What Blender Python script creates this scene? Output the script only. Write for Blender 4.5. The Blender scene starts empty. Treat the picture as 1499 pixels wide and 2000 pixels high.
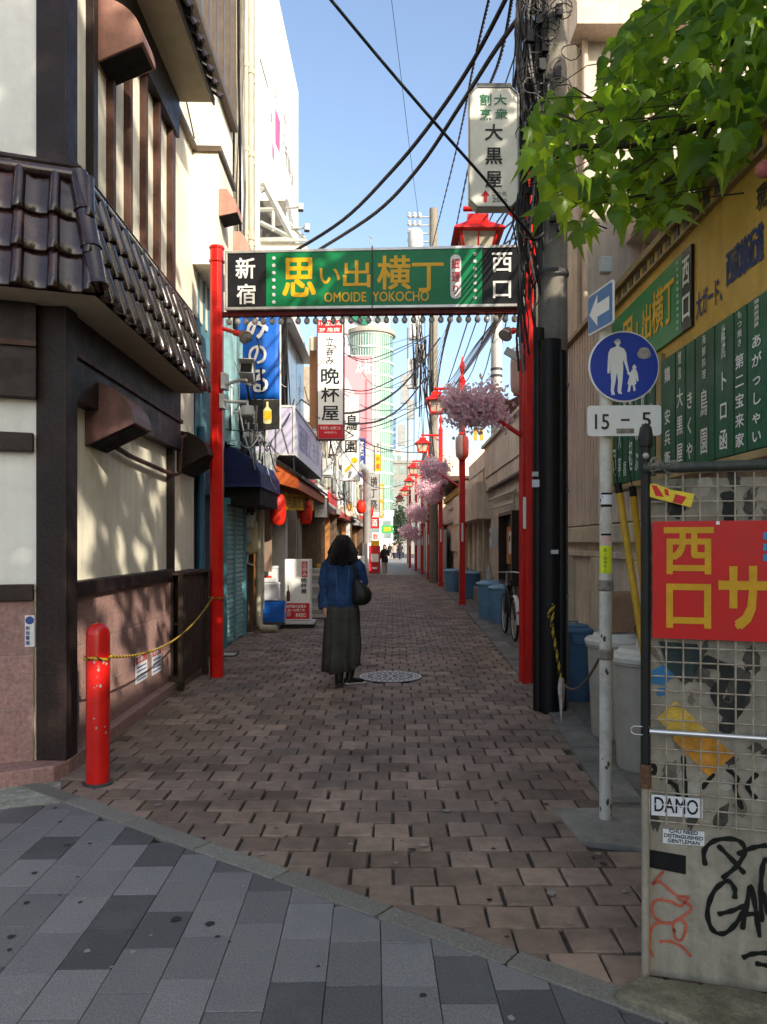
import bpy, bmesh, math, random
from mathutils import Vector as V, Matrix, noise as mnoise

scene = bpy.context.scene
C = scene.collection
R = random.Random(7)

# ------------------------------------------------------------------ camera, light, exposure
FPX, HZ, VX, CZ = 1503.0, 1060.0, 768.0, 1.5      # focal length (px of a 2000 px tall frame), horizon row, vanishing column, eye height
cam = bpy.data.cameras.new('camera')
cam.sensor_fit = 'VERTICAL'; cam.sensor_height = 36.0; cam.lens = 36.0 * FPX / 2000
cam.shift_x = -(VX - 749.5) / 2000; cam.shift_y = (HZ - 1000) / 2000
cam.clip_start = 0.05; cam.clip_end = 2000
camo = bpy.data.objects.new('camera', cam); C.objects.link(camo)
camo.location = (0, 0, CZ); camo.rotation_euler = (math.pi / 2, 0, 0)
scene.camera = camo

TOSUN = V((.533, -.692, .49)).normalized()
world = bpy.data.worlds.new('World'); scene.world = world; world.use_nodes = True
nt = world.node_tree
sky = nt.nodes.new('ShaderNodeTexSky'); sky.sky_type = 'NISHITA'; sky.sun_disc = False
sky.sun_elevation = math.asin(TOSUN.z); sky.sun_rotation = math.atan2(TOSUN.x, TOSUN.y)
sky.air_density = 1.0; sky.dust_density = 3.0; sky.ozone_density = 0.8
bg = nt.nodes['Background']; nt.links.new(sky.outputs[0], bg.inputs[0]); bg.inputs[1].default_value = 0.15
sl = bpy.data.lights.new('sun', 'SUN'); sl.energy = 3.2; sl.angle = math.radians(.55); sl.color = (1, .9, .74)
so = bpy.data.objects.new('sun', sl); C.objects.link(so)
so.rotation_euler = TOSUN.to_track_quat('Z', 'Y').to_euler(); so.location = (20, -26, 20)
scene.view_settings.view_transform = 'Standard'; scene.view_settings.look = 'None'
scene.view_settings.exposure = 1.15; scene.view_settings.gamma = 1.0
try: scene.view_settings.use_curve_mapping = False
except Exception: pass
scene.cycles.max_bounces = 6; scene.cycles.diffuse_bounces = 4; scene.cycles.glossy_bounces = 3
scene.cycles.transparent_max_bounces = 6; scene.cycles.transmission_bounces = 4
scene.cycles.use_adaptive_sampling = True; scene.cycles.use_denoising = True
scene.cycles.sample_clamp_indirect = 6

# ------------------------------------------------------------------ geometry helpers
class Fr:
    """A plane in the place: origin, right, up, normal (towards the viewer of that plane)."""
    def __init__(s, o, r=(1, 0, 0), u=(0, 0, 1)):
        s.o = V(o); s.r = V(r).normalized(); s.u = V(u).normalized(); s.n = s.r.cross(s.u).normalized()
    def pt(s, x, y, z=0): return s.o + s.r * x + s.u * y + s.n * z
    def at(s, x, y, z=0): return Fr(s.pt(x, y, z), s.r, s.u)
    def mat(s):
        m = Matrix.Identity(4)
        for i, a in enumerate((s.r, s.u, s.n)): m.col[i][:3] = a
        m.col[3][:3] = s.o
        return m
WF = Fr((0, 0, 0), (1, 0, 0), (0, 1, 0))
def P(px, py, Y): return V(((px - VX) * Y / FPX, Y, CZ - (py - HZ) * Y / FPX))
def G(px, py, z=0): return P(px, py, (CZ - z) * FPX / (py - HZ))
def hit(F, px, py, z=0):
    """plane coordinates of the sight line through a photo pixel"""
    d = V(((px - VX) / FPX, 1, (HZ - py) / FPX)); o = V((0, 0, CZ)); q = F.o + F.n * z
    t = (q - o).dot(F.n) / d.dot(F.n); w = o + d * t - F.o
    k = F.r.dot(F.u); a, b = w.dot(F.r), w.dot(F.u); D = 1 - k * k
    return (a - k * b) / D, (b - k * a) / D
def front(Y, X=0, Z=0): return Fr((X, Y, Z))

ORG = {}
class MB:
    def __init__(s): s.v = []; s.f = []; s.m = []
    def add(s, vs, fs, mi=0):
        b = len(s.v); s.v += [V(p) for p in vs]; s.f += [tuple(b + i for i in f) for f in fs]; s.m += [mi] * len(fs); return s
    def poly(s, pts, mi=0): return s.add(pts, [tuple(range(len(pts)))], mi)
    def box(s, F, x0, x1, y0, y1, z0, z1, mi=0):
        p = [F.pt(x, y, z) for z in (z0, z1) for y in (y0, y1) for x in (x0, x1)]
        return s.add(p, [(0, 2, 3, 1), (4, 5, 7, 6), (0, 1, 5, 4), (2, 6, 7, 3), (0, 4, 6, 2), (1, 3, 7, 5)], mi)
    def rect(s, F, x0, x1, y0, y1, z=0, mi=0):
        return s.add([F.pt(x0, y0, z), F.pt(x1, y0, z), F.pt(x1, y1, z), F.pt(x0, y1, z)], [(0, 1, 2, 3)], mi)
    def prism(s, F, pts, z0, z1, mi=0):
        n = len(pts); vs = [F.pt(x, y, z0) for x, y in pts] + [F.pt(x, y, z1) for x, y in pts]
        fs = [tuple(range(n - 1, -1, -1)), tuple(range(n, 2 * n))] + [(i, (i + 1) % n, n + (i + 1) % n, n + i) for i in range(n)]
        return s.add(vs, fs, mi)
    def tube(s, pts, r, n=6, cap=True, mi=0):
        pts = [V(p) for p in pts]; k = len(pts); rs = r if isinstance(r, (list, tuple)) else [r] * k
        vs = []; ref = None
        for i, p in enumerate(pts):
            t = (pts[min(i + 1, k - 1)] - pts[max(i - 1, 0)])
            t = t.normalized() if t.length > 1e-9 else V((0, 0, 1))
            if ref is None: ref = V((0, 0, 1)) if abs(t.z) < .9 else V((1, 0, 0))
            a = t.cross(ref).normalized(); b = t.cross(a).normalized(); ref = -b if False else ref
            vs += [p + (a * math.cos(2 * math.pi * j / n) + b * math.sin(2 * math.pi * j / n)) * rs[i] for j in range(n)]
        fs = [(i * n + j, i * n + (j + 1) % n, (i + 1) * n + (j + 1) % n, (i + 1) * n + j) for i in range(k - 1) for j in range(n)]
        if cap: fs += [tuple(range(n - 1, -1, -1)), tuple((k - 1) * n + j for j in range(n))]
        return s.add(vs, fs, mi)
    def loft(s, rings, cap=True, closed=True, mi=0):
        n = len(rings[0]); k = len(rings); vs = [p for r_ in rings for p in r_]
        m = n if closed else n - 1
        fs = [(i * n + j, i * n + (j + 1) % n, (i + 1) * n + (j + 1) % n, (i + 1) * n + j) for i in range(k - 1) for j in range(m)]
        if cap: fs += [tuple(range(n - 1, -1, -1)), tuple((k - 1) * n + j for j in range(n))]
        return s.add(vs, fs, mi)
    def lathe(s, c, prof, n=16, F=None, mi=0, cap=True):
        F = F or Fr(c, (1, 0, 0), (0, 1, 0)); 
        rings = [[F.pt(r * math.cos(2 * math.pi * j / n), r * math.sin(2 * math.pi * j / n), z) for j in range(n)] for r, z in prof]
        return s.loft(rings, cap, True, mi)
    def ball(s, c, r, n=10, k=6, sc=(1, 1, 1), mi=0):
        c = V(c); rings = []
        for i in range(k + 1):
            a = -math.pi / 2 + math.pi * i / k
            rings.append([c + V((r * sc[0] * max(math.cos(a), .02) * math.cos(2 * math.pi * j / n), r * sc[1] * max(math.cos(a), .02) * math.sin(2 * math.pi * j / n), r * sc[2] * math.sin(a))) for j in range(n)])
        return s.loft(rings, True, True, mi)
    def mesh(s, name, mats, org=V((0, 0, 0)), smooth=None):
        me = bpy.data.meshes.new(name)
        me.from_pydata([tuple(p - org) for p in s.v], [], s.f)
        for m in (mats if isinstance(mats, (list, tuple)) else [mats]): me.materials.append(m)
        if any(s.m): me.polygons.foreach_set('material_index', s.m)
        if smooth is not None:
            me.polygons.foreach_set('use_smooth', [True] * len(me.polygons))
            me.set_sharp_from_angle(angle=math.radians(smooth))
        me.update(); return me
    def build(s, name, mats, parent=None, smooth=None, bevel=0, label=None, kind=None, loc=None):
        org = ORG.get(parent.name, V((0, 0, 0))) if parent else (V(loc) if loc is not None else V((0, 0, 0)))
        o = bpy.data.objects.new(name, s.mesh(name, mats, org, smooth)); C.objects.link(o)
        if parent: o.parent = parent
        elif loc is not None: o.location = loc
        ORG[o.name] = org
        if bevel:
            b = o.modifiers.new('bevel', 'BEVEL'); b.width = bevel; b.segments = 2; b.limit_method = 'ANGLE'; b.angle_limit = math.radians(40)
        if label: o['label'] = label
        if kind or name == 'lettering': o['kind'] = kind or 'stuff'
        return o
def mb(): return MB()
def put(name, mats, parent, *boxes, bevel=0, label=None):
    m = MB()
    for b in boxes: m.box(*b)
    return m.build(name, mats, parent, bevel=bevel, label=label)
def tag(o, label, cat, group=None):
    o['label'] = label; o['category'] = cat
    if group: o['group'] = group
    return o
def thing(name, label, cat, loc=(0, 0, 0), group=None):
    o = bpy.data.objects.new(name, None); C.objects.link(o); o.location = loc; o.empty_display_size = .1
    ORG[o.name] = V(loc)
    return tag(o, label, cat, group)
def inst(name, me, parent, M, mat=None):
    """a part that shares its mesh with alike parts; M is its world matrix"""
    o = bpy.data.objects.new(name, me); C.objects.link(o)
    org = ORG.get(parent.name, V((0, 0, 0))) if parent else V((0, 0, 0))
    if parent: o.parent = parent
    o.matrix_basis = Matrix.Translation(-org) @ M
    return o
def kids(o): return [c for c in bpy.data.objects if c.parent is o]
KIDS = {}
def snapshot(o):
    ch = kids(o); KIDS[o.name] = ch
    for c in ch: snapshot(c)
def dup(o, loc=None, rotz=None, scale=None, label=None, group=None):
    if o.name not in KIDS: snapshot(o)
    def rec(a, par):
        c = a.copy(); C.objects.link(c)
        if par: c.parent = par
        for k in KIDS.get(a.name, []): rec(k, c)
        return c
    c = rec(o, None)
    if loc is not None: c.location = loc
    if rotz is not None: c.rotation_euler = (0, 0, rotz)
    if scale is not None: c.scale = (scale,) * 3 if not isinstance(scale, (tuple, list)) else scale
    if label: c['label'] = label
    if group: c['group'] = group
    return c

# ------------------------------------------------------------------ materials
def srgb(r, g, b):
    f = lambda c: (c / 255 / 12.92) if c / 255 <= .04045 else ((c / 255 + .055) / 1.055) ** 2.4
    return (f(r), f(g), f(b))
MATS = {}
def M(name, col, rough=.6, metal=0.0, var=.18, scale=6.0, bump=0.0, bscale=60.0, streak=0.0, dirt=None, dirtamt=.5, dscale=2.5, rand=0.0, spec=None, coat=0.0, emit=0.0, trans=0.0, world=False):
    if name in MATS: return MATS[name]
    m = bpy.data.materials.new(name); m.use_nodes = True; MATS[name] = m
    t = m.node_tree; N = t.nodes; L = t.links; b = N['Principled BSDF']
    tc = N.new('ShaderNodeTexCoord'); co = tc.outputs['Object']
    if world:
        g = N.new('ShaderNodeNewGeometry'); co = g.outputs['Position']
    def noise(sc, det=4, vec=co, rough=.6):
        n = N.new('ShaderNodeTexNoise'); n.inputs['Scale'].default_value = sc; n.inputs['Detail'].default_value = det; n.inputs['Roughness'].default_value = rough
        L.new(vec, n.inputs['Vector']); return n.outputs['Fac']
    def ramp(f, a, c):
        r = N.new('ShaderNodeMapRange'); r.inputs['From Min'].default_value = .3; r.inputs['From Max'].default_value = .7
        r.inputs['To Min'].default_value = a; r.inputs['To Max'].default_value = c; L.new(f, r.inputs['Value']); return r.outputs['Result']
    def mul(a, bb, op='MULTIPLY'):
        x = N.new('ShaderNodeMath'); x.operation = op
        for i, q in enumerate((a, bb)):
            if isinstance(q, (int, float)): x.inputs[i].default_value = q
            else: L.new(q, x.inputs[i])
        return x.outputs[0]
    fac = mul(ramp(noise(scale), 1 - var, 1 + var), ramp(noise(scale * 7.3, 3), 1 - var * .5, 1 + var * .5))
    if streak:
        mp = N.new('ShaderNodeMapping'); mp.inputs['Scale'].default_value = (1, 1, .06); L.new(co, mp.inputs['Vector'])
        fac = mul(fac, ramp(noise(14, 4, mp.outputs[0]), 1 - streak, 1 + streak * .4))
    if rand:
        oi = N.new('ShaderNodeObjectInfo'); gi = N.new('ShaderNodeNewGeometry')
        rr = mul(mul(oi.outputs['Random'], gi.outputs['Random Per Island'], 'ADD'), 1.0, 'FRACT')
        q = N.new('ShaderNodeMapRange'); q.inputs['To Min'].default_value = 1 - rand; q.inputs['To Max'].default_value = 1 + rand; L.new(rr, q.inputs['Value'])
        fac = mul(fac, q.outputs['Result'])
    mx = N.new('ShaderNodeVectorMath'); mx.operation = 'SCALE'; mx.inputs[0].default_value = col[:3]; L.new(fac, mx.inputs['Scale'])
    out = mx.outputs[0]
    if dirt:
        d = N.new('ShaderNodeMix'); d.data_type = 'RGBA'; L.new(out, d.inputs['A']); d.inputs['B'].default_value = (*dirt, 1)
        dn = N.new('ShaderNodeMapRange'); dn.inputs['From Min'].default_value = .5; dn.inputs['From Max'].default_value = .75; dn.inputs['To Max'].default_value = dirtamt
        L.new(noise(dscale, 6, co, .7), dn.inputs['Value']); L.new(dn.outputs[0], d.inputs['Factor']); out = d.outputs['Result']
    L.new(out, b.inputs['Base Color'])
    b.inputs['Metallic'].default_value = metal
    L.new(mul(rough, ramp(noise(scale * 2.1, 3), .85, 1.15)), b.inputs['Roughness'])
    b.inputs['Specular IOR Level'].default_value = .28 if spec is None else spec
    if coat: b.inputs['Coat Weight'].default_value = coat; b.inputs['Coat Roughness'].default_value = .08
    if trans: b.inputs['Transmission Weight'].default_value = trans
    if emit: b.inputs['Emission Color'].default_value = (*col, 1); b.inputs['Emission Strength'].default_value = emit
    if bump:
        bp = N.new('ShaderNodeBump'); bp.inputs['Strength'].default_value = bump; bp.inputs['Distance'].default_value = .01
        L.new(noise(bscale, 5), bp.inputs['Height']); L.new(bp.outputs[0], b.inputs['Normal'])
    return m

# ------------------------------------------------------------------ lettering (real glyph shapes, flat print)
GLY = {}
BOLD = [(0, 0), (1, 1), (-1, 1), (1, -1), (-1, -1)]
def glyph(body, bold=0.0):
    k = body
    if k not in GLY:
        c = bpy.data.curves.new('lettering', 'FONT'); c.body = body; c.resolution_u = 3
        o = bpy.data.objects.new('lettering', c); C.objects.link(o)
        me = bpy.data.meshes.new_from_object(o.evaluated_get(bpy.context.evaluated_depsgraph_get()))
        vs = [v.co.copy() for v in me.vertices]; fs = [tuple(p.vertices) for p in me.polygons]
        bpy.data.objects.remove(o); bpy.data.curves.remove(c); bpy.data.meshes.remove(me)
        if not vs: vs = [V((0, 0, 0)), V((.1, 0, 0)), V((0, .1, 0))]; fs = [(0, 1, 2)]
        x0 = min(v.x for v in vs); x1 = max(v.x for v in vs); y0 = min(v.y for v in vs); y1 = max(v.y for v in vs)
        GLY[k] = (vs, fs, x0, x1, y0, y1)
    return GLY[k]
def write(m, F, body, x0, x1, y0, y1, z=.004, bold=0.0, mi=0, fit=True):
    """put a line of writing into the box x0..x1, y0..y1 of plane F"""
    vs, fs, a, b, c, d = glyph(body, bold)
    sx = (x1 - x0) / max(b - a, 1e-4); sy = (y1 - y0) / max(d - c, 1e-4)
    for j, (ox_, oy_) in enumerate(BOLD if bold else BOLD[:1]):
        k = bold * .55 * (y1 - y0); m.add([F.pt(x0 + (v.x - a) * sx + ox_ * k, y0 + (v.y - c) * sy + oy_ * k, z + j * .00025) for v in vs], fs, mi)
def write_down(m, F, body, x0, x1, y0, y1, z=.004, bold=0.0, mi=0, gap=.12, full=True):
    """writing set from top to bottom, one character per cell"""
    n = len(body); h = (y1 - y0) / n
    for i, ch in enumerate(body):
        if ch in ' \u3000': continue
        vs, fs, a, b, c, d = glyph(ch, bold)
        t = y1 - i * h; cw = x1 - x0; chh = h * (1 - gap)
        # em cell: 0..1 wide, -.12...88 tall
        if ord(ch) < 128: ox, w_, oy, h_ = a, b - a, c, d - c
        else: ox, w_, oy, h_ = 0, 1.0, -.12, 1.0
        for j, (ox_, oy_) in enumerate(BOLD if bold else BOLD[:1]):
            k = bold * .55 * cw; m.add([F.pt(x0 + (v.x - ox) / w_ * cw + ox_ * k, t - h + (v.y - oy) / h_ * chh + h * gap / 2 + oy_ * k, z + j * .00025) for v in vs], fs, mi)
def lettering(F, items, mats, parent, name='lettering'):
    o = None
    for it in items:
        m = MB(); fn = write_down if it.get('down') else write
        fn(m, F, it['t'], *it['b'], z=it.get('z', .004), bold=it.get('bold', 0), mi=it.get('mi', 0))
        o = m.build('letter' if len(it['t']) == 1 else name, mats, parent, kind='stuff' if len(it['t']) > 1 else None)
    return o
def sag(a, b, d, n=10):
    a = V(a); b = V(b); return [a.lerp(b, i / n) - V((0, 0, 4 * d * (i / n) * (1 - i / n))) for i in range(n + 1)]
def arc(cx, cy, r, a0, a1, n): return [(cx + r * math.cos(math.radians(a0 + (a1 - a0) * i / n)), cy + r * math.sin(math.radians(a0 + (a1 - a0) * i / n))) for i in range(n + 1)]
def rrect(x0, x1, y0, y1, r, n=4): return arc(x1 - r, y0 + r, r, -90, 0, n) + arc(x1 - r, y1 - r, r, 0, 90, n) + arc(x0 + r, y1 - r, r, 90, 180, n) + arc(x0 + r, y0 + r, r, 180, 270, n)
# ------------------------------------------------------------------ ground
ASPH = M('asphalt', (.062, .062, .066), .85, bump=.3, bscale=90)
MORTAR = M('mortar', (.06, .052, .042), .95, var=.35, scale=9, bump=.4)
BRICK = M('paving_brick', (.208, .152, .118), .72, var=.36, scale=1.6, bump=.5, bscale=75, dirt=(.165, .152, .138), dirtamt=.75, dscale=.7, rand=.3, world=True)
TILE_L = M('granite_light', (.188, .19, .194), .75, var=.3, scale=130, bump=.3, bscale=180, rand=.12, dirt=(.12, .13, .145), dirtamt=.45, dscale=2.2, world=True)
TILE_M = M('granite_mid', (.157, .159, .164), .75, var=.32, scale=130, bump=.3, bscale=180, rand=.14, dirt=(.1, .11, .12), dirtamt=.45, dscale=2.2, world=True)
TILE_D = M('granite_dark', (.09, .092, .097), .7, var=.3, scale=130, bump=.25, bscale=180, rand=.2, dirt=(.2, .21, .22), dirtamt=.35, dscale=2.0, world=True)
KERBM = M('kerb_granite', (.19, .185, .165), .8, var=.35, scale=120, bump=.5, bscale=140, rand=.15, dirt=(.11, .105, .09), dirtamt=.6, dscale=1.6, world=True)
CONC = M('old_concrete', (.22, .21, .185), .9, var=.22, scale=3, bump=.5, bscale=50, dirt=(.09, .085, .06), dirtamt=.8, dscale=1.8)
CONCD = M('dirty_concrete', (.15, .143, .122), .9, var=.25, scale=3, bump=.5, bscale=50, dirt=(.05, .048, .032), dirtamt=.9, dscale=2.4)

g = mb(); g.poly([(-400, -300, -.06), (400, -300, -.06), (400, 900, -.06), (-400, 900, -.06)])
ground = g.build('ground', ASPH, kind='structure')

K0, K1 = V((-1.826, 4.455)), V((.937, 2.40))        # centre line of the kerb between pavement and alley
KD = (K1 - K0).normalized(); KN = V((-KD.y, KD.x))  # KN points into the alley
def kerb_side(x, y): return (V((x, y)) - K0).dot(KN)
def clip(poly, n, d):
    out = []
    for i in range(len(poly)):
        p, q = poly[i], poly[(i + 1) % len(poly)]; a = p.dot(n) - d; b = q.dot(n) - d
        if a <= 0: out.append(p)
        if (a < 0) != (b < 0) and a != b: out.append(p.lerp(q, a / (a - b)))
    return out
def lin(t, pts):
    if t <= pts[0][0]: return pts[0][1]
    for (a, b), (c, d) in zip(pts, pts[1:]):
        if t <= c: return b + (d - b) * (t - a) / (c - a)
    return pts[-1][1]
def x_left(y): return lin(y, [(4.4, -2.1), (5.4, -2.16), (8.2, -2.3), (9, -2.42), (30, -2.3), (44, -1.6)])
def x_right(y): return lin(y, [(3.74, 1.3), (3.76, .93), (4.33, .9), (4.35, 1.2), (7.05, 1.37), (16.7, 1.58), (26, 1.6), (44, 1.05)])

pv = mb()
ys = [2.2 + .5 * i for i in range(60)]
pv.poly([(-2.6, 3.2, -.022), (2.4, 1.4, -.022), (2.4, 36, -.022), (-2.9, 36, -.022)])
paving = pv.build('brick_paving', MORTAR, kind='structure')
BD, BW = .187, .192
def brick_verts(w, d, rr):
    c = .0045; h = .03; a, b = w / 2, d / 2
    j = lambda: rr.uniform(-.0035, .0035); w *= rr.uniform(.985, 1.005); d *= rr.uniform(.98, 1.005); a, b = w / 2, d / 2
    lo = [(-a, -b, -h), (a, -b, -h), (a, b, -h), (-a, b, -h)]
    mid = [(x, y, -c) for x, y, z in lo]
    top = [(x * (1 - c * 1.4 / a) + j(), y * (1 - c * 1.4 / b) + j(), j() * .5) for x, y, z in lo]
    fs = [(8, 9, 10, 11)] + [(i, (i + 1) % 4, 4 + (i + 1) % 4, 4 + i) for i in range(4)] + [(4 + i, 4 + (i + 1) % 4, 8 + (i + 1) % 4, 8 + i) for i in range(4)]
    return [V(p) for p in lo + mid + top], fs
rb = random.Random(3); BV = [brick_verts(BW - .0125, BD - .008, rb) for _ in range(14)]
def mesh_of(vs, fs, name, m): 
    q = MB(); q.add(vs, fs); return q.mesh(name, m)
BM = [mesh_of(v, f, 'brick', BRICK) for v, f in BV]
rest = mb(); nb = 0
row = 0; y = 2.35
cells = []
while y < 36:
    off = (row % 2) * BW / 2 + rb.uniform(-.012, .012)
    x = -2.6 + off
    while x < 1.7:
        ok = kerb_side(x, y) > -.03 and x_left(y) - .06 < x < x_right(y) + .05
        if ok and y > 2.2 and not (x > .95 and y < 2.5) and (V((x + .03, y - 8.6)).length > .36): cells.append((x, y))
        x += BW
    y += BD; row += 1
cells.sort(key=lambda c: c[1]); used = 0
for i, (x, y) in enumerate(cells):
    Mx = Matrix.Translation((x + rb.uniform(-.004, .004), y + rb.uniform(-.003, .003), rb.uniform(-.006, .003))) @ Matrix.Rotation(rb.uniform(-.02, .02), 4, 'Z') @ Matrix.Rotation(rb.uniform(-.012, .012), 4, 'X')
    k = rb.randrange(14)
    if kerb_side(x, y) < .17:
        h_ = (BW - .0125) / 2; g_ = (BD - .008) / 2
        q = clip([V((x - h_, y - g_)), V((x + h_, y - g_)), V((x + h_, y + g_)), V((x - h_, y + g_))], -KN, -(K0.dot(KN) + .062))
        if len(q) < 3: continue
        c2 = sum(q, V((0, 0))) / len(q); n = len(q)
        if max((p - c2).length for p in q) < .035: continue
        cc = V((c2.x, c2.y, 0)); o = MB(); o.add([V((p.x, p.y, -.03)) - cc for p in q] + [V((p.x, p.y, -.004)) - cc for p in q] + [V((*(c2 + (p - c2) * .96), 0)) - cc for p in q], [tuple(range(2 * n, 3 * n))] + [(j, (j + 1) % n, n + (j + 1) % n, n + j) for j in range(n)] + [(n + j, n + (j + 1) % n, 2 * n + (j + 1) % n, 2 * n + j) for j in range(n)])
        inst('brick', o.mesh('brick', BRICK), paving, Matrix.Translation(cc)); used += 1; continue
    if used < 300: used += 1; inst('brick', BM[k], paving, Mx)
    else: rest.add([Mx @ v for v in BV[k][0]], BV[k][1])
rest.build('bricks_beyond', BRICK, paving, kind='stuff')
far = mb(); far.poly([(-4, 36, -.004), (4, 36, -.004), (4, 60, -.004), (-4, 60, -.004)])
far.build('alley_road', M('far_paving', (.18, .145, .125), .6, var=.2, scale=1.2, bump=.3, bscale=30, world=True), kind='structure')
far = mb(); far.poly([(-60, 60, -.002), (60, 60, -.002), (60, 75, -.002), (-60, 75, -.002)])
far.build('cross_street', M('far_street', (.2, .2, .2), .6, var=.1), kind='structure')

# granite kerb stones
kb = mb(); a = K0 - KD * 1.2; b = K1 + KD * 2.4
kb.poly([(*(a - KN * .06), -.018), (*(b - KN * .06), -.018), (*(b + KN * .06), -.018), (*(a + KN * .06), -.018)])
kerb = kb.build('kerb_strip', MORTAR, kind='structure')
KF = Fr((K0.x, K0.y, 0), (KD.x, KD.y, 0), (KN.x, KN.y, 0))
t = -.62
kr = random.Random(5)
while t < 5.4:
    L = .565 + kr.uniform(-.02, .02)
    m = mb(); w = .056
    m.prism(KF.at(t + L / 2, 0), rrect(-L / 2 + .004, L / 2 - .004, -w, w, .008, 1), -.03, .004 + kr.uniform(0, .004)); m.build('kerb_stone', KERBM, kerb, bevel=.004); t += L

# grey granite pavement
pm = mb(); pm.poly([(-7, -6, -.03), (7, -6, -.03), (7, 3.2, -.03), (.9, 2.35, -.03), (-1.9, 4.43, -.03), (-2.3, 4.75, -.03), (-7, 4.0, -.03)])
pave = pm.build('pavement', MORTAR, kind='structure')
tr = random.Random(11); TW, TL = .19, .286
prest = [mb(), mb(), mb()]
ang = math.radians(1.5); rot = Matrix.Rotation(ang, 2)
ci = 0; count = 0
for cx in [(-3.2 + TW * i) for i in range(40)]:
    oy = -4 + tr.uniform(0, TL)
    for j in range(36):
        y0 = oy + j * TL
        q = [rot @ V((x, yy)) for x, yy in ((cx, y0), (cx + TW, y0), (cx + TW, y0 + TL), (cx, y0 + TL))]
        cen = sum(q, V((0, 0))) / 4
        q = clip(q, KN, K0.dot(KN) - .058)
        # edge of the left building's footing slab
        q2 = clip(q, V((-.32, .947)).normalized(), V((-1.95, 4.42)).dot(V((-.32, .947)).normalized()) - .0)
        q = q2
        if len(q) < 3: continue
        ar = abs(sum(q[i].cross(q[(i + 1) % len(q)]) if hasattr(q[i], 'cross') else 0 for i in range(len(q)))) / 2
        if ar < .004: continue
        c2 = sum(q, V((0, 0))) / len(q)
        sh = [c2 + (p - c2) * (1 - .0022 / max((p - c2).length, .03)) for p in q]
        r_ = tr.random(); k = 0 if r_ < .40 else (1 if r_ < .78 else 2)
        zz = tr.uniform(-.0015, .0015)
        m = MB(); n = len(sh)
        F_ = Fr((0, 0, 0), (1, 0, 0), (0, 1, 0))
        vs = [V((p.x, p.y, -.03)) for p in sh] + [V((p.x, p.y, zz - .002)) for p in sh] + [V((*(c2 + (p - c2) * (1 - .003 / max((p - c2).length, .03))), zz)) for p in sh]
        fs = [tuple(range(2 * n, 3 * n))] + [(i, (i + 1) % n, n + (i + 1) % n, n + i) for i in range(n)] + [(n + i, n + (i + 1) % n, 2 * n + (i + 1) % n, 2 * n + i) for i in range(n)]
        mt = (TILE_L, TILE_M, TILE_D)[k]
        # in view (or nearly): a piece of its own
        vis = c2.y > 2.15 and -1.6 * c2.y / 3 - .4 < c2.x < 1.6 * c2.y / 3 + .4
        if vis and count < 290:
            o = MB(); cc = V((c2.x, c2.y, 0)); o.add([p - cc for p in vs], fs)
            me = o.mesh('paving_tile', mt); inst('paving_tile', me, pave, Matrix.Translation(cc)); count += 1
        else: prest[k].add(vs, fs)
for k in range(3): prest[k].build('tiles_out_of_view', (TILE_L, TILE_M, TILE_D)[k], pave, kind='stuff')
# worn concrete pieces
m = mb(); m.prism(WF, [(-3.2, 4.0), (-1.93, 4.46), (-2.08, 4.82), (-3.2, 4.5)], -.04, .004)
m.build('footing_slab', M('mossy_stone', (.3, .31, .27), .9, var=.3, scale=12, bump=.9, bscale=40, dirt=(.14, .16, .1), dirtamt=.8, dscale=7), kind='structure')
m = mb(); m.prism(WF, [(.9, 4.335), (.94, 3.86), (1.3, 3.74), (1.9, 3.74), (1.9, 4.3), (1.3, 4.34)], -.04, .006)
m.build('concrete_pad', CONC, kind='structure')
m = mb()
gx = [(4.34, 1.215), (7.05, 1.385), (16.7, 1.6), (26, 1.62), (44, 1.07)]
gl = [(y_ - (0) , x_) for y_, x_ in gx]
m.prism(WF, [(x_, y_) for y_, x_ in gx] + [(3, 44), (3, 4.34)], -.04, .003)
strip = m.build('gutter_strip', CONCD, kind='structure')
# long kerb edge of the strip by the alley (two rows of slabs)
m = mb(); sl_m = M('gutter_slab', (.17, .165, .15), .9, var=.25, scale=4, bump=.5, rand=.2, dirt=(.07, .07, .055), dirtamt=.8, world=True)
y = 4.4
while y < 26:
    L = .6; x0 = lin(y, gx); x1 = lin(y + L, gx)
    q = mb(); q.prism(WF, [(x0 + .005, y + .006), (x0 + .22, y + .006), (x1 + .22, y + L - .006), (x1 + .005, y + L - .006)], -.02, .012 + R.uniform(0, .006)); q.build('gutter_slab', sl_m, strip); y += L
m = mb(); m.prism(WF, [(.72, 2.52), (.84, 2.62), (2.6, 2.15), (2.6, 1.2), (1.7, 1.75)], -.04, .03)
m.build('broken_footing', M('mossy_footing', (.17, .155, .115), .95, var=.4, scale=9, bump=1.0, bscale=30, dirt=(.06, .07, .03), dirtamt=.9, dscale=4), kind='structure', bevel=.012)

# iron manhole cover
mc = V((-.03, 8.6, 0)); mh = thing('manhole_cover', 'round iron manhole cover with pale floral pattern in the brick paving', 'manhole cover', mc)
IRON = M('cast_iron', (.06, .06, .062), .5, .6, var=.2); PALE = M('worn_iron', (.62, .62, .6), .5, .2, var=.15)
m = mb(); m.lathe(mc, [(.36, -.03), (.36, .004), (.345, .006), (0.001, .006)], 40); m.build('cover_plate', IRON, mh)
m = mb()
def ring(m, c, r0, r1, z, n=40, z0=None):
    vs = [c + V((r * math.cos(2 * math.pi * j / n), r * math.sin(2 * math.pi * j / n), z)) for r in (r0, r1) for j in range(n)]
    m.add(vs, [(j, n + j, n + (j + 1) % n, (j + 1) % n) for j in range(n)])
ring(m, mc, .325, .345, .010); ring(m, mc, .262, .278, .010); ring(m, mc, .09, .105, .010); ring(m, mc, .0, .035, .010, 12)
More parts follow.
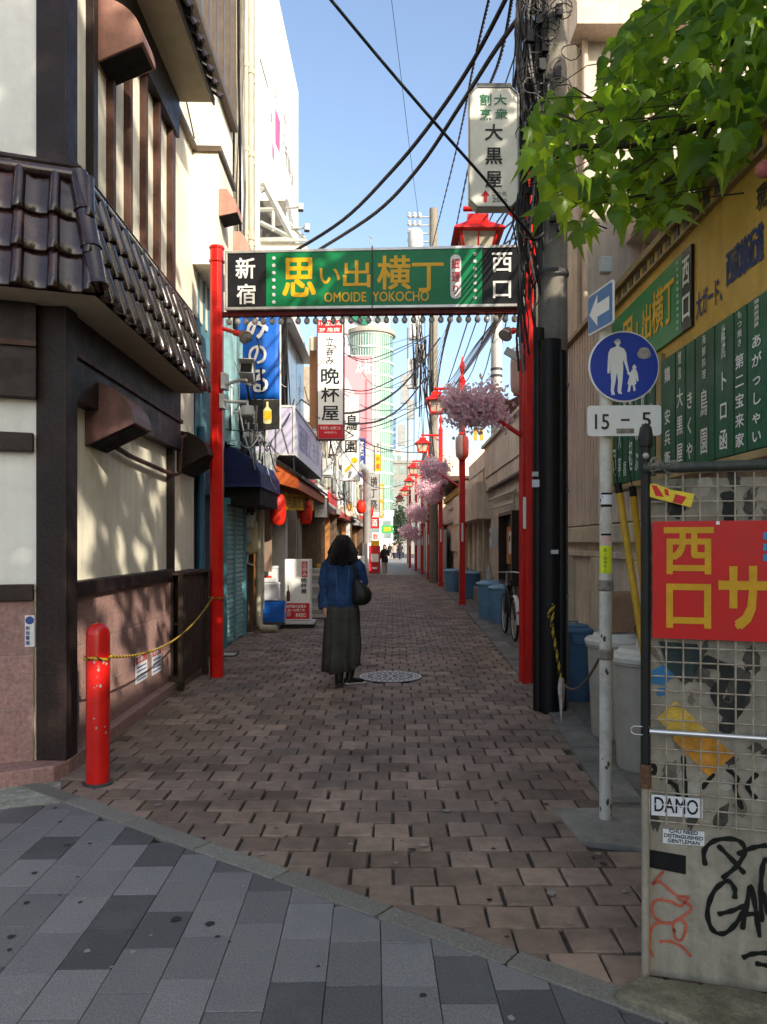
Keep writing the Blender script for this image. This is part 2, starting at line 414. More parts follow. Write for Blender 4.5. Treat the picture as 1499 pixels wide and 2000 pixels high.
for j in range(10):
    a = 2 * math.pi * j / 10; u = V((math.cos(a), math.sin(a), 0)); w = V((-u.y, u.x, 0))
    for s in (-1, 1): m.poly([mc + u * .11 + V((0, 0, .010)), mc + u * .18 + w * s * .048 + V((0, 0, .010)), mc + u * .25 + w * s * .012 + V((0, 0, .010)), mc + u * .175 + w * s * .02 + V((0, 0, .010))])
for j in range(30):
    a = 2 * math.pi * (j + .5) / 30; u = V((math.cos(a), math.sin(a), 0)); w = V((-u.y, u.x, 0))
    m.poly([mc + u * .285 + w * .008 + V((0, 0, .010)), mc + u * .318 + w * .02 + V((0, 0, .010)), mc + u * .318 - w * .012 + V((0, 0, .010)), mc + u * .285 - w * .016 + V((0, 0, .010))])
m.build('pattern', PALE, mh)
dc = G(440, 1280); dr = thing('drain_cover', 'small square iron drain cover set in the kerb below the gate post', 'drain cover', dc)
m = mb(); m.box(WF, dc.x - .16, dc.x + .16, dc.y - .12, dc.y + .12, -.02, .016); m.build('lid', IRON, dr)
m = mb()
for i in range(6): m.box(WF, dc.x - .14, dc.x + .14, dc.y - .1 + i * .036, dc.y - .085 + i * .036, .0155, .022)
m.build('grip_ribs', PALE, dr)
# ------------------------------------------------------------------ half-timbered restaurant on the left corner
STUC = M('cream_stucco', (.80, .75, .61), .85, var=.06, scale=2.5, bump=.12, bscale=60, streak=.14, dirt=(.42, .40, .32), dirtamt=.5, dscale=1.1)
PANEL = M('white_panel', (.70, .71, .67), .7, var=.06, scale=3, bump=.08, bscale=40, streak=.06, dirt=(.40, .40, .37), dirtamt=.25, dscale=2)
TIMB = M('dark_timber', (.020, .0115, .010), .5, var=.35, scale=4, bump=.35, bscale=35, streak=.3)
TIMB2 = M('brown_timber', (.075, .033, .022), .55, var=.25, scale=5, bump=.3, bscale=45, streak=.3)
PINK = M('pink_granite', (.30, .185, .165), .55, var=.3, scale=38, bump=.25, bscale=130, rand=.1, dirt=(.13, .085, .08), dirtamt=.6, dscale=2.2)
SOFF = M('soffit_board', (.42, .37, .27), .8, var=.1)
KAWA = M('glazed_roof_tile', (.026, .012, .011), .2, var=.5, scale=7, bump=.12, bscale=18, rand=.3, coat=.22, spec=.5, dirt=(.07, .03, .02), dirtamt=.5, dscale=5)
HOOD = M('brown_sheet_metal', (.15, .078, .07), .5, var=.25, scale=4, bump=.12, streak=.3, dirt=(.06, .035, .035), dirtamt=.6)
HOOD_LIT = M('brown_sheet_metal_sunlit', (.40, .21, .165), .6, var=.2, scale=4, streak=.2, dirt=(.3, .2, .17), dirtamt=.4)  # same hood metal in a lighter colour: sunlight painted into the upper hoods
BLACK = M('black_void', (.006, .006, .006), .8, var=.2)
GREYM = M('grey_metal', (.33, .34, .34), .45, .5, var=.12)
BROWNM = M('bronze_frame', (.1, .075, .055), .5, .3, var=.2)
GLASSD = M('window_glass', (.06, .09, .13), .08, var=.3, scale=.8, spec=.8)

SO = V((-2.22, 5.0, 0)); SR = V((-.03, 1, 0)).normalized()
SF = Fr(SO, SR)
A20 = math.radians(20); FR_ = V((math.cos(A20), math.sin(A20), 0))
FF = Fr(SO, FR_)
sx = lambda px: hit(SF, px, 900)[0]
rest_b = thing('restaurant', 'cream half timbered restaurant with dark posts, glazed tile canopy and pink granite base', 'building', SO)
m = mb()
plan = [(-2.22, 5.0), (-2.342, 9.06), (-9, 9.06), (-9, 3.6), (-7.37, 3.125)]
plan = [SO[:2]] + [SF.pt(4.05, 0)[:2]] + [(-9, 9.06), (-9, 2.6), FF.pt(-6.2, 0)[:2]]
m.prism(WF, plan, .02, 11.6); wallm = m.build('wall', STUC, rest_b)
m = mb(); m.box(SF, 4.05, 6.62, 4.2, 11.6, -3, -.004); m.box(SF, 4.05, 6.62, 0, 4.2, -3, -.2)
m.build('rear_wall', STUC, rest_b)
# ground-floor front and side panels (slightly whiter board)
m = mb(); m.box(FF, -6, -.05, 1.2, 2.4, .0, .012); m.build('front_panel', PANEL, rest_b)
m = mb(); m.box(FF, -6, -.05, 3.6, 11, .0, .012); m.build('front_upper_panel', PANEL, rest_b)
# posts
pw = .1
put('corner_post', TIMB, rest_b, (Fr((-2.195, 5.02, 0)), -.098, .098, .1, 3.2, -.1, .08), bevel=.006)
put('upper_corner_post', TIMB, rest_b, (Fr((-2.195, 5.02, 0)), -.098, .098, 3.3, 11.5, -.1, .08), bevel=.006)
x325 = sx(327)
put('side_post', TIMB, rest_b, (SF, x325 - .035, x325 + .035, .1, 2.55, .0, .07), bevel=.004)
put('sill_beam', TIMB, rest_b, (SF, .1, x325 - .036, 1.13, 1.235, .0, .085), bevel=.006)
put('sill_beam', TIMB, rest_b, (FF, -6, -.1, 1.13, 1.235, .0, .075), bevel=.006)
put('rail', TIMB, rest_b, (FF, -6, -.1, 2.08, 2.2, .012, .075), bevel=.006)
put('fascia', TIMB, rest_b, (SF, .08, sx(335), 2.46, 3.06, .0, .1), bevel=.005)
put('fascia', TIMB, rest_b, (FF, -6, -.08, 2.42, 3.06, .0, .1), bevel=.005)
put('fascia_strip', TIMB2, rest_b, (SF, .08, sx(335), 2.74, 2.775, .1, .125))
put('fascia_strip', TIMB2, rest_b, (FF, -6, -.08, 2.74, 2.775, .1, .125))
# pink granite base in slabs
pr = random.Random(2)
for Fm, x0, x1 in ((SF, .1, 3.1), (FF, -6, -.1)):
    for j, (z0, z1) in enumerate(((.1, .44), (.44, .78), (.78, 1.128))):
        x = x0 - (.3 if j % 2 else 0)
        while x < x1:
            a, b = max(x, x0), min(x + .62, x1)
            if b - a > .03: put('granite_slab', PINK, rest_b, (Fm, a + .003, b - .003, z0 + .003, z1 - .003, -.02, .04 + pr.uniform(0, .003)), bevel=.003)
            x += .62
            if Fm is FF and x < -2.2 and j == 0: pass
put('base_joint', M('pale_joint', (.34, .27, .25), .9), rest_b, (SF, .1, 3.1, .1, 1.128, -.01, .036), (FF, -6, -.1, .1, 1.128, -.01, .036))
# footing kerb round the corner
kw = .115
cor = [SF.pt(4.0, 0, .0)[:2], SF.pt(4.0, 0, kw)[:2], SF.pt(.42, 0, kw)[:2], (-2.095, 4.98), (-2.13, 4.83), FF.pt(-.3, 0, .24)[:2], FF.pt(-6, 0, .24)[:2], FF.pt(-6, 0, 0)[:2], SO[:2]]
m = mb(); m.prism(WF, cor, -.03, .1); m.build('footing', PINK, rest_b, bevel=.012)
# upper mullions
for px, w, mt in ((172, .045, TIMB), (210, .032, TIMB2), (244, .032, TIMB2), (275, .032, TIMB2), (301, .032, TIMB2), (329, .07, TIMB2)):
    x = sx(px); put('mullion', mt, rest_b, (SF, x - w, x + w, 3.3, 6.2, .0, .06), bevel=.003)
put('head_beam_and_shade', TIMB, rest_b, (SF, sx(205), sx(335), 5.72, 6.2, .002, .085))  # dark band stands for the eave's shadow on the wall and the beam
put('head_beam_and_shade', TIMB2, rest_b, (SF, .1, sx(335), 6.2, 6.3, .0, .05))
# coping line and box bay beyond
put('coping', BROWNM, rest_b, (SF, sx(337), sx(378), 6.06, 6.12, .0, .06), bevel=.004)
bx0, bx1 = sx(376), sx(376) + 1.0
put('bay_wall', STUC, rest_b, (SF, bx0, bx1, 4.75, 6.05, -.01, .3))
put('bay_coping', BROWNM, rest_b, (SF, bx0 - .03, bx1, 6.052, 6.12, .0, .34), bevel=.004)
# upper windows
wx0, wx1 = sx(362), sx(452)
wf = put('window', BROWNM, rest_b, (SF, wx0, wx1, 7.62, 7.72, .0, .1), (SF, wx0, wx1, 10.6, 10.7, .0, .08), *[(SF, wx0 + (wx1 - wx0) * i / 6 - .03, wx0 + (wx1 - wx0) * i / 6 + .03, 7.72, 10.6, .0, .07) for i in range(7)])
for i in range(6):
    a = wx0 + (wx1 - wx0) * i / 6; q = mb(); q.box(SF, a + .035, a + (wx1 - wx0) / 6 - .035, 7.73, 10.59, .0, .02); q.build('pane', GLASSD, wf)
# --- canopy with glazed tiles
def ix(Fa, za, Fb, zb):
    p = Fa.o + Fa.n * za; q = Fb.o + Fb.n * zb; d = q - p
    den = Fa.r.x * Fb.r.y - Fa.r.y * Fb.r.x; t = (d.x * Fb.r.y - d.y * Fb.r.x) / den
    return p + Fa.r * t
ZE, ZR, OE, OR_ = 3.05, 3.78, .38, .24
cE = ix(SF, OE, FF, OE); cR = ix(SF, OR_, FF, OR_)
sE = SF.pt(2.83, 0, OE); sR = SF.pt(2.83, 0, OR_); fE = FF.pt(-6, 0, OE); fR = FF.pt(-6, 0, OR_)
sW = SF.pt(2.83, 0, .05); fW = FF.pt(-6, 0, .05); cW = ix(SF, .05, FF, .05)
z = lambda p, h: V((p.x, p.y, h))
m = mb()
for a, b in ((cE, sE), (fE, cE)):
    pass
m.add([z(cE, ZE - .03), z(sE, ZE - .03), z(sW, ZE - .03), z(cW, ZE - .03), z(fW, ZE - .03), z(fE, ZE - .03)], [(0, 1, 2, 3), (5, 0, 3, 4)])
m.build('soffit', SOFF, rest_b)
m = mb()
m.add([z(cE, ZE - .025), z(sE, ZE - .025), z(sR, ZR), z(cR, ZR), z(fR, ZR), z(fE, ZE - .025)], [(0, 1, 2, 3), (5, 0, 3, 4)])
m.add([z(sE, ZE - .03), z(sR, ZR), z(sW, ZR), z(sW, ZE - .03)], [(0, 1, 2, 3)])
m.add([z(cR, ZR), z(sR, ZR), z(sW, ZR + .06), z(cW, ZR + .06), z(fW, ZR + .06), z(fR, ZR)], [(0, 1, 2, 3), (5, 0, 3, 4)])
pent = m.build('tile_canopy', TIMB, rest_b)
def tile_mesh(name, w, L):
    q = MB(); prof = [(-w / 2, .008), (-w * .3, -.010), (-w * .05, -.012), (w * .12, -.002)]
    rr = w * .19; cx = w * .31
    prof += [(cx + rr * math.cos(a), .0 + rr * 1.15 * math.sin(a)) for a in [math.pi - math.pi * i / 6 for i in range(7)]]
    n = len(prof)
    rings = []
    for yy, dz, s in ((0, .034, 1.0), (.012, .040, 1.0), (.06, .034, .97), (L, .004, .9)):
        rings.append([V((x if x < cx - rr - .001 else cx + (x - cx) * s, yy, zz * (1 if x < cx - rr else s) + dz)) for x, zz in prof])
    q.loft(rings, cap=False, closed=False)
    lip = [V((x, .0, zz + .034 - .022)) for x, zz in prof]
    b = len(q.v); q.v += lip; q.f += [(b + i, b + i + 1, i + 1, i) for i in range(n - 1)]; q.m += [0] * (n - 1)
    q.poly([V((cx + rr * math.cos(a), .001, .034 + rr * 1.15 * math.sin(a))) for a in [math.pi - math.pi * i / 6 for i in range(7)]])
    return q.mesh(name, KAWA, smooth=50)
TM = tile_mesh('roof_tile', .2, .29)
tr2 = random.Random(9)
def lay(e0, e1, r0, parent, n, courses):
    """tiles from eave e0..e1 (left to right as seen), ridge start r0"""
    rv = (e1 - e0).normalized(); w = (e1 - e0).length / n
    up = (r0 - e0); up = (up - rv * up.dot(rv)); L = up.length; up.normalize(); nn = rv.cross(up)
    for i in range(n):
        for c in range(courses):
            st = L / courses * c
            p = e0 + rv * (w * (i + .5)) + up * (st - .035) + nn * (.004 + tr2.uniform(-.003, .003))
            Mx = Matrix.Identity(4)
            jit = Matrix.Rotation(tr2.uniform(-.02, .02), 3, nn)
            for k, a in enumerate((jit @ rv * (w / .2), jit @ up * (L / courses + .05) / .29, nn)): Mx.col[k][:3] = a
            Mx.col[3][:3] = p
            inst('roof_tile', TM, parent, Mx)
lay(z(cE, ZE), z(sE, ZE), z(cR, ZR), pent, 13, 3)
fl = FF.r; fE2 = cE - FF.r * 3.0
lay(z(fE2, ZE), z(cE, ZE), z(cR - FF.r * 3.0, ZR), pent, 15, 3)
# hip roll and ridge caps
def half_roll(name, a, b, r, parent, n=4):
    for i in range(n):
        q = MB(); p0, p1 = a.lerp(b, i / n), a.lerp(b, (i + 1) / n + .02 / (b - a).length); q.tube([p0, p0.lerp(p1, .12), p1], [r * 1.12, r, r * .97], 10); q.build(name, KAWA, parent, smooth=50)
half_roll('hip_tile', z(cE, ZE + .02) + V((.02, -.02, 0)), z(cR, ZR + .02), .062, pent, 3)
half_roll('ridge_tile', z(cR, ZR + .02), z(sR, ZR + .02), .04, pent, 7)
half_roll('ridge_tile', z(cR, ZR + .02), z(cR - FF.r * 3, ZR + .02), .045, pent, 8)
m = mb(); m.tube([z(cR, ZR + .07) , z(sR, ZR + .07)], .025, 6); m.tube([z(cR, ZR + .07), z(cR - FF.r * 3, ZR + .07)], .03, 6); m.build('ridge_trim', TIMB, pent)
# --- upper eave with tiles
ue = mb(); UZ = 6.12
ue.box(SF, -.5, sx(337), UZ, UZ + .06, .0, .42); ueo = ue.build('upper_eave', SOFF, rest_b)
ua, ub = SF.pt(-.5, UZ + .05, .45), SF.pt(sx(340), UZ + .05, .45)
lay(ua, ub, SF.pt(-.5, UZ + .38, .06), ueo, 16, 2)
q = mb(); q.box(SF, -.5, sx(338), UZ - .02, UZ + .05, .42, .44); q.build('eave_board', TIMB, ueo)
# --- vent hoods
def hood(px0, px1, zt, zo, zb, d, mt):
    x0, x1 = sx(px0), sx(px1); HF = Fr(SF.pt(x0, 0, 0), SF.n, (0, 0, 1)); L = x1 - x0
    n = 8; pts = [(0, zt)] + [(d * math.sin(math.pi / 2 * i / n), zo + (zt - zo) * math.cos(math.pi / 2 * i / n)) for i in range(1, n + 1)] + [(0, zb)]
    q = MB(); q.prism(HF, pts[::-1], 0, -L); h = q.build('vent_hood', mt, rest_b, bevel=.006)
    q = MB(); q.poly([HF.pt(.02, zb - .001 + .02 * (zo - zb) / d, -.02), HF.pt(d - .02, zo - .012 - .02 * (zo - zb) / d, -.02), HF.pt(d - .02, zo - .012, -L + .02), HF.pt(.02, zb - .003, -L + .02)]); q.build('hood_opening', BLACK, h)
hood(166, 206, 2.68, 2.37, 2.2, .36, HOOD)
hood(345, 378, 2.7, 2.45, 2.26, .34, TIMB)
hood(186, 216, 5.62, 5.28, 5.12, .36, HOOD_LIT)
for px0, px1, z0 in ((433, 446, 5.32), (452, 466, 5.2)):
    a = .3; x0 = sx(px0) ; HF = Fr(SF.pt(bx0 + (.02 if px0 < 440 else .95), 0, a), SF.n, (0, 0, 1))
    q = MB(); q.prism(HF, [(0, z0 + .32), (.0, z0), (.22, z0 + .05), (.2, z0 + .18), (.1, z0 + .32)], 0, -.34); h = q.build('vent_hood', HOOD_LIT, rest_b, bevel=.004)
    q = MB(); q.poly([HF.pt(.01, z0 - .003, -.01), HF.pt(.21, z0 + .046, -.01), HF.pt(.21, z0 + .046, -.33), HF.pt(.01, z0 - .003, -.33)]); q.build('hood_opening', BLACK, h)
# --- pipework on the side wall
q = MB(); q.tube([SF.pt(sx(215), 2.26, .05), SF.pt(sx(243), 2.23, .05), SF.pt(sx(310), 2.2, .06), SF.pt(sx(330), 2.2, .06), SF.pt(sx(336), 2.22, .08), SF.pt(sx(338), 2.6, .09), SF.pt(sx(350), 2.68, .1)], .022, 8)
q.build('conduit', TIMB2, rest_b, smooth=40)
q = MB()
q.tube([SF.pt(sx(120), 8.2, .03), SF.pt(sx(375), 6.2, .03)], .008, 5); q.build('wire', BLACK, rest_b)
# stickers
STK = M('sticker_white', (.62, .64, .66), .5, var=.05); STKB = M('sticker_blue', (.03, .07, .25), .5, var=.1); STKR = M('sticker_red', (.42, .04, .035), .5, var=.15)
s1 = thing('wall_sticker', 'small white and blue notice on the granite left of the dark corner post', 'notice', FF.pt(-.2, .85, .05))
a_ = hit(FF, 49, 1202, .047); b_ = hit(FF, 68, 1263, .047)
SKF = FF.at(a_[0], b_[1], .046); w_, h_ = b_[0] - a_[0], a_[1] - b_[1]
q = MB(); q.box(SKF, 0, w_, 0, h_, 0, .002); q.build('paper', STK, s1)
q = MB(); q.lathe(SKF.pt(w_ / 2, h_ * .84, .003), [(.026, 0), (.001, .0005)], 14, Fr(SKF.pt(w_ / 2, h_ * .84, .003), SKF.r, SKF.u)); write_down(q, SKF, '新宿警備', .004, .03, h_ * .05, h_ * .68, z=.004, bold=.03); q.build('lettering', STKB, s1)
for i, (px0, py0, px1, py1, lb) in enumerate(((265, 1284, 288, 1324, 'white notice with a red heading on the granite base, nearer the red bollard'), (297, 1270, 316, 1309, 'white notice with a red heading on the granite base, nearer the open wooden cabinet'))):
    a_ = hit(SF, px0, py0, .047); b_ = hit(SF, px1, py1, .047); SK = SF.at(a_[0], b_[1], .046); w_, h_ = b_[0] - a_[0], a_[1] - b_[1]
    s1 = thing('wall_notice', lb, 'notice', SK.pt(0, 0), 'notices on the granite base')
    q = MB(); q.box(SK, 0, w_, 0, h_, 0, .002); q.build('paper', STK, s1)
    q = MB(); q.rect(SK, .01, w_ - .01, h_ * .72, h_ * .97, .003); q.build('heading', STKR, s1)
    q = MB(); write(q, SK, 'お願い', w_ * .15, w_ * .85, h_ * .76, h_ * .93, z=.004, mi=1, bold=.02)
    for k in range(4): q.rect(SK, w_ * .1, w_ * .9, h_ * (.1 + .15 * k), h_ * (.15 + .15 * k), .003)
    q.build('lettering', [STKB, STK], s1)
print('hits', hit(SF, 133, 1160), hit(SF, 320, 1120), hit(SF, 155, 370, OR_), hit(SF, 375, 610, OR_), hit(SF, 195, 590, OE), hit(SF, 397, 747, OE), hit(SF, 337, 175), hit(SF, 257, 818, .36), hit(SF, 166, 862), cE, cR, hit(SF, 333, 847), hit(SF, 137, 777))
# ------------------------------------------------------------------ entrance gate
RED = M('red_paint', (.52, .010, .007), .38, var=.18, scale=5, bump=.06, bscale=30, streak=.15, dirt=(.26, .008, .006), dirtamt=.5, dscale=3, coat=.25)
REDD = M('dull_red_paint', (.13, .010, .008), .5, var=.15, scale=5, streak=.15, dirt=(.18, .012, .012), dirtamt=.5)
WHT = M('white_paint', (.72, .71, .67), .5, var=.06, streak=.06, dirt=(.45, .43, .38), dirtamt=.3)
ALU = M('aluminium', (.55, .54, .5), .4, .7, var=.1, streak=.1)
SGRN = M('sign_green', (.004, .17, .055), .35, var=.12, scale=2, dirt=(.006, .13, .05), dirtamt=.3)
SBLK = M('sign_black', (.012, .013, .016), .35, var=.2)
SYEL = M('sign_yellow', (.68, .38, .008), .4, var=.1)
SWHT = M('sign_white', (.72, .72, .68), .45, var=.06)
SRED = M('sign_red', (.5, .012, .02), .45, var=.1)
BULB = M('clear_bulb', (.42, .40, .37), .1, var=.05, spec=.8, trans=.45)
DGREY = M('dark_grey', (.05, .05, .052), .5, var=.2)
LGREY = M('light_grey_plastic', (.5, .51, .51), .45, var=.08, dirt=(.3, .3, .29), dirtamt=.3)
GL = V((-1.97, 8.605, 0)); GR = V((1.446, 8.2, 0))
gate = thing('entrance_gate', 'red entrance gate over the alley carrying a long green and black signboard', 'gate', GL)
def gpost(b, h, w, name='post'):
    PF = Fr(b, (GR - GL).normalized(), (0, 0, 1)); q = MB(); a = w / 2; c = a * .42
    oc = [(-a, -c), (-c, -a), (c, -a), (a, -c), (a, c), (c, a), (-c, a), (-a, c)]
    HF = Fr(b, PF.r, -PF.n); q.prism(HF, oc, 0, h)
    q.prism(HF, [(x * 1.16, y * 1.16) for x, y in oc], h - .15, h - .12); q.prism(HF, [(x * 1.1, y * 1.1) for x, y in oc], .27, .285)
    q.prism(HF, [(x * 1.14, y * 1.14) for x, y in oc], h, h + .03)
    return q.build(name, RED, gate, bevel=.004)
gpost(GL, 4.78, .14)
gpost(GR, 5.36, .135); gpost(GR + V((-.055, .14, 0)), 5.2, .05, 'slim_post')
q = MB(); PF = Fr(GR, (GR - GL).normalized())
q.lathe(GR + V((0, 0, 5.39)), [(.075, 0), (.08, .03), (.03, .06), (.022, .1), (.05, .14), (.04, .2), (.004, .3)], 12); q.build('finial', RED, gate, smooth=40)
GS = Fr(GL + V((0, 0, 0)), GR - GL + V((0, 0, -.082)), (0, 0, 1)); GS.u = V((0, 0, 1)); GS.n = GS.r.cross(GS.u).normalized(); GS.o = GL - GS.n * .0
zf = .085
gx0, gy1 = hit(GS, 439, 489, zf); gx1, gy0 = hit(GS, 1027, 597, zf); gy0 = hit(GS, 700, 602, zf)[1]; gy1 = hit(GS, 700, 484, zf)[1]
put('sign_panel', SBLK, gate, (GS, gx0 + .02, gx1 - .02, gy0 + .02, gy1 - .02, -.05, zf - .012))
xa, _ = hit(GS, 520, 540, zf); xb, _ = hit(GS, 942, 540, zf)
put('green_panel', SGRN, gate, (GS, xa, (xa + xb) / 2 - .002, gy0 + .03, gy1 - .03, zf - .014, zf - .008), (GS, (xa + xb) / 2 + .002, xb, gy0 + .03, gy1 - .03, zf - .014, zf - .008))
t_ = .03
put('sign_frame', ALU, gate, (GS, gx0, gx1, gy1 - t_, gy1, -.06, zf), (GS, gx0, gx1, gy0, gy0 + t_, -.06, zf), (GS, gx0, gx0 + t_, gy0 + t_, gy1 - t_, -.06, zf), (GS, gx1 - t_, gx1, gy0 + t_, gy1 - t_, -.06, zf), bevel=.003)
put('cross_beam', REDD, gate, (GS, .05, (GR - GL).length - .05, gy0 - .05, gy0 - .004, -.05, .03), bevel=.004)
put('frame_strap', DGREY, gate, (GS, (xa + xb) / 2 - .006, (xa + xb) / 2 + .006, gy0 - .02, gy1 + .02, zf + .001, zf + .006))
bx = lambda x0, y0, x1, y1: (lambda a, b: (a[0], b[0], b[1], a[1]))(hit(GS, x0, y0, zf), hit(GS, x1, y1, zf))
zt_ = zf - .006
lettering(GS, [dict(t='新', b=bx(461, 504, 498, 543), z=zt_ + .002, bold=.03), dict(t='宿', b=bx(463, 555, 499, 593), z=zt_ + .002, bold=.03), dict(t='西', b=bx(962, 494, 1000, 530), z=zt_ + .002, bold=.03), dict(t='口', b=bx(964, 549, 998, 581), z=zt_ + .002, bold=.03)], SWHT, gate)
lettering(GS, [dict(t='思', b=bx(553, 505, 616, 578), z=zt_, bold=.035), dict(t='い', b=bx(625, 524, 664, 553), z=zt_, bold=.03), dict(t='出', b=bx(671, 509, 723, 560), z=zt_, bold=.025), dict(t='横', b=bx(738, 500, 802, 564), z=zt_, bold=.03), dict(t='丁', b=bx(806, 514, 866, 568), z=zt_, bold=.03), dict(t='OMOIDE  YOKOCHO', b=bx(634, 571, 838, 587), z=zt_, bold=.025)], SYEL, gate)
pb = bx(880, 497, 901, 583); q = MB(); q.prism(GS, rrect(pb[0], pb[1], pb[2], pb[3], (pb[1] - pb[0]) * .48, 5), zt_ - .003, zt_ + .002); q.build('pill_panel', SWHT, gate)
lettering(GS, [dict(t='細通り', b=(pb[0] + .012, pb[1] - .012, pb[2] + .03, pb[3] - .03), down=1, z=zt_ + .004, bold=.03)], SRED, gate)
q = MB()
for i in range(7):
    for px, y0, y1 in ((535, 504, 590), (928, 496, 581)):
        a_ = hit(GS, px, y0 + (y1 - y0) * i / 6, zf); q.lathe(GS.pt(a_[0], a_[1], zt_), [(.02, 0), (.02, .006), (.0, .009)], 12, Fr(GS.pt(a_[0], a_[1], zt_), GS.r, GS.u))
q.build('dot_row', LGREY, gate)
# row of bulbs under the sign
bm = MB(); bm.ball((0, 0, -.06), .034, 10, 6, (1, 1, 1.15)); bm = bm.mesh('light_bulb', BULB, smooth=60)
sm = MB(); sm.tube([(0, 0, 0), (0, 0, -.04)], .014, 8); sm = sm.mesh('bulb_socket', DGREY)
for i in range(33):
    p = GS.pt(.14 + i * .0985, gy0 - .045, -.01); b = inst('light_bulb', bm, gate, Matrix.Translation(p)); ORG[b.name] = V((0, 0, 0)); s_ = inst('socket', sm, None, Matrix.Identity(4)); s_.parent = b
# brackets for spotlights
def spot(label, base, tip, target, group=None):
    t = thing('spotlight', label, 'spotlight', base, group)
    q = MB(); mid = V(base).lerp(V(tip), .55); q.tube([base, mid], .022, 8); q.tube([mid, tip], .035, 10); q.build('bracket', RED, t, smooth=40)
    d = (V(target) - V(tip)).normalized(); F_ = Fr(tip, d.cross(V((0, 0, 1))).normalized(), d.cross(d.cross(V((0, 0, 1)))).normalized())
    if F_.n.dot(d) < 0: F_ = Fr(tip, -F_.r, F_.u)
    q = MB(); q.lathe(tip, [(.03, -.06), (.055, -.02), (.065, .03), (.075, .035), (.075, .05), (.001, .05)], 16, F_); q.build('lamp_head', M('lamp_brown', (.2, .13, .1), .4, .3, var=.15), t, smooth=40)
    q = MB(); q.lathe(tip, [(.066, .051), (.05, .06), (.001, .064)], 16, F_); q.build('lens', M('lens_glass', (.3, .3, .28), .1, var=.25, spec=.8), t, smooth=40)
    return t
yl = lambda px, py: hit(GS, px, py, 0)
def gp(px, py, z=0): a = hit(GS, px, py, z); return GS.pt(a[0], a[1], z)
spot('round spotlight on a red bracket in front of the blue banner', gp(437, 642), gp(477, 655, .1), gp(560, 760, .5), 'spotlights on the gate')
spot('round spotlight on a red bracket below the right end of the gate sign', gp(1022, 640), gp(990, 650, .1), gp(930, 760, .5), 'spotlights on the gate')
fl_ = thing('floodlight', 'small tilted grey floodlight on the right gate post below the round spotlight', 'floodlight', gp(1010, 680))
q = MB(); F_ = Fr(gp(1003, 690, .05), V((.8, -.1, -.5)), V((.45, -.3, .85))); q.box(F_, -.09, .09, -.05, .03, -.03, .03); q.build('housing', LGREY, fl_, bevel=.006)
q = MB(); q.box(F_, -.085, .085, -.055, -.049, -.026, .026); q.build('lens', DGREY, fl_)
q = MB(); q.tube([gp(1003, 682, .03), gp(1012, 672), gp(1024, 676)], .014, 6); q.build('bracket', LGREY, fl_)
# security cameras on the left post
def camera_box(label):
    t = thing('security_camera', label, 'security camera', gp(437, 745))
    F_ = Fr(gp(482, 722, .12), V((1, .12, 0)), V((.0, .28, 1))); q = MB(); q.box(F_, -.075, .075, -.065, .065, -.2, .05); q.build('housing', LGREY, t, bevel=.006)
    q = MB(); q.box(F_, -.085, .085, .066, .075, -.2, .12); q.build('sun_hood', WHT, t, bevel=.003)
    q = MB(); q.box(F_, -.06, .06, -.055, .05, .05, .056); q.build('lens', BLACK, t)
    q = MB(); q.tube([gp(437, 752, .03), gp(470, 742, .08), gp(483, 742, .1)], .02, 8); q.box(Fr(gp(440, 748), GS.r), -.02, .03, -.08, .1, -.05, .09); q.build('bracket', LGREY, t, bevel=.004)
camera_box('white box security camera on a grey arm from the left gate post')
t = thing('security_camera', 'round grey dome security camera under the box camera on the left gate post', 'security camera', gp(437, 790))
q = MB(); q.lathe(gp(484, 803, .12), [(.02, .06), (.07, .055), (.075, 0), (.075, -.04), (.062, -.055)], 16); q.build('housing', LGREY, t, smooth=40)
q = MB(); q.ball(gp(484, 812, .12), .058, 12, 6, (1, 1, .8)); q.build('dome', M('smoked_dome', (.12, .12, .12), .1, var=.1), t, smooth=60)
q = MB(); q.tube([gp(437, 782, .03), gp(455, 785, .08), gp(484, 785, .11), gp(484, 795, .12)], .018, 8); q.box(Fr(gp(437, 785), GS.r), -.02, .025, -.08, .08, -.05, .085); q.build('bracket', LGREY, t, bevel=.004)
# coin-shaped slot plate on right post
q = MB(); a_ = hit(GS, 1025, 1000, .075); q.prism(GS, rrect(a_[0] - .016, a_[0] + .016, a_[1] - .18, a_[1] + .16, .015, 3), .06, .078); q.build('slot_plate', ALU, gate)

# ------------------------------------------------------------------ bollard and rope
bc = V((-1.84, 4.8, 0)); bol = thing('bollard', 'red steel bollard with a rounded top and a striped rope tied round it', 'bollard', bc)
q = MB(); q.lathe(bc, [(.071, -.01), (.071, .93), (.068, .952), (.058, .975), (.04, .992), (.018, .999), (.001, 1.0)], 28); q.build('tube', M('bollard_red', (.52, .010, .007), .32, var=.15, scale=5, bump=.05, bscale=40, dirt=(.28, .008, .006), dirtamt=.5, dscale=3.5, coat=.35), bol, smooth=50)
q = MB(); q.lathe(bc, [(.09, -.01), (.09, .006), (.071, .012)], 20); q.build('base_collar', DGREY, bol)
rc = random.Random(4); q = MB()
for i in range(16):
    a = rc.uniform(-.9, .3); zz = rc.uniform(.6, .78) if i < 12 else rc.uniform(.3, .5); s = rc.uniform(.003, .009)
    d = V((math.sin(a + .9), -math.cos(a + .9), 0)); w = V((-d.y, d.x, 0)); c_ = bc + d * .0716 + V((0, 0, zz))
    q.poly([c_ + w * s * math.cos(k) * rc.uniform(.6, 1.2) + V((0, 0, s * 1.2 * math.sin(k) * rc.uniform(.6, 1.3))) for k in [i_ * 1.05 for i_ in range(6)]])
q.build('paint_chips', M('chipped_paint', (.3, .27, .25), .8), bol, kind='stuff')
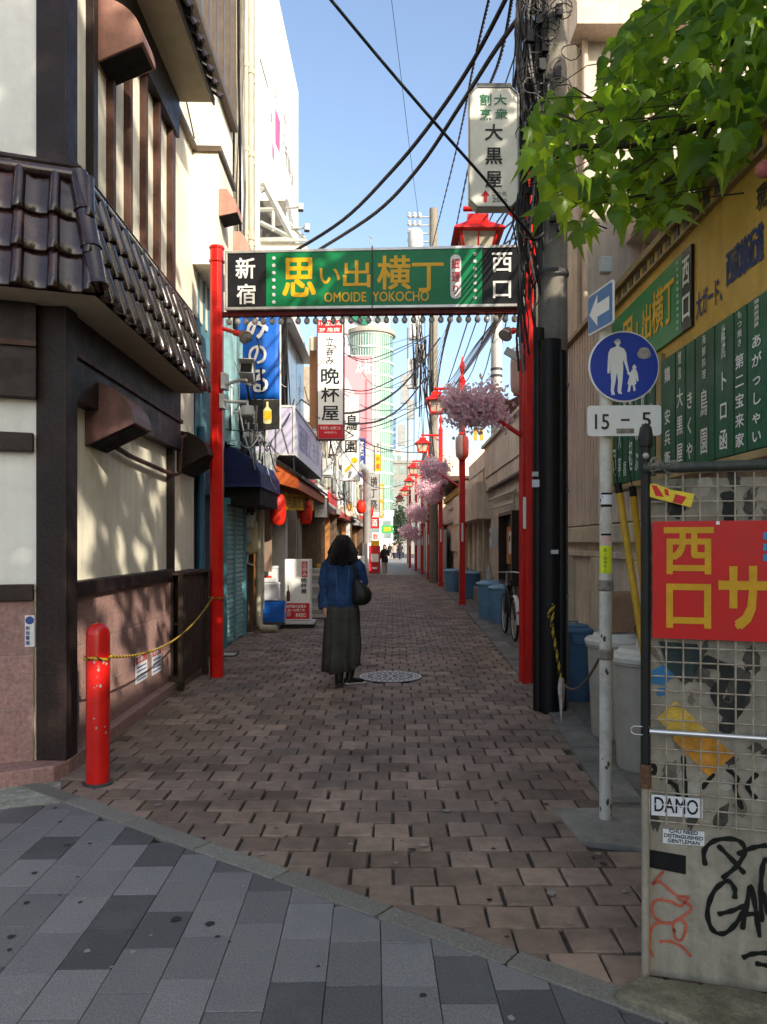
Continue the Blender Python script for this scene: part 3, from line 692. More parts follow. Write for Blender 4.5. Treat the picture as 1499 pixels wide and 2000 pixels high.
YROPE = M('yellow_rope', (.42, .27, .02), .8, var=.25, scale=40); BROPE = M('black_rope', (.02, .018, .018), .85)
def rope(name, label, pts, r, parent=None, mats=(YROPE, BROPE), pitch=.1, cat='rope'):
    t = thing(name, label, cat, pts[0]); 
    # resample
    L = [0]; 
    for a, b in zip(pts, pts[1:]): L.append(L[-1] + (b - a).length)
    n = int(L[-1] / pitch * 6) + 2; S = []
    for i in range(n):
        s = L[-1] * i / (n - 1); k = max(j for j in range(len(L) - 1) if L[j] <= s + 1e-9); S.append((pts[k].lerp(pts[k + 1], (s - L[k]) / max(L[k + 1] - L[k], 1e-6)), s, (pts[k + 1] - pts[k]).normalized()))
    for j, mt in enumerate((mats[0], mats[0], mats[1])):
        q = MB(); pp = []
        for p, s, d in S:
            a = d.cross(V((.1, .2, 1))).normalized(); b = d.cross(a); ph = 2 * math.pi * (s / pitch + j / 3); pp.append(p + (a * math.cos(ph) + b * math.sin(ph)) * r * .62)
        q.tube(pp, r * .62, 5); q.build('strand', mt, t, smooth=60)
    return t
wr = [bc + V((.08 * math.cos(a), .08 * math.sin(a), .785 + .008 * math.sin(3 * a))) for a in [i * .4 - .2 for i in range(33)]]
e1 = GL + V((-.03, -.08, .89))
sg = [bc + V((.08, .02, .785)).lerp(e1 - bc, i / 14) - V((0, 0, 4 * .17 * (i / 14) * (1 - i / 14))) for i in range(15)]
wr2 = [GL + V((.09 * math.cos(a), .09 * math.sin(a), .89 + .006 * math.sin(2 * a))) for a in [i * .45 - 2 for i in range(15)]]
rope('barrier_rope', 'thin yellow and black rope strung from the red bollard to the left gate post', wr + sg + wr2, .0075, pitch=.07)

# ------------------------------------------------------------------ wooden cabinet by the wall
cb = V((-2.32, 8.45, 0)); cab = thing('wooden_cabinet', 'dark weathered wooden cabinet standing open against the restaurant wall', 'cabinet', cb)
CW = M('weathered_wood', (.045, .03, .022), .7, var=.35, scale=5, bump=.5, bscale=40, streak=.4, dirt=(.03, .025, .02), dirtamt=.6)
CF = Fr((-2.315, 7.75, 0), (1, 0, 0)); cx0, cx1 = -.08, .2
# faces: open end towards the camera, long side towards the alley
put('side_board', CW, cab, *[(Fr((-2.115, 7.75, 0), (-.03, 1, 0)), i * .215 + .002, i * .215 + .212, .1, 1.17, -.02, .0) for i in range(5)], bevel=.003)
put('back_board', CW, cab, (Fr((-2.33, 7.75, 0), (-.03, 1, 0)), 0, 1.08, .1, 1.17, -.02, 0))
put('top_board', CW, cab, (CF, cx0, cx1 + .02, 1.17, 1.2, -1.1, .02), bevel=.004)
put('shelf', CW, cab, (CF, cx0 + .07, cx1 - .03, .12, .15, -1.06, 0), (CF, cx0 + .07, cx1 - .03, .66, .68, -1.06, -.1))
put('end_board', CW, cab, (CF, cx0, cx1, .1, 1.17, -1.08, -1.06))
put('frame_stile', CW, cab, (CF, cx1 - .045, cx1, .1, 1.17, 0, .012), (CF, cx0, cx0 + .05, .1, 1.17, 0, .012), (CF, cx0 + .05, cx1 - .045, .08, .12, 0, .012))
put('foot', TIMB, cab, (CF, cx0, cx0 + .06, 0, .1, -.06, 0), (CF, cx1 - .06, cx1, 0, .1, -.06, 0), (CF, cx1 - .06, cx1, 0, .1, -1.08, -1.0), (CF, cx0, cx0 + .06, 0, .1, -1.08, -1.0))
# weeds at the foot of the cabinet
wd = thing('weed', 'small green weed growing between the granite footing and the paving', 'weed', (-2.25, 7.55, 0)); LEAFG = M('weed_green', (.035, .075, .018), .6, var=.4, scale=30)
q = MB()
for i in range(60):
    a = R.uniform(0, 6.28); r_ = R.uniform(.02, .13); h = R.uniform(.02, .1); p = V((-2.22 + r_ * math.cos(a) * .7, 7.6 + r_ * math.sin(a) * 1.4, h)); d = V((math.cos(a), math.sin(a), R.uniform(-.2, .5))) * R.uniform(.015, .03); w = V((-math.sin(a), math.cos(a), .2)) * .012
    q.poly([p, p + d * .5 + w, p + d, p + d * .5 - w])
q.build('leaves', LEAFG, wd); q = MB()
for i in range(9): a = i * .7; q.tube([(-2.22, 7.6, 0), (-2.22 + .06 * math.cos(a), 7.6 + .12 * math.sin(a), .07)], .002, 4)
q.build('stems', LEAFG, wd)
# ------------------------------------------------------------------ concrete utility pole with cable guards
POLEC = M('pole_concrete', (.2, .18, .15), .85, var=.2, scale=4, bump=.4, bscale=60, streak=.25, dirt=(.1, .09, .075), dirtamt=.7, dscale=2)
CABLE = M('black_cable', (.013, .011, .014), .55, var=.2)
pc = V((1.45, 6.98, 0)); pole = thing('utility_pole', 'tall concrete utility pole beside the right gate post with black cable guards up its side', 'utility pole', pc)
q = MB(); q.tube([pc + V((0, 0, -.05)), pc + V((0, 0, 10.5))], [.138, .12], 22); q.build('shaft', POLEC, pole, smooth=50)
BG = M('cable_guard_black', (.006, .006, .0065), .5, var=.25, streak=.2)
for dx, dy, r_, h in ((-.05, -.125, .1, 3.3), (-.145, -.08, .05, 3.42), (.045, -.155, .045, 3.2)):
    q = MB(); q.tube([pc + V((dx, dy, 0)), pc + V((dx, dy, h))], r_, 12); q.build('cable_guard', BG, pole, smooth=50)
for h in (1.0, 1.95, 2.9, 3.9, 4.6, 5.4):
    q = MB(); q.lathe(pc + V((-.02, -.03, h)), [(.155, 0), (.158, .005), (.158, .03), (.155, .035)], 20, cap=False); q.build('steel_band', GREYM if h < 3 else DGREY, pole)
for i, (px, py, w, h, mt) in enumerate(((1046, 926, .05, .04, LGREY), (1047, 944, .06, .065, STK), (1084, 1078, .06, .035, LGREY))):
    p = P(px, py, 6.73); q = MB(); q.box(Fr(p), -w / 2, w / 2, -h / 2, h / 2, -.02, .01); q.build('number_plate', mt, pole)
for i in range(5):
    h = 4.4 + i * 1.0; s = 1 if i % 2 else -1; q = MB(); q.tube([pc + V((s * .1, -.02, h)), pc + V((s * .27, -.02, h)), pc + V((s * .27, -.02, h + .03))], .011, 6); q.build('step_bolt', GREYM, pole)
# tangle of telephone cable on the pole: one countless mass
tg = MB(); tr3 = random.Random(21)
for i in range(95):
    x = tr3.uniform(-.33, -.08); h0 = tr3.uniform(3.0, 6.0); h1 = h0 + tr3.uniform(1.0, 3.2); yy = tr3.uniform(-.16, .1)
    n = 9; pts = [pc + V((x + tr3.uniform(-.03, .03) - .03 * math.sin(k), yy + tr3.uniform(-.02, .02), h0 + (h1 - h0) * k / n)) for k in range(n + 1)]
    tg.tube(pts, tr3.choice((.006, .008, .011)), 5, mi=0 if tr3.random() < .8 else 1)
for i in range(80):
    h = tr3.uniform(4.2, 6.6); r_ = tr3.uniform(.04, .12); c_ = pc + V((tr3.uniform(-.25, .12), -.17 - tr3.uniform(0, .05), h)); a0 = tr3.uniform(0, 6); sp = tr3.uniform(2.5, 6.2)
    pts = [c_ + V((r_ * math.cos(a0 + sp * k / 10), tr3.uniform(-.012, .012), r_ * .8 * math.sin(a0 + sp * k / 10))) for k in range(11)]
    tg.tube(pts, .005, 4, mi=0 if tr3.random() < .6 else 1)
for i in range(10):
    h = 4.3 + tr3.uniform(0, 2.6); tg.box(Fr(pc + V((tr3.uniform(-.25, .05), -.15, h))), -.03, .03, -.05, .05, 0, .05, mi=0)
t = tg.build('cable_tangle', [CABLE, M('grey_cable', (.16, .15, .14), .6)], None); t['kind'] = 'stuff'; tag(t, 'messy tangle of thin cables and loops clinging to the utility pole', 'cables')

# ------------------------------------------------------------------ hanging sign on the pole
DS = Fr((0, 6.86, 0)); a_ = hit(DS, 917, 404); b_ = hit(DS, 1013, 170)
ds = thing('hanging_sign', 'white upright sign box with clipped corners fixed high on the utility pole', 'sign', DS.pt(b_[0], a_[1]))
SB = M('sign_box_cream', (.62, .60, .52), .5, var=.06, dirt=(.40, .38, .30), dirtamt=.35, dscale=5, bump=.05)
D0 = DS.at(a_[0], a_[1]); w_, h_ = b_[0] - a_[0], b_[1] - a_[1]; c_ = .07
q = MB(); q.prism(D0, [(c_, 0), (w_ - c_, 0), (w_, c_), (w_, h_ - c_), (w_ - c_, h_), (c_, h_), (0, h_ - c_), (0, c_)], -.14, 0); q.build('box', SB, ds, bevel=.008)
q = MB(); oc = [(c_, 0), (w_ - c_, 0), (w_, c_), (w_, h_ - c_), (w_ - c_, h_), (c_, h_), (0, h_ - c_), (0, c_)]
for i in range(8):
    p0, p1 = oc[i], oc[(i + 1) % 8]; q.tube([D0.pt(*p0, .004), D0.pt(*p1, .004)], .008, 6)
q.build('rim', M('rim_grey', (.25, .25, .23), .5, .3), ds)
q = MB(); q.prism(D0, [(c_ - .01, h_), (w_ - c_ + .01, h_), (w_ - c_, h_ + .03), (c_, h_ + .03)], -.14, .01); q.build('top_cover', DGREY, ds)
bb = lambda x0, y0, x1, y1: (lambda a, b: (a[0] - a_[0], b[0] - a_[0], b[1] - a_[1], a[1] - a_[1]))(hit(DS, x0, y0), hit(DS, x1, y1))
GRNL = M('letter_green', (.01, .16, .07), .5)
lettering(D0, [dict(t='大', b=bb(966, 185, 990, 205), bold=.02), dict(t='衆', b=bb(968, 212, 992, 233), bold=.01), dict(t='割', b=bb(938, 184, 960, 206), bold=.02), dict(t='烹', b=bb(938, 213, 960, 235), bold=.01)], GRNL, ds)
lettering(D0, [dict(t='大', b=bb(948, 243, 982, 274), bold=.03), dict(t='黒', b=bb(949, 289, 981, 321), bold=.03), dict(t='屋', b=bb(949, 335, 980, 366), bold=.03), dict(t='この先', b=bb(961, 374, 990, 383), bold=.0), dict(t='20m', b=bb(962, 386, 990, 395), bold=.0)], SBLK, ds)
ar = bb(940, 372, 957, 395); q = MB(); xm = (ar[0] + ar[1]) / 2; ym = ar[2] + (ar[3] - ar[2]) * .55; s_ = (ar[1] - ar[0]) * .18
q.poly([D0.pt(x, y, .005) for x, y in ((xm - s_, ar[2]), (xm + s_, ar[2]), (xm + s_, ym), (ar[1], ym), (xm, ar[3]), (ar[0], ym), (xm - s_, ym))]); q.build('arrow', SRED, ds)
q = MB()
for h in (.15, .9): q.box(D0, w_ + .002, w_ + .2, h, h + .05, -.1, -.05)
q.build('bracket', DGREY, ds)

# ------------------------------------------------------------------ white sign post with traffic signs
wp = G(1190, 1600); wp = V((1.153, 4.17, 0)); sp_ = thing('sign_post', 'white painted steel post standing in the concrete pad, with worn stickers', 'post', wp)
PAINTW = M('chipped_white_paint', (.56, .545, .48), .5, var=.12, scale=6, bump=.15, streak=.15, dirt=(.2, .16, .11), dirtamt=.75, dscale=5)
q = MB(); q.tube([wp + V((0, 0, -.02)), wp + V((0, 0, 2.74))], .0335, 18); q.build('tube', PAINTW, sp_, smooth=50)
q = MB(); q.lathe(wp + V((0, 0, 2.74)), [(.0345, 0), (.03, .02), (.001, .032)], 14); q.build('cap', PAINTW, sp_, smooth=50)
def wrap(z0, z1, a0, a1, r, name, mt):
    q = MB(); n = 8; vs = []
    for zz in (z0, z1):
        for i in range(n + 1):
            a = math.radians(a0 + (a1 - a0) * i / n); vs.append(wp + V((r * math.sin(a), -r * math.cos(a), zz)))
    q.add(vs, [(i, i + 1, n + 2 + i, n + 1 + i) for i in range(n)]); return q.build(name, mt, sp_, smooth=60)
zz = lambda py: CZ - (py - HZ) * 4.14 / FPX
wrap(zz(985), zz(962), -60, 60, .0342, 'sticker', STK); wrap(zz(966), zz(962), -60, 60, .0345, 'sticker_band', BLACK); wrap(zz(990), zz(985), -60, 60, .0345, 'sticker_band', BLACK)
wrap(zz(1064), zz(1046), -62, 38, .0342, 'sticker', M('sticker_pinkish', (.55, .35, .3), .5)); wrap(zz(1046), zz(1042), -62, 38, .0343, 'sticker_band', BLACK)
wrap(zz(1120), zz(1066), -75, 48, .0345, 'yellow_sticker', M('fluorescent_yellow', (.60, .68, .02), .5, var=.05))
q = MB()
for i, ch in enumerate('路上喫煙禁止'):
    vs, fs, a, b, c, d = glyph(ch, .02); h0 = zz(1070 + i * 8); s = .02
    q.add([wp + V((.035 * math.sin((v.x - .5) * .55 - .35), -.035 * math.cos((v.x - .5) * .55 - .35), h0 - s + v.y * s)) for v in vs], fs)
q.build('lettering', BLACK, sp_)
q = MB(); rp = random.Random(8)
for i in range(26):
    a = math.radians(rp.uniform(-80, 80)); h = rp.choice((rp.uniform(.0, .35), rp.uniform(.75, 1.05), rp.uniform(1.2, 1.8))); s = rp.uniform(.004, .014); c2 = wp + V((.034 * math.sin(a), -.034 * math.cos(a), h)); u = V((math.cos(a), math.sin(a), 0))
    q.poly([c2 + u * s * .7 * math.cos(k) * rp.uniform(.6, 1.2) + V((0, 0, s * 1.4 * math.sin(k) * rp.uniform(.5, 1.2))) for k in [j * .9 for j in range(7)]])
q.build('rust_patches', M('rust', (.11, .06, .035), .9, var=.4, scale=60), sp_, kind='stuff')
for h in (zz(1155), zz(1290)): 
    q = MB(); q.lathe(wp + V((0, 0, h)), [(.035, 0), (.041, .01), (.041, .05), (.035, .06)], 16, cap=False); q.build('tape_collar', M('old_tape', (.22, .19, .15), .8, var=.4, scale=40), sp_)
# round pedestrian sign
BL = M('traffic_blue', (.003, .035, .33), .4, var=.1, scale=3, dirt=(.01, .03, .2), dirtamt=.35)
RF = Fr((0, 4.1, 0), (1, .02, 0)); rc0 = hit(RF, 1219, 716); R0 = RF.at(*rc0); rad = 70 * 4.1 / FPX
rs = thing('traffic_sign', 'round blue traffic sign with a white adult holding a child by the hand', 'traffic sign', R0.o)
q = MB(); q.lathe(R0.o, [(rad - .006, -.012), (rad, -.008), (rad, .0), (rad - .004, .003)], 48, R0, cap=True); q.build('disc_rim', SWHT, rs, smooth=40)
q = MB(); q.poly([R0.pt((rad - .008) * math.cos(2 * math.pi * i / 48), (rad - .008) * math.sin(2 * math.pi * i / 48), .0045) for i in range(48)]); q.build('blue_face', BL, rs)
k_ = rad / 268
def cp(x, y): return R0.pt((x - 450) * k_, -(y - 890) * k_, .0065)
adult = [(388, 728), (412, 728), (414, 742), (448, 757), (465, 790), (470, 850), (487, 932), (476, 942), (468, 915), (452, 870), (440, 838), (442, 905), (437, 1000), (426, 1075), (434, 1098), (407, 1096), (399, 1075), (403, 1000), (395, 932), (385, 1000), (371, 1070), (380, 1105), (354, 1105), (348, 1070), (352, 1000), (344, 910), (350, 850), (338, 942), (322, 944), (325, 850), (330, 790), (346, 758), (386, 742)]
child = [(508, 912), (540, 912), (552, 945), (558, 1000), (546, 1003), (536, 968), (541, 1020), (529, 1030), (537, 1070), (520, 1077), (514, 1032), (502, 1032), (492, 1082), (474, 1082), (482, 1030), (474, 1020), (490, 962), (474, 946), (471, 930), (500, 934)]
q = MB()
for pl in (adult, child): q.poly([cp(x, y) for x, y in pl][::-1])
q.poly([cp(400 + 22 * math.cos(a), 708 + 24 * math.sin(a)) for a in [-i * .45 for i in range(14)]]); q.poly([cp(*p) for p in ((370, 712), (384, 714), (420, 706), (418, 690), (400, 682), (384, 690))])
q.poly([cp(526 + 15 * math.cos(a), 896 + 17 * math.sin(a)) for a in [-i * .45 for i in range(14)]]); q.poly([cp(*p) for p in ((518, 888), (532, 890), (530, 872), (524, 884), (520, 874))])
q.build('pictogram', SWHT, rs)
q = MB(); q.poly([cp(600 + 50 * math.cos(a) * (1 + .12 * math.sin(3 * a)), 790 + 48 * math.sin(a) * (1 + .1 * math.cos(2 * a))) for a in [-i * .3 for i in range(21)]]); q.build('peeled_patch', M('peeled_metal', (.3, .28, .25), .6, .2, var=.4, scale=40), rs)
q = MB(); q.box(R0, -.04, .04, .04, .08, -.05, -.012); q.box(R0, -.04, .04, -.08, -.04, -.05, -.012); q.build('clamp', GREYM, rs)
# plate with hours
PFm = Fr((0, 4.09, 0), (1, .0, .01)); a_ = hit(PFm, 1148, 852); b_ = hit(PFm, 1292, 791); pl_ = thing('sign_plate', 'white rectangular plate reading 15-5 under the round blue sign', 'sign', PFm.pt(*a_))
PP = PFm.at(*a_); w_, h_ = b_[0] - a_[0], b_[1] - a_[1]
q = MB(); q.prism(PP, rrect(0, w_, 0, h_, .018, 4), -.008, 0); q.build('plate', SWHT, pl_)
lettering(PP, [dict(t='15', b=(w_ * .10, w_ * .29, h_ * .22, h_ * .71), bold=.02), dict(t='5', b=(w_ * .735, w_ * .855, h_ * .29, h_ * .76), bold=.02)], SBLK, pl_)
q = MB(); q.rect(PP, w_ * .45, w_ * .57, h_ * .49, h_ * .555, .003); q.build('dash', SBLK, pl_)
q = MB(); q.rect(PP, w_ * .39, w_ * .63, h_ * .08, h_ * .24, .003); q.build('worn_sticker', M('old_tape', (.22, .19, .15), .8), pl_)
# one-way arrow sign seen almost edge-on
tl, tr_, br, bl_ = P(1149, 586, 4.34), P(1198, 545, 3.9), P(1198, 630, 3.9), P(1149, 657, 4.34)
AF = Fr(bl_, br - bl_); AF.u = V((0, 0, 1)); AF.n = AF.r.cross(AF.u).normalized(); w_ = (br - bl_).length; h_ = .222
AB = M('sign_blue_light', (.02, .14, .36), .4, var=.1)
ow = thing('arrow_sign', 'blue one way sign with a white arrow, turned almost edge on above the round sign', 'traffic sign', bl_)
q = MB(); q.prism(AF, rrect(0, w_, 0, h_, .02, 3), -.008, 0); q.build('plate', SWHT, ow)
q = MB(); q.prism(AF, rrect(.012, w_ - .012, .01, h_ - .01, .015, 3), .0005, .0025); q.build('blue_face', AB, ow)
q = MB(); m_ = h_ / 2
q.poly([AF.pt(x, y, .004) for x, y in ((.04, m_), (.19, m_ - .085), (.19, m_ - .035), (w_ - .05, m_ - .035), (w_ - .05, m_ + .035), (.19, m_ + .035), (.19, m_ + .085))]); q.build('arrow', SWHT, ow)
# rope from pole to post and a striped tail
rope('tie_rope', 'yellow and black rope hanging from the black cable guard of the utility pole', [P(1070, 1205, 6.6), P(1082, 1180, 6.65), P(1078, 1220, 6.6), P(1085, 1260, 6.55), P(1092, 1300, 6.5), P(1097, 1335, 6.45)], .012)
q = MB(); q.tube(sag(P(1098, 1330, 6.45), wp + V((-.03, 0, zz(1290) + .02)), .12, 10), .008, 6); t = q.build('slack_cord', M('brown_cord', (.12, .09, .07), .8), None); tag(t, 'slack brown cord between the striped rope and the white post', 'cord')
q = MB(); q.loft([[P(1097 + dx * 8, py, 6.4) + V((0, dy * .02, 0)) for dx, dy in ((-w__, 0), (0, -1), (w__, 0), (0, 1))] for py, w__ in ((1325, .6), (1345, .9), (1370, .6), (1400, .25), (1412, .1))]); t = q.build('rag', M('pale_rag', (.42, .36, .32), .9, var=.3, scale=20), None); tag(t, 'twisted pale rag hanging at the end of the striped rope', 'rag')
# ------------------------------------------------------------------ graffiti wall with wire mesh, right foreground
WO = V((.8875, 2.668, 0)); WN = Fr(WO, (.36, -.104, 0))
hw = lambda px, py, z=0: hit(WN, px, py, z)
gw = thing('graffiti_wall', 'grey panel wall covered in graffiti behind rusty wire mesh, at the right foreground corner', 'wall', WO)
PANELG = M('grimy_panel', (.30, .275, .215), .75, var=.2, scale=3, bump=.25, bscale=40, streak=.25, dirt=(.06, .055, .045), dirtamt=.8, dscale=2.6)
q = MB(); q.box(WN, -.005, .62, .0, 1.72, -.05, 0); q.build('panel', PANELG, gw, bevel=.003)
q = MB(); q.box(WN, .624, 1.7, .0, 1.72, -.05, 0); q.build('panel', PANELG, gw, bevel=.003)
WIRE = M('rusty_wire', (.34, .295, .23), .6, .2, var=.35, scale=30, dirt=(.13, .065, .035), dirtamt=.8, dscale=14)
q = MB(); wr_ = random.Random(5); y0, y1 = .548, 1.735
nx = int(1.7 / .0545)
for i in range(nx + 1):
    x = i * .0545 - .0; b = wr_.uniform(-.002, .002); q.tube([WN.pt(x + b, y0 - .008, .032), WN.pt(x, (y0 + y1) / 2, .034), WN.pt(x - b, y1, .032)], .003, 5)
for i in range(25):
    y = y0 + i * .0496; q.tube([WN.pt(-.01, y, .028), WN.pt(.6, y + wr_.uniform(-.002, .002), .0285), WN.pt(1.7, y, .028)], .003, 5)
q.build('wire_mesh', WIRE, gw)
q = MB(); q.tube([WN.pt(-.012, .72, .03), WN.pt(-.012, 1.9, .03)], .0165, 10); q.lathe(WN.pt(-.012, 1.86, .03), [(.024, -.03), (.026, 0), (.02, .035), (.004, .05)], 12); q.build('corner_post', M('tape_black', (.012, .012, .012), .5, bump=.2, bscale=70), gw, smooth=50)
q = MB(); q.ball(WN.pt(-.012, 1.795, .055), .012, 8, 5); q.build('post_knob', GREYM, gw, smooth=60)
q = MB(); q.tube([WN.pt(-.012, .0, .022), WN.pt(-.012, .72, .022)], .014, 8); q.build('post_foot', PANELG, gw, smooth=50)
q = MB(); q.tube([WN.pt(-.012, .66, .03), WN.pt(-.012, .74, .03)], .019, 10); q.build('rusty_clamp', M('rust', (.11, .06, .035), .9), gw, smooth=50)
q = MB(); q.tube([WN.pt(-.02, 1.755, .04), WN.pt(1.7, 1.765, .04)], .0175, 10); q.build('top_rail', M('rail_dark', (.035, .045, .038), .5, var=.3, scale=20, dirt=(.2, .16, .12), dirtamt=.6, dscale=8), gw, smooth=50)
q = MB()
for i in range(9): x = .06 + i * .004; q.tube([WN.pt(x, 1.735, .04), WN.pt(x + .002, 1.757, .062), WN.pt(x, 1.78, .04)], .0012, 4)
for i in range(14):
    a = wr_.uniform(0, 6); c_ = WN.pt(.03 + wr_.uniform(-.02, .03), 1.765 + wr_.uniform(-.015, .02), .055); rr = wr_.uniform(.006, .016); q.tube([c_ + WN.r * rr * math.cos(a + k * .8) + WN.u * rr * math.sin(a + k * .8) for k in range(7)], .0012, 4)
q.build('binding_wire', WIRE, gw)
a_ = hw(1265, 1428, .05); q = MB(); q.tube([WN.pt(-.0, a_[1], .05), WN.pt(1.7, a_[1], .05)], .0095, 10); q.build('cross_bar', M('bright_steel', (.62, .62, .62), .3, .8, var=.1), gw, smooth=50)
q = MB(); c0 = WN.pt(-.03, a_[1], .04); q.tube([WN.pt(-.0, a_[1] + .012, .04), WN.pt(-.05, a_[1] + .012, .04), WN.pt(-.06, a_[1] + .004, .04), WN.pt(-.06, a_[1] - .008, .04), WN.pt(-.05, a_[1] - .016, .04), WN.pt(-.0, a_[1] - .016, .04)], .0022, 6); q.build('hook', ALU, gw)
# spray-paint strokes
def strokes(name, mt, lines, w, z=.0035):
    q = MB(); 
    for k_, ln in enumerate(lines):
        pts = [hw(x, y) for x, y in ln]; S = []
        for i in range(len(pts) - 1):
            p0 = V(pts[max(i - 1, 0)]); p1 = V(pts[i]); p2 = V(pts[i + 1]); p3 = V(pts[min(i + 2, len(pts) - 1)])
            for j in range(6):
                t_ = j / 6; S.append(.5 * ((2 * p1) + (-p0 + p2) * t_ + (2 * p0 - 5 * p1 + 4 * p2 - p3) * t_ * t_ + (-p0 + 3 * p1 - 3 * p2 + p3) * t_ ** 3))
        S.append(V(pts[-1])); L_ = []
        for i, p in enumerate(S):
            d = S[min(i + 1, len(S) - 1)] - S[max(i - 1, 0)]; d = d.normalized() if d.length > 1e-7 else V((1, 0)); n_ = V((-d.y, d.x)); ww = w * (1 + .18 * math.sin(i * 1.3)) * (.75 if i in (0, len(S) - 1) else 1)
            L_.append((WN.pt(*(p + n_ * ww), z + k_ * .0001), WN.pt(*(p - n_ * ww), z + k_ * .0001)))
        b = len(q.v); q.v += [a for pr_ in L_ for a in pr_]; q.f += [(b + 2 * i, b + 2 * i + 1, b + 2 * i + 3, b + 2 * i + 2) for i in range(len(L_) - 1)]; q.m += [0] * (len(L_) - 1)
    return q.build(name, mt, gw)
SPB = M('spray_black', (.004, .004, .004), .55, var=.3); SPR = M('spray_red', (.42, .10, .06), .7, var=.3, scale=20)
strokes('graffiti', SPB, [[(1378, 1690), (1376, 1660), (1400, 1640), (1440, 1640), (1455, 1660), (1440, 1690), (1410, 1715)], [(1402, 1650), (1432, 1680), (1455, 1706)], [(1440, 1668), (1470, 1655), (1499, 1650)], [(1435, 1755), (1435, 1735), (1420, 1720), (1395, 1740), (1382, 1780), (1392, 1815), (1415, 1822), (1440, 1800), (1455, 1770), (1430, 1778), (1402, 1785)], [(1450, 1815), (1458, 1770), (1467, 1730), (1476, 1775), (1484, 1830)], [(1452, 1785), (1485, 1783)], [(1488, 1800), (1486, 1740), (1490, 1690), (1499, 1675)], [(1490, 1740), (1500, 1780), (1512, 1800)], [(1450, 1870), (1470, 1862), (1499, 1860)], [(1475, 1880), (1499, 1885)]], .0078)
strokes('graffiti_red', SPR, [[(1297, 1700), (1276, 1726), (1290, 1722), (1322, 1748), (1346, 1750)], [(1346, 1750), (1330, 1768), (1310, 1760), (1283, 1757), (1274, 1775), (1284, 1795), (1310, 1802), (1340, 1785), (1350, 1770), (1322, 1753)], [(1318, 1820), (1315, 1802), (1328, 1795), (1340, 1808), (1332, 1834), (1320, 1832), (1316, 1812)], [(1316, 1803), (1285, 1802), (1272, 1815), (1270, 1850), (1277, 1868)], [(1288, 1838), (1310, 1838), (1335, 1850), (1350, 1868)]], .0048)
strokes('graffiti_under_mesh', SPB, [[(1335, 1475), (1338, 1530), (1342, 1580)], [(1270, 1490), (1262, 1480), (1280, 1500), (1275, 1512)], [(1305, 1525), (1320, 1535), (1325, 1555)], [(1420, 1500), (1440, 1520), (1436, 1540), (1450, 1580)], [(1480, 1510), (1460, 1535), (1478, 1560)], [(1370, 1540), (1395, 1510)]], .0075)
strokes('dark_stain', M('black_paint_stain', (.02, .02, .018), .7, var=.4), [[(1372, 1290), (1420, 1310), (1400, 1360), (1430, 1400)], [(1455, 1330), (1440, 1380), (1412, 1430)], [(1420, 960), (1425, 1000), (1424, 1030)], [(1330, 985), (1316, 1010)]], .02, .003)
q = MB(); q.prism(WN, [hw(1253, 1690), hw(1340, 1707), hw(1340, 1671), hw(1253, 1656)], .002, .004); q.build('black_tape', BLACK, gw)
gb_ = random.Random(23)
GRIME = [M('grime_dark', (.062, .057, .046), .75, var=.4, scale=20), M('grime_brown', (.15, .13, .098), .8, var=.35, scale=16), M('grime_pale', (.36, .335, .28), .8, var=.2, scale=20)]
for i in range(34):
    px, py = gb_.uniform(1275, 1510), (gb_.uniform(920, 1030) if i < 9 else gb_.uniform(1250, 1600)); a, b = gb_.uniform(.008, .03), gb_.uniform(.012, .055); c0 = hw(px, py); an = gb_.uniform(-.7, .7); q = MB(); n = 15
    pl = [(a * math.cos(2 * math.pi * k / n) * gb_.uniform(.55, 1.25), b * math.sin(2 * math.pi * k / n) * gb_.uniform(.55, 1.25)) for k in range(n)]
    q.poly([WN.pt(c0[0] + x * math.cos(an) - y * math.sin(an), c0[1] + x * math.sin(an) + y * math.cos(an), .0012 + i * .00004) for x, y in pl]); q.build('grime_patch', GRIME[gb_.choice((0, 0, 1, 1, 2))], gw)
for px, py, a, b in ((1442, 1340, .045, .09), (1425, 1395, .03, .06), (1470, 1290, .03, .05), (1330, 1300, .03, .045), (1465, 985, .02, .05)):
    c0 = hw(px, py); q = MB(); q.poly([WN.pt(c0[0] + a * math.cos(2 * math.pi * k / 22) * gb_.uniform(.6, 1.15), c0[1] + b * math.sin(2 * math.pi * k / 22) * gb_.uniform(.6, 1.15), .0028) for k in range(22)]); q.build('grime_patch', GRIME[0], gw)
# stickers and scraps on the wall
def scrap(name, label, pts, mt, z, cat='sticker'):
    t = thing(name, label, cat, WN.pt(*hw(*pts[0]), z)); q = MB(); q.prism(WN, [hw(x, y) for x, y in pts][::-1], z, z + .0015); q.build('paper', mt, t); return t
ORG_ = M('orange_paper', (.50, .23, .03), .7, var=.25, scale=18); YEL_ = M('yellow_paper', (.5, .33, .05), .7, var=.3, scale=18)
t = scrap('paper_scrap', 'torn yellow and orange paper square stuck behind the wire mesh, above the DAMO sticker', [(1284, 1402), (1320, 1368), (1395, 1440), (1430, 1470), (1380, 1512), (1335, 1460)], YEL_, .004, 'paper')
q = MB(); q.prism(WN, [hw(x, y) for x, y in ((1312, 1440), (1390, 1436), (1434, 1474), (1384, 1516), (1350, 1480))][::-1], .006, .007); q.build('orange_layer', ORG_, t)
BTAPE = M('blue_tape', (.03, .16, .34), .5, var=.2, scale=20)
scrap('tape_scrap', 'upper and larger piece of blue tape behind the mesh under the red sign', [(1275, 1308), (1296, 1298), (1318, 1318), (1298, 1338), (1273, 1334)], BTAPE, .004, 'tape')
scrap('tape_scrap', 'lower and smaller piece of blue tape behind the mesh under the red sign', [(1284, 1344), (1300, 1342), (1298, 1358), (1284, 1358)], BTAPE, .004, 'tape')
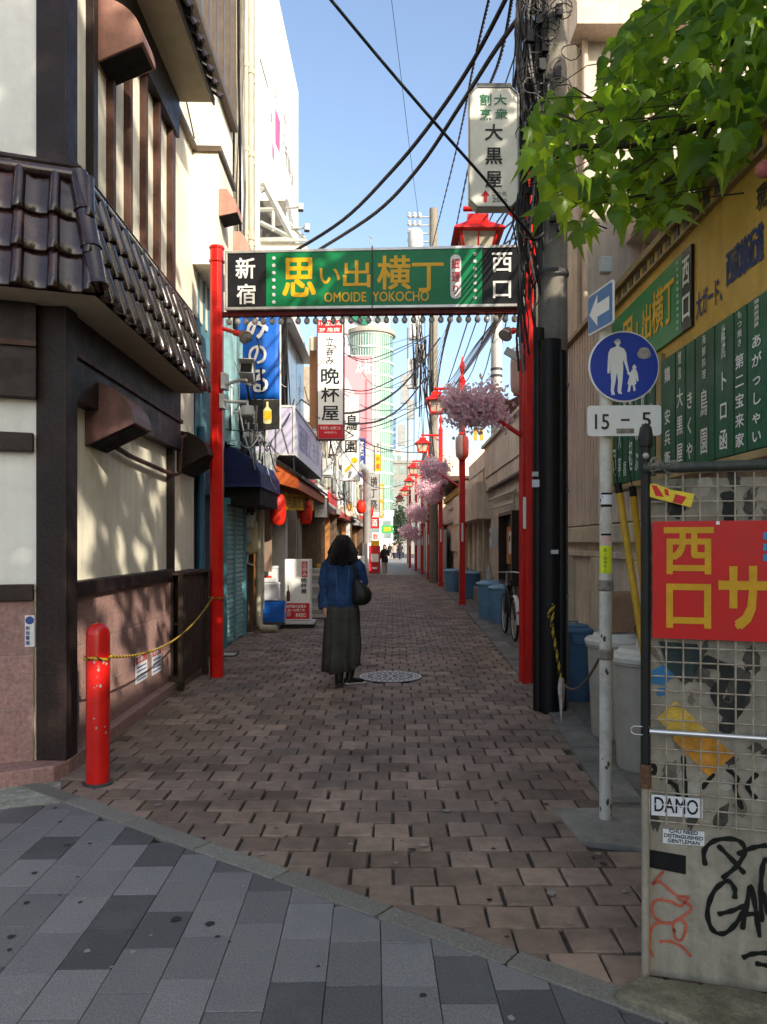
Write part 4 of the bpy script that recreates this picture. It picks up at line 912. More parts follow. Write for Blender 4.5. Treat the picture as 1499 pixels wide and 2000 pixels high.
scrap('net_scrap', 'dark torn plastic sheet caught behind the mesh under the red sign', [(1287, 1252), (1362, 1258), (1372, 1290), (1350, 1330), (1308, 1320)], M('dark_sheet', (.02, .035, .035), .6, var=.4, scale=30), .004, 'plastic sheet')
st = scrap('sticker', 'white sticker reading DAMO in black on the wire mesh', [(1272, 1546), (1371, 1555), (1371, 1592), (1272, 1586)], STK, .03)
aa = hw(1278, 1578); ab = hw(1362, 1556); q = MB(); write(q, WN, 'DAMO', aa[0], ab[0], aa[1], ab[1] - .002, z=.0335, bold=.015); q.build('lettering', SPB, st); q = MB(); q.rect(WN, aa[0], ab[0], (aa[1] + ab[1]) / 2 - .0015, (aa[1] + ab[1]) / 2 + .0015, .0362); q.build('strike_line', STK, st)
st = scrap('sticker', 'white sticker with three lines of black lettering on the panel under the DAMO sticker', [(1295, 1618), (1376, 1624), (1376, 1652), (1295, 1646)], STK, .002)
aa = hw(1297, 1644); ab = hw(1374, 1623); hh = (ab[1] - aa[1]) / 3; q = MB()
for i, (s, f) in enumerate((('CHU NEED', .72), ('DISTINGUISHED', .98), ('GENTLEMAN', .8))): mid = (aa[0] + ab[0]) / 2; w2 = (ab[0] - aa[0]) / 2 * f; write(q, WN, s, mid - w2, mid + w2, ab[1] - (i + .88) * hh, ab[1] - (i + .12) * hh, z=.0045, bold=.04)
q.build('lettering', SPB, st)
st = scrap('sticker', 'yellow and red sticker with cartoon flames crossing the mesh near its top left corner', [(1265, 948), (1278, 946), (1310, 958), (1355, 966), (1348, 992), (1262, 970)], M('sticker_yellow', (.62, .47, .03), .5), .037)
q = MB(); 
for pl in (((1272, 949), (1282, 950), (1296, 972), (1280, 970)), ((1313, 982), (1318, 966), (1340, 972), (1330, 986)), ((1296, 956), (1304, 958), (1306, 970), (1298, 968))): q.prism(WN, [hw(x, y) for x, y in pl][::-1], .0385, .0395)
q.build('red_print', SRED, st)
# red board with yellow writing
rbt = thing('red_signboard', 'red board with large yellow writing wired onto the mesh of the graffiti wall', 'sign', WN.pt(0, 1.2, .04))
a_ = hw(1275, 1246, .045); b_ = hw(1275, 1018, .045)
q = MB(); x0 = a_[0]; q.prism(WN, [(x0, a_[1]), (1.25, a_[1] - .004), (1.25, b_[1]), (hw(1402, 1020, .045)[0], b_[1]), (x0, b_[1] - .001)], .037, .044)
q.build('board', M('sign_red_board', (.46, .008, .008), .4, var=.1, scale=2, dirt=(.35, .05, .04), dirtamt=.2, dscale=3), rbt)
br_ = lambda x0, y0, x1, y1: (lambda a, b: (a[0], b[0], b[1], a[1]))(hw(x0, y0, .046), hw(x1, y1, .046))
SY2 = M('letter_mustard', (.52, .28, .01), .55, var=.12, scale=15)
lettering(WN, [dict(t='西', b=br_(1299, 1032, 1392, 1120), z=.0455, bold=.045), dict(t='口', b=br_(1304, 1142, 1387, 1226), z=.0455, bold=.05), dict(t='サ', b=br_(1407, 1108, 1497, 1228), z=.0455, bold=.05)], SY2, rbt)
q = MB()
for y_ in (1040, 1062, 1082): c_ = br_(1491, y_, 1530, y_ + 14); q.rect(WN, c_[0], c_[1], c_[2], c_[3], .046)
q.build('blue_print', M('letter_blue', (.05, .2, .38), .5), rbt)
q = MB(); a2 = hw(1402, 1020, .046); q.box(WN, a2[0] - .005, a2[0] + .006, a2[1] - .008, a2[1] + .003, .044, .05); q.build('fixing_clip', WHT, rbt)

# ------------------------------------------------------------------ big directory board along the right wall
BX = 1.75; BF = Fr((BX, 6.15, 0), (0, -1, 0)); hb = lambda px, py, z=0: hit(BF, px, py, z)
MUST = M('mustard_board', (.56, .34, .06), .6, var=.12, scale=2, streak=.12, dirt=(.2, .15, .06), dirtamt=.5)
DGRN = M('slat_green', (.004, .085, .036), .45, var=.25, scale=2.5, bump=.05, bscale=12, streak=.2)
board = thing('directory_board', 'large mustard and green alley directory board with columns of white shop names on the right', 'signboard', BF.o)
q = MB(); q.box(BF, .0, 3.6, 1.94, 3.33, -.08, 0); q.build('back_panel', MUST, board)
TRIM_ = M('board_trim', (.30, .22, .10), .6, var=.2, streak=.2); DK = M('board_check', (.09, .075, .06), .6)
put('top_trim', TRIM_, board, (BF, -.03, 3.65, 3.43, 3.46, -.1, .05), bevel=.004); put('top_trim', TRIM_, board, (BF, -.03, 3.65, 3.325, 3.345, -.08, .035), bevel=.003)
put('frieze', MUST, board, (BF, -.02, 3.62, 3.346, 3.43, -.08, .01))
for i in range(24): put('check_block', DK, board, (BF, .05 + i * .15, .05 + i * .15 + .075, 3.35, 3.426, .01, .018))
put('divider', TRIM_, board, (BF, hb(1300, 800)[0] - .09, hb(1300, 800)[0], 1.94, 2.72, 0, .03), bevel=.003); put('bottom_trim', TRIM_, board, (BF, -.02, 3.6, 1.9, 1.94, -.08, .03), bevel=.003)
xg = hb(1357, 600)[0]; xk = hb(1338, 600)[0]
put('title_panel', M('title_green', (.004, .19, .045), .35, var=.12, scale=2), board, (BF, .02, xk, 2.76, 3.235, 0, .02)); put('title_end_panel', SBLK, board, (BF, xk + .002, xg, 2.76, 3.235, 0, .02))
tb = lambda x0, x1, z0, z1: (hb(x0, 600)[0], hb(x1, 600)[0], z0, z1)
lettering(BF, [dict(t='思', b=tb(1222, 1244, 2.82, 3.14), z=.023, bold=.03), dict(t='い', b=tb(1250, 1270, 2.88, 3.06), z=.023, bold=.03), dict(t='出', b=tb(1262, 1279, 2.88, 3.12), z=.023, bold=.03), dict(t='横', b=tb(1281, 1303, 2.88, 3.15), z=.023, bold=.03), dict(t='丁', b=tb(1304, 1324, 2.88, 3.13), z=.023, bold=.03)], SYEL, board)
lettering(BF, [dict(t='西', b=tb(1341, 1354, 3.02, 3.18), z=.023, bold=.03), dict(t='口', b=tb(1341, 1355, 2.82, 2.96), z=.023, bold=.04)], SWHT, board)
q = MB(); xd = hb(1331, 600)[0]
for i in range(11): q.box(BF, xd - .012, xd + .012, 2.79 + i * .04, 2.81 + i * .04, .02, .024)
q.build('dot_row', LGREY, board)
lettering(BF, [dict(t='大ガード、', b=tb(1362, 1412, 2.78, 2.93), z=.005, bold=.02), dict(t='西武線近道', b=tb(1421, 1493, 2.84, 3.02), z=.005, bold=.045)], M('letter_navy', (.02, .04, .13), .6), board)
lettering(BF, [dict(t='現金', b=tb(1480, 1520, 3.08, 3.2), z=.005, bold=.03)], SBLK, board)
cols = [(1300, 1328, '鶏 安兵衛', 2.62), (1329, 1348, '大黒屋', 2.45), (1349, 1367, 'きくや', 2.40), (1368, 1406, '鳥園', 2.38), (1407, 1444, 'トロ函', 2.42), (1445, 1470, '第二宝来家', 2.45), (1471, 1512, 'あがっしゃい', 2.50), (1513, 1560, 'やきとん', 2.5)]
small = ['', '焼鳥', '', '海鮮料理', '焼', 'もつ焼き', '地鳥居酒屋', '']
for (x0, x1, s, zt), sm_ in zip(cols, small):
    a, b = hb(x0, 700)[0], hb(x1, 700)[0]; q = MB(); q.box(BF, a + .004, b - .004, 1.945, 2.665, 0, .028); sl_ = q.build('slat', DGRN, board, bevel=.003)
    w2 = min(.052, (b - a) * .36); c_ = (a + b) / 2; q = MB(); write_down(q, BF, s, c_ - w2, c_ + w2, 1.96, zt, z=.031, bold=.02, gap=.25)
    if sm_: write_down(q, BF, sm_, c_ - w2 * .5, c_ + w2 * .5, zt + .02, 2.655, z=.031, bold=.01)
    q.build('lettering', SWHT, sl_)
c2 = [(1204, 1213, '寿司'), (1214, 1223, '八人亭'), (1224, 1234, '食堂 昌'), (1235, 1246, '朝起'), (1247, 1258, 'しのぶ'), (1259, 1271, '岐阜や'), (1272, 1288, 'ウッチャン')]
for x0, x1, s in c2:
    a, b = hb(x0, 700)[0], hb(x1, 700)[0]; q = MB(); q.box(BF, a + .004, b - .004, 1.945, 2.665, 0, .028); sl_ = q.build('slat', DGRN, board, bevel=.003)
    c_ = (a + b) / 2; q = MB(); write_down(q, BF, s, c_ - .04, c_ + .04, 1.97, 2.6, z=.031, bold=.02, gap=.25); q.build('lettering', SWHT, sl_)
q = MB(); q.ball(P(1494, 330, 3.55), .042, 14, 8, (1, 1, .95)); t = q.build('pink_lantern', M('pink_paper', (.5, .16, .17), .6, var=.1), None, smooth=60); tag(t, 'small pink paper ball lantern hung over the top right of the mustard board', 'lantern')

# ------------------------------------------------------------------ shed and building behind the board
BEIGE = M('beige_cladding', (.62, .50, .40), .6, var=.1, scale=2, streak=.22, dirt=(.2, .15, .11), dirtamt=.5, dscale=1.6)
BEIGE2 = M('beige_render', (.60, .50, .38), .85, var=.12, scale=2.5, bump=.2, bscale=50, streak=.25, dirt=(.22, .17, .12), dirtamt=.6, dscale=1.5)
PALEW = M('pale_render', (.56, .50, .43), .85, var=.1, scale=2.5, streak=.2, dirt=(.33, .26, .2), dirtamt=.5)
sh = thing('corrugated_shed', 'beige shed of ribbed cladding on a concrete base behind the dustbins and the directory board', 'shed', (1.95, 8.7, 0))
RFm = Fr((1.95, 8.75, 0), (0, -1, 0))
q = MB(); q.box(RFm, 0, 5.6, 0, 1.64, -.3, -.02); q.build('base_wall', BEIGE2, sh)
put('ledge', BEIGE2, sh, (RFm, 0, 5.6, 1.5, 1.66, -.02, .05), (RFm, 0, 5.6, 1.36, 1.42, -.02, .03), bevel=.01)
for x in (.1, 1.4, 2.7, 4.0): put('pier', BEIGE2, sh, (RFm, x, x + .28, 0, 1.36, -.02, .06), bevel=.008)
q = MB(); x = 0
pts = []
while x < 5.6: pts += [(x, 0), (x + .012, .03), (x + .06, .03), (x + .072, 0)]; x += .11
rings = [[RFm.pt(px_, z0, pz - .02) for px_, pz in pts] for z0 in (1.68, 3.65)]
q.loft(rings, cap=False, closed=False); q.build('ribbed_cladding', BEIGE, sh)
q = MB(); q.box(RFm, 0, 5.6, 1.66, 3.66, -.3, -.025); q.box(RFm, -.02, 5.65, 3.655, 3.7, -.4, .06); q.build('eave_trim', TRIM_, sh)
bld = thing('beige_building', 'tall beige building with ledges and a balcony behind the tree on the right', 'building', (2.1, 8.8, 0))
q = MB(); q.box(WF, 2.1, 7.5, 8.8, 12.2, 0, 8.3); q.build('wall', BEIGE2, bld)
B2 = Fr((2.1, 8.8, 0))
put('wall_panel', PALEW, bld, *[(B2, x, x + .62, 4.1, 7.2, 0, .04) for x in (.12, .86)], bevel=.004); put('wall_panel', PALEW, bld, *[(B2, x, x + .7, 4.1, 7.2, 0, .04) for x in (1.75, 2.6, 3.5)], bevel=.004)
put('ledge', BEIGE, bld, (B2, -.08, 5.4, 7.2, 7.45, 0, .35), (B2, -.05, 5.4, 7.9, 8.05, 0, .25), bevel=.01)
bal = put('balcony', PALEW, bld, (B2, .55, 2.2, 4.9, 5.45, 0, .9), bevel=.01)
put('balcony_rail', LGREY, bal, (B2, .55, 2.2, 5.72, 5.76, .84, .88), *[(B2, .58 + i * .2, .6 + i * .2, 5.45, 5.72, .85, .87) for i in range(9)])
q = MB()
for x, r_ in ((.08, .035), (.75, .028), (1.62, .04)): q.tube([B2.pt(x, .0, .07), B2.pt(x, 7.2, .07)], r_, 8)
q.build('drainpipe', BEIGE, bld, smooth=50)
q = MB(); q.tube([P(1205, 620, 6.1), P(1230, 560, 6.2), P(1290, 490, 6.6), P(1325, 470, 7)], .05, 8); t = q.build('sleeved_cable', CABLE, None, smooth=50); tag(t, 'thick black sleeved cable slanting up behind the top edge of the mustard board', 'cable')
q = MB(); q.prism(Fr(P(1186, 515, 6.5)), rrect(-.05, .05, -.07, .07, .02), -.08, 0); t = q.build('junction_box', LGREY, None, bevel=.01); tag(t, 'small grey junction box above the blue arrow sign', 'junction box')

# ------------------------------------------------------------------ dustbins, bag, poles
def dustbin(name, label, loc, r, h, mt, lidm, group):
    t = thing(name, label, 'dustbin', loc, group); c_ = V(loc)
    q = MB(); q.lathe(c_, [(r * .80, 0), (r * .82, .02), (r * .97, h * .86), (r * 1.03, h * .87), (r * 1.03, h * .90), (r * .98, h * .905)], 24); q.build('body', mt, t, smooth=40)
    q = MB(); q.lathe(c_, [(r * 1.06, h * .895), (r * 1.08, h * .93), (r * 1.0, h * .955), (r * .8, h * .965), (r * .74, h * .995), (r * .3, h), (.001, h)], 24); lid = q.build('lid', lidm, t, smooth=35)
    q = MB(); q.tube([c_ + V((-.05, 0, h)), c_ + V((-.045, 0, h + .025)), c_ + V((.045, 0, h + .025)), c_ + V((.05, 0, h))], .01, 6); q.build('handle', lidm, lid)
    q = MB(); q.box(Fr(c_ + V((0, -r * 1.0, h * .8))), -.05, .05, -.02, .06, -.01, .04); q.build('grip', mt, t, bevel=.006)
    return t
BINB = M('bin_blue', (.075, .17, .30), .5, var=.12, dirt=(.06, .1, .15), dirtamt=.5); BINC = M('bin_cream', (.35, .325, .27), .55, var=.1, streak=.12, dirt=(.2, .17, .13), dirtamt=.5); LIDC = M('lid_cream', (.55, .54, .48), .5, var=.1, dirt=(.3, .27, .22), dirtamt=.4)
dustbin('dustbin', 'blue plastic dustbin squeezed between the utility pole and the cream bins', (1.72, 7.38, 0), .2, .72, BINB, BINB, 'dustbins along the right wall')
dustbin('dustbin', 'cream dustbin with a paper bag on its lid, behind the white sign post', (1.73, 6.0, 0), .215, .80, BINC, LIDC, 'dustbins along the right wall')
dustbin('dustbin', 'nearest cream dustbin with a bare white lid, beside the graffiti wall', (1.68, 5.15, 0), .215, .80, BINC, LIDC, 'dustbins along the right wall')
bg_ = thing('paper_bag', 'crumpled brown paper bag standing on the lid of a cream dustbin', 'bag', (1.73, 5.98, .81))
q = MB(); rb_ = random.Random(3); rings = []
for k, (h, w_, d_) in enumerate(((.815, .10, .06), (.9, .112, .07), (1.0, .106, .06), (1.08, .098, .045), (1.12, .09, .03))):
    rings.append([V((1.755 + x * w_ + rb_.uniform(-.006, .006), 5.98 + y * d_ + rb_.uniform(-.006, .006), h + rb_.uniform(-.008, .008))) for x, y in ((-1, -1), (-.4, -1.1), (.3, -1.05), (1, -1), (1.05, 0), (1, 1), (0, 1.05), (-1, 1), (-1.05, 0))])
q.loft(rings); q.build('bag', M('kraft_paper', (.25, .15, .085), .8, var=.15, bump=.4, bscale=25), bg_)
YPOLE = M('yellow_plastic', (.50, .30, .02), .45, var=.15, scale=10, dirt=(.3, .19, .03), dirtamt=.4)
for a, b, r_, lb in ((P(1208, 950, 5.1), P(1256, 1262, 4.9), .023, 'left one of two yellow poles leaning against the directory board'), (P(1236, 955, 5.3), P(1262, 1190, 5.4), .023, 'right one of two yellow poles leaning against the directory board')):
    t = thing('yellow_pole', lb, 'pole', b, 'leaning yellow poles'); d = (b - a).normalized(); e = a + d * ((a.z - .02) / -d.z if d.z < 0 else 1)
    e = a + d * ((a.z) / abs(d.z)); q = MB(); q.tube([a + d * .04, e], r_, 10); q.build('shaft', YPOLE, t, smooth=50); q = MB(); q.tube([a - d * .02, a + d * .05], r_ * 1.05, 10); q.build('end_cap', SPB, t, smooth=50)
    q = MB(); q.tube([a - d * .02, a - d * .08 + V((-.01, 0, .03)), a + V((-.03, 0, .2))], .004, 5); q.build('hook_wire', SPB, t)

# ------------------------------------------------------------------ street tree over the board
LEAF = bpy.data.materials.new('tree_leaf'); LEAF.use_nodes = True; MATS['tree_leaf'] = LEAF
t_ = LEAF.node_tree; N_ = t_.nodes; N_.remove(N_['Principled BSDF'])
oi = N_.new('ShaderNodeObjectInfo'); gi = N_.new('ShaderNodeNewGeometry'); ad = N_.new('ShaderNodeMath'); ad.operation = 'ADD'; fr = N_.new('ShaderNodeMath'); fr.operation = 'FRACT'
t_.links.new(oi.outputs['Random'], ad.inputs[0]); t_.links.new(gi.outputs['Random Per Island'], ad.inputs[1]); t_.links.new(ad.outputs[0], fr.inputs[0])
cr = N_.new('ShaderNodeValToRGB'); cr.color_ramp.elements[0].color = (.038, .10, .013, 1); cr.color_ramp.elements[1].color = (.11, .20, .028, 1); t_.links.new(fr.outputs[0], cr.inputs[0])
cr2 = N_.new('ShaderNodeValToRGB'); cr2.color_ramp.elements[0].color = (.22, .42, .018, 1); cr2.color_ramp.elements[1].color = (.55, .74, .05, 1); t_.links.new(fr.outputs[0], cr2.inputs[0])
df = N_.new('ShaderNodeBsdfDiffuse'); tl_ = N_.new('ShaderNodeBsdfTranslucent'); gl = N_.new('ShaderNodeBsdfGlossy'); gl.inputs['Roughness'].default_value = .4; gl.inputs['Color'].default_value = (.6, .65, .6, 1)
m1 = N_.new('ShaderNodeMixShader'); m1.inputs[0].default_value = .58; m2 = N_.new('ShaderNodeMixShader'); m2.inputs[0].default_value = .025
t_.links.new(cr.outputs[0], df.inputs[0]); t_.links.new(cr2.outputs[0], tl_.inputs[0]); t_.links.new(df.outputs[0], m1.inputs[1]); t_.links.new(tl_.outputs[0], m1.inputs[2]); t_.links.new(m1.outputs[0], m2.inputs[1]); t_.links.new(gl.outputs[0], m2.inputs[2]); t_.links.new(m2.outputs[0], N_['Material Output'].inputs[0])
BARK = M('bark', (.05, .037, .028), .9, var=.3, scale=12, bump=.6, bscale=40)
tree = thing('street_tree', 'leafy tree with broad green leaves overhanging the mustard board at the top right', 'tree', (3.0, 2.9, 0))
q = MB(); q.tube([(3.0, 2.9, -.1), (2.95, 3.0, 1.5), (2.95, 3.2, 3.0), (2.8, 3.5, 4.2)], [.16, .13, .11, .08], 10); q.build('trunk', BARK, tree, smooth=50)
br0 = V((2.8, 3.5, 4.2)); br00 = V((2.95, 3.2, 3.0))
brs = [([br00, P(1600, 165, 3.9), P(1499, 203, 4.0), P(1390, 240, 4.1), P(1225, 285, 4.3), P(1130, 285, 4.45), P(1085, 310, 4.5)], .035), ([P(1390, 240, 4.1), P(1350, 320, 4.1), P(1260, 380, 4.2), P(1160, 400, 4.3)], .014), ([P(1225, 285, 4.3), P(1160, 195, 4.4), P(1120, 170, 4.5)], .012), ([br0, P(1560, 40, 4.2), P(1420, 85, 4.3), P(1260, 100, 4.5)], .03), ([P(1225, 285, 4.3), P(1100, 225, 4.5), P(1040, 215, 4.6)], .01), ([br0, (2.2, 2.2, 5.4), (1.6, 1.0, 6.2)], .05), ([br0, (3.2, 4.6, 5.6), (3.4, 5.6, 6.4)], .05), ([br0, (3.2, 2.5, 6.0), (3.1, .4, 7.0)], .05), ([br0, (2.6, 3.8, 5.8), (2.4, 4.0, 7.4)], .05)]
for pts, r_ in brs: q = MB(); n = len(pts); q.tube(pts, [r_ * (1 - .75 * i / (n - 1)) for i in range(n)], 7); q.build('branch', BARK, tree, smooth=50)
def leaf_verts(s, rr, kind=0):
    ol = [(0, 0), (.30, -.10), (.50, .12), (.46, .42), (.26, .62), (.12, .85), (0, 1.06), (-.12, .85), (-.26, .62), (-.46, .42), (-.50, .12), (-.30, -.10)] if not kind else [(0, 0), (.34, -.06), (.62, .30), (.36, .42), (.34, .72), (.12, .72), (0, 1.1), (-.12, .72), (-.34, .72), (-.36, .42), (-.62, .30), (-.34, -.06)]
    vs = [V((x * s, y * s, -abs(x) * s * .35 - (y * s) ** 2 * 1.2 + rr.uniform(-.004, .004))) for x, y in ol] + [V((0, .45 * s, -.02 * s))]
    n = len(ol); return vs, [(i, (i + 1) % n, n) for i in range(n)]
lr = random.Random(12)
LV = [leaf_verts(1, lr, k % 2) for k in range(5)]
LMs = []
for v, f in LV:
    q = MB(); q.add([p for p in v], f); LMs.append(q.mesh('leaf', LEAF, smooth=70))
REG = [(1022, 250), (1060, 175), (1150, 168), (1195, 70), (1262, 5), (1300, -40), (1540, -60), (1540, 180), (1499, 245), (1440, 300), (1330, 400), (1285, 445), (1240, 420), (1205, 415), (1180, 400), (1150, 445), (1120, 465), (1080, 430), (1050, 400), (1042, 330)]
def inside(x, y, pl):
    c_ = False
    for i in range(len(pl)):
        (x0, y0), (x1, y1) = pl[i - 1], pl[i]
        if (y0 > y) != (y1 > y) and x < (x1 - x0) * (y - y0) / (y1 - y0) + x0: c_ = not c_
    return c_
def orient(lr, droop=.5):
    n_ = V((lr.uniform(-.7, .6), lr.uniform(-1.2, .3), lr.uniform(.15, 1))).normalized(); d = V((lr.uniform(-1, .6), lr.uniform(-.8, .5), -lr.uniform(-.1, .9))); d = (d - n_ * d.dot(n_)).normalized(); x = d.cross(n_)
    return x, d, n_
k = 0
while k < 300:
    px, py = lr.uniform(1015, 1540), lr.uniform(-60, 475)
    if not inside(px, py, REG): continue
    # looser towards the left edge
    if px < 1210 and lr.random() < .45: continue
    Y = lr.uniform(3.8, 5.1) if px < 1350 else lr.uniform(3.6, 4.7)
    x, d, n_ = orient(lr); s = lr.choice((lr.uniform(.07, .12), lr.uniform(.1, .165))); p = P(px, py, Y) - d * s * .4
    if p.x > BX - .12 and p.z < 3.5 and p.y < 6.2: continue
    Mx = Matrix.Identity(4)
    for i, a in enumerate((x * s, d * s, n_ * s)): Mx.col[i][:3] = a
    Mx.col[3][:3] = p; inst('leaf', LMs[k % 5], tree, Mx); k += 1
SUNV = TOSUN
gr_ = random.Random(19); GAPS = [(gr_.uniform(5.15, 8.3), gr_.uniform(.15, 2.45), gr_.uniform(.05, .13), gr_.uniform(.05, .12)) for _ in range(80)] + [(5.55, 1.45, .12, .2), (5.75, 1.55, .08, .16), (6.4, 1.5, .08, .14), (7.0, 1.6, .07, .12), (7.3, .9, .1, .12), (5.5, .6, .12, .2)]
def in_gap(p):
    # openings cut in the crown to put sun spots on the restaurant wall
    t = (p.x + 2.25) / SUNV.x; y = p.y - SUNV.y * t; z_ = p.z - SUNV.z * t
    return any(((y - a) / (c + .05)) ** 2 + ((z_ - b) / (d + .05)) ** 2 < 1 for a, b, c, d in GAPS)
can = MB()
# smaller leaves between the large ones, and twigs
k = 0
while k < 560:
    px, py = lr.uniform(1015, 1540), lr.uniform(-60, 475)
    if not inside(px, py, REG) or (px < 1180 and lr.random() < .5): continue
    Y = lr.uniform(3.6, 5.3) if px < 1350 else lr.uniform(3.3, 4.8); x, d, n_ = orient(lr); s = lr.uniform(.05, .115); p = P(px, py, Y); v, f = LV[k % 5]
    if p.x > BX - .12 and p.z < 3.5 and p.y < 6.2: continue
    can.add([p + (x * a.x + d * a.y + n_ * a.z) * s for a in v], f); k += 1
tw = MB(); k = 0
while k < 90:
    px, py = lr.uniform(1030, 1520), lr.uniform(-20, 440)
    if not inside(px, py, REG): continue
    Y = lr.uniform(3.9, 4.8); a = P(px, py, Y); b = a + V((lr.uniform(.1, .5), lr.uniform(-.2, .1), lr.uniform(-.05, .2))); m_ = a.lerp(b, .5) + V((0, 0, lr.uniform(.0, .06))); tw.tube([a, m_, b], [.002, .0035, .005], 4); k += 1
tw.build('twigs', BARK, tree, kind='stuff')
k = 0; clumps = [V((3.0 + 2.5 * lr.gauss(0, .42), 1.5 + 4.4 * lr.gauss(0, .45), 6.4 + 1.9 * lr.gauss(0, .45))) for _ in range(80)]
CLN = 3200
while k < CLN:
    c_ = lr.choice(clumps); p = c_ + V((lr.gauss(0, .33), lr.gauss(0, .33), lr.gauss(0, .26)))
    if p.z < 2.9 or in_gap(p): continue
    if p.y > .1:
        px, py = VX + p.x / p.y * FPX, HZ - (p.z - CZ) / p.y * FPX
        if -40 < px < 1540 and -40 < py < 2040 and not (px > 1240 and p.y > 3.4 and inside(px, py, REG)): continue
    x, d, n_ = orient(lr); s = lr.uniform(.12, .21); v, f = LV[k % 5]
    can.add([p + (x * a.x + d * a.y + n_ * a.z) * s for a in v], f); k += 1
can.build('foliage', LEAF, tree, kind='stuff')

# a second tree, added out of view so that its crown shades and dapples the restaurant
tree2 = thing('street_tree', 'taller unseen tree to the right, added to shade and dapple the restaurant', 'tree', (3.9, -3.2, 0))
q = MB(); q.tube([(3.9, -3.2, -.1), (3.8, -3.1, 2.5), (3.4, -2.8, 5.2)], [.2, .16, .12], 10); q.build('trunk', BARK, tree2, smooth=50)
for e in ((2.2, -2.0, 7.6), (3.4, -3.4, 8.4), (2.8, -1.2, 8.0)): q = MB(); q.tube([(3.4, -2.8, 5.2), V((3.4, -2.8, 5.2)).lerp(V(e), .5) + V((.1, .1, .2)), e], [.09, .06, .02], 7); q.build('branch', BARK, tree2, smooth=50)
can = MB(); cl2 = [V((2.9 + lr.gauss(0, 1.0), -2.9 + lr.gauss(0, .95), 8.3 + lr.gauss(0, 1.8))) for _ in range(70)]
for k in range(3800):
    p = lr.choice(cl2) + V((lr.gauss(0, .32), lr.gauss(0, .32), lr.gauss(0, .26)))
    if p.z < 3.5 or p.y > .3 or in_gap(p): continue
    x, d, n_ = orient(lr); s = lr.uniform(.13, .21); v, f = LV[k % 5]; can.add([p + (x * a.x + d * a.y + n_ * a.z) * s for a in v], f)
can.build('foliage', LEAF, tree2, kind='stuff')
# ------------------------------------------------------------------ red lamp posts of the alley
LGLASS = M('lamp_glass', (.40, .36, .27), .3, var=.1, spec=.5)
def lamp_parts(t, top, s=1.0, red=RED):
    """square lantern hanging from point top (parts of thing t)"""
    c_ = V(top); q = MB()
    def sq(r, z): return [c_ + V((x * r * s, y * r * s, z * s)) for x, y in ((-1, -1), (1, -1), (1, 1), (-1, 1))]
    q.tube([c_ + V((0, 0, .0)), c_ + V((0, 0, -.09 * s))], .018 * s, 8)
    q.loft([sq(.10, -.07), sq(.115, -.08), sq(.115, -.155), sq(.27, -.27), sq(.275, -.29), sq(.255, -.295)]); q.build('lamp_cap', red, t, bevel=.004)
    q = MB()
    for x, y in ((-1, -1), (1, -1), (1, 1), (-1, 1)): q.tube([c_ + V((x * .20 * s, y * .20 * s, -.29 * s)), c_ + V((x * .135 * s, y * .135 * s, -.56 * s))], .016 * s, 5)
    q.loft([sq(.15, -.55), sq(.155, -.56), sq(.15, -.59)])
    for a, b in ((0, 1), (1, 2), (2, 3), (3, 0)):
        m0 = (sq(.20, -.3)[a] + sq(.20, -.3)[b]) / 2; m1 = (sq(.14, -.55)[a] + sq(.14, -.55)[b]) / 2; q.tube([m0, m1], .008 * s, 4)
    fr_ = q.build('lamp_frame', red, t)
    q = MB(); q.loft([sq(.195, -.285), sq(.135, -.553)]); q.build('lamp_glass', LGLASS, t)
def lamp_post(label):
    t = thing('lamp_post', label, 'lamp post', (0, 0, 0), 'red lamp posts along the alley')
    q = MB(); q.box(WF, -.072, .072, -.072, .072, 0, 5.35); q.box(WF, -.085, .085, -.085, .085, 0, .12); q.build('post', RED, t, bevel=.012)
    q = MB(); q.loft([[V((x * r, y * r, z)) for x, y in ((-1, -1), (1, -1), (1, 1), (-1, 1))] for r, z in ((.072, 5.35), (.08, 5.37), (.03, 5.52), (.028, 5.56), (.065, 5.74), (.03, 5.86), (.004, 6.0))]); q.build('finial', RED, t)
    q = MB(); q.tube([(0, 0, 5.2), (-.68, 0, 5.2)], .035, 8); q.tube([(-.03, 0, 5.0), (-.3, 0, 5.18)], .02, 6); q.build('arm', RED, t, smooth=50)
    lamp_parts(t, (-.62, 0, 5.19), 1.0)
    q = MB(); q.box(Fr((0, -.0725, 1.75)), -.022, .022, -.22, .22, 0, .004); q.build('name_plate', WHT, t)
    return t
LAMPS = [(903, 18.5, 1.0, 'nearest red lamp post, carrying a striped oblong lantern'), (861, 26.5, 1.0, 'second red lamp post down the alley, in front of the grey panels'), (838, 31.5, .93, 'third red lamp post down the alley'), (825, 36.5, .90, 'fourth red lamp post down the alley'), (813, 41.5, .88, 'fifth red lamp post down the alley'), (801, 46.5, .86, 'farthest red lamp post, sixth down the alley')]
lp0 = lamp_post(LAMPS[0][3]); snapshot(lp0); LP = []
for i, (px, Y, s, lb) in enumerate(LAMPS):
    p = V(((px - VX) / FPX * Y, Y, 0)); o = lp0 if i == 0 else dup(lp0, label=lb); o.location = p; o.scale = (1, 1, s); LP.append((p, s))
gl_ = thing('gate_lamp', 'red lantern hanging from an arm of the right gate post above the sign', 'lamp', GR + V((0, 0, 5.0)))
a0 = P(1024, 408, 8.3); a1 = P(906, 408, 8.5); q = MB(); q.tube([a0, a1], .03, 8); q.tube([P(1022, 440, 8.2), P(985, 406, 8.22)], .018, 6); q.build('arm', RED, gl_, smooth=50)
lamp_parts(gl_, P(932, 412, 8.5), 1.0)
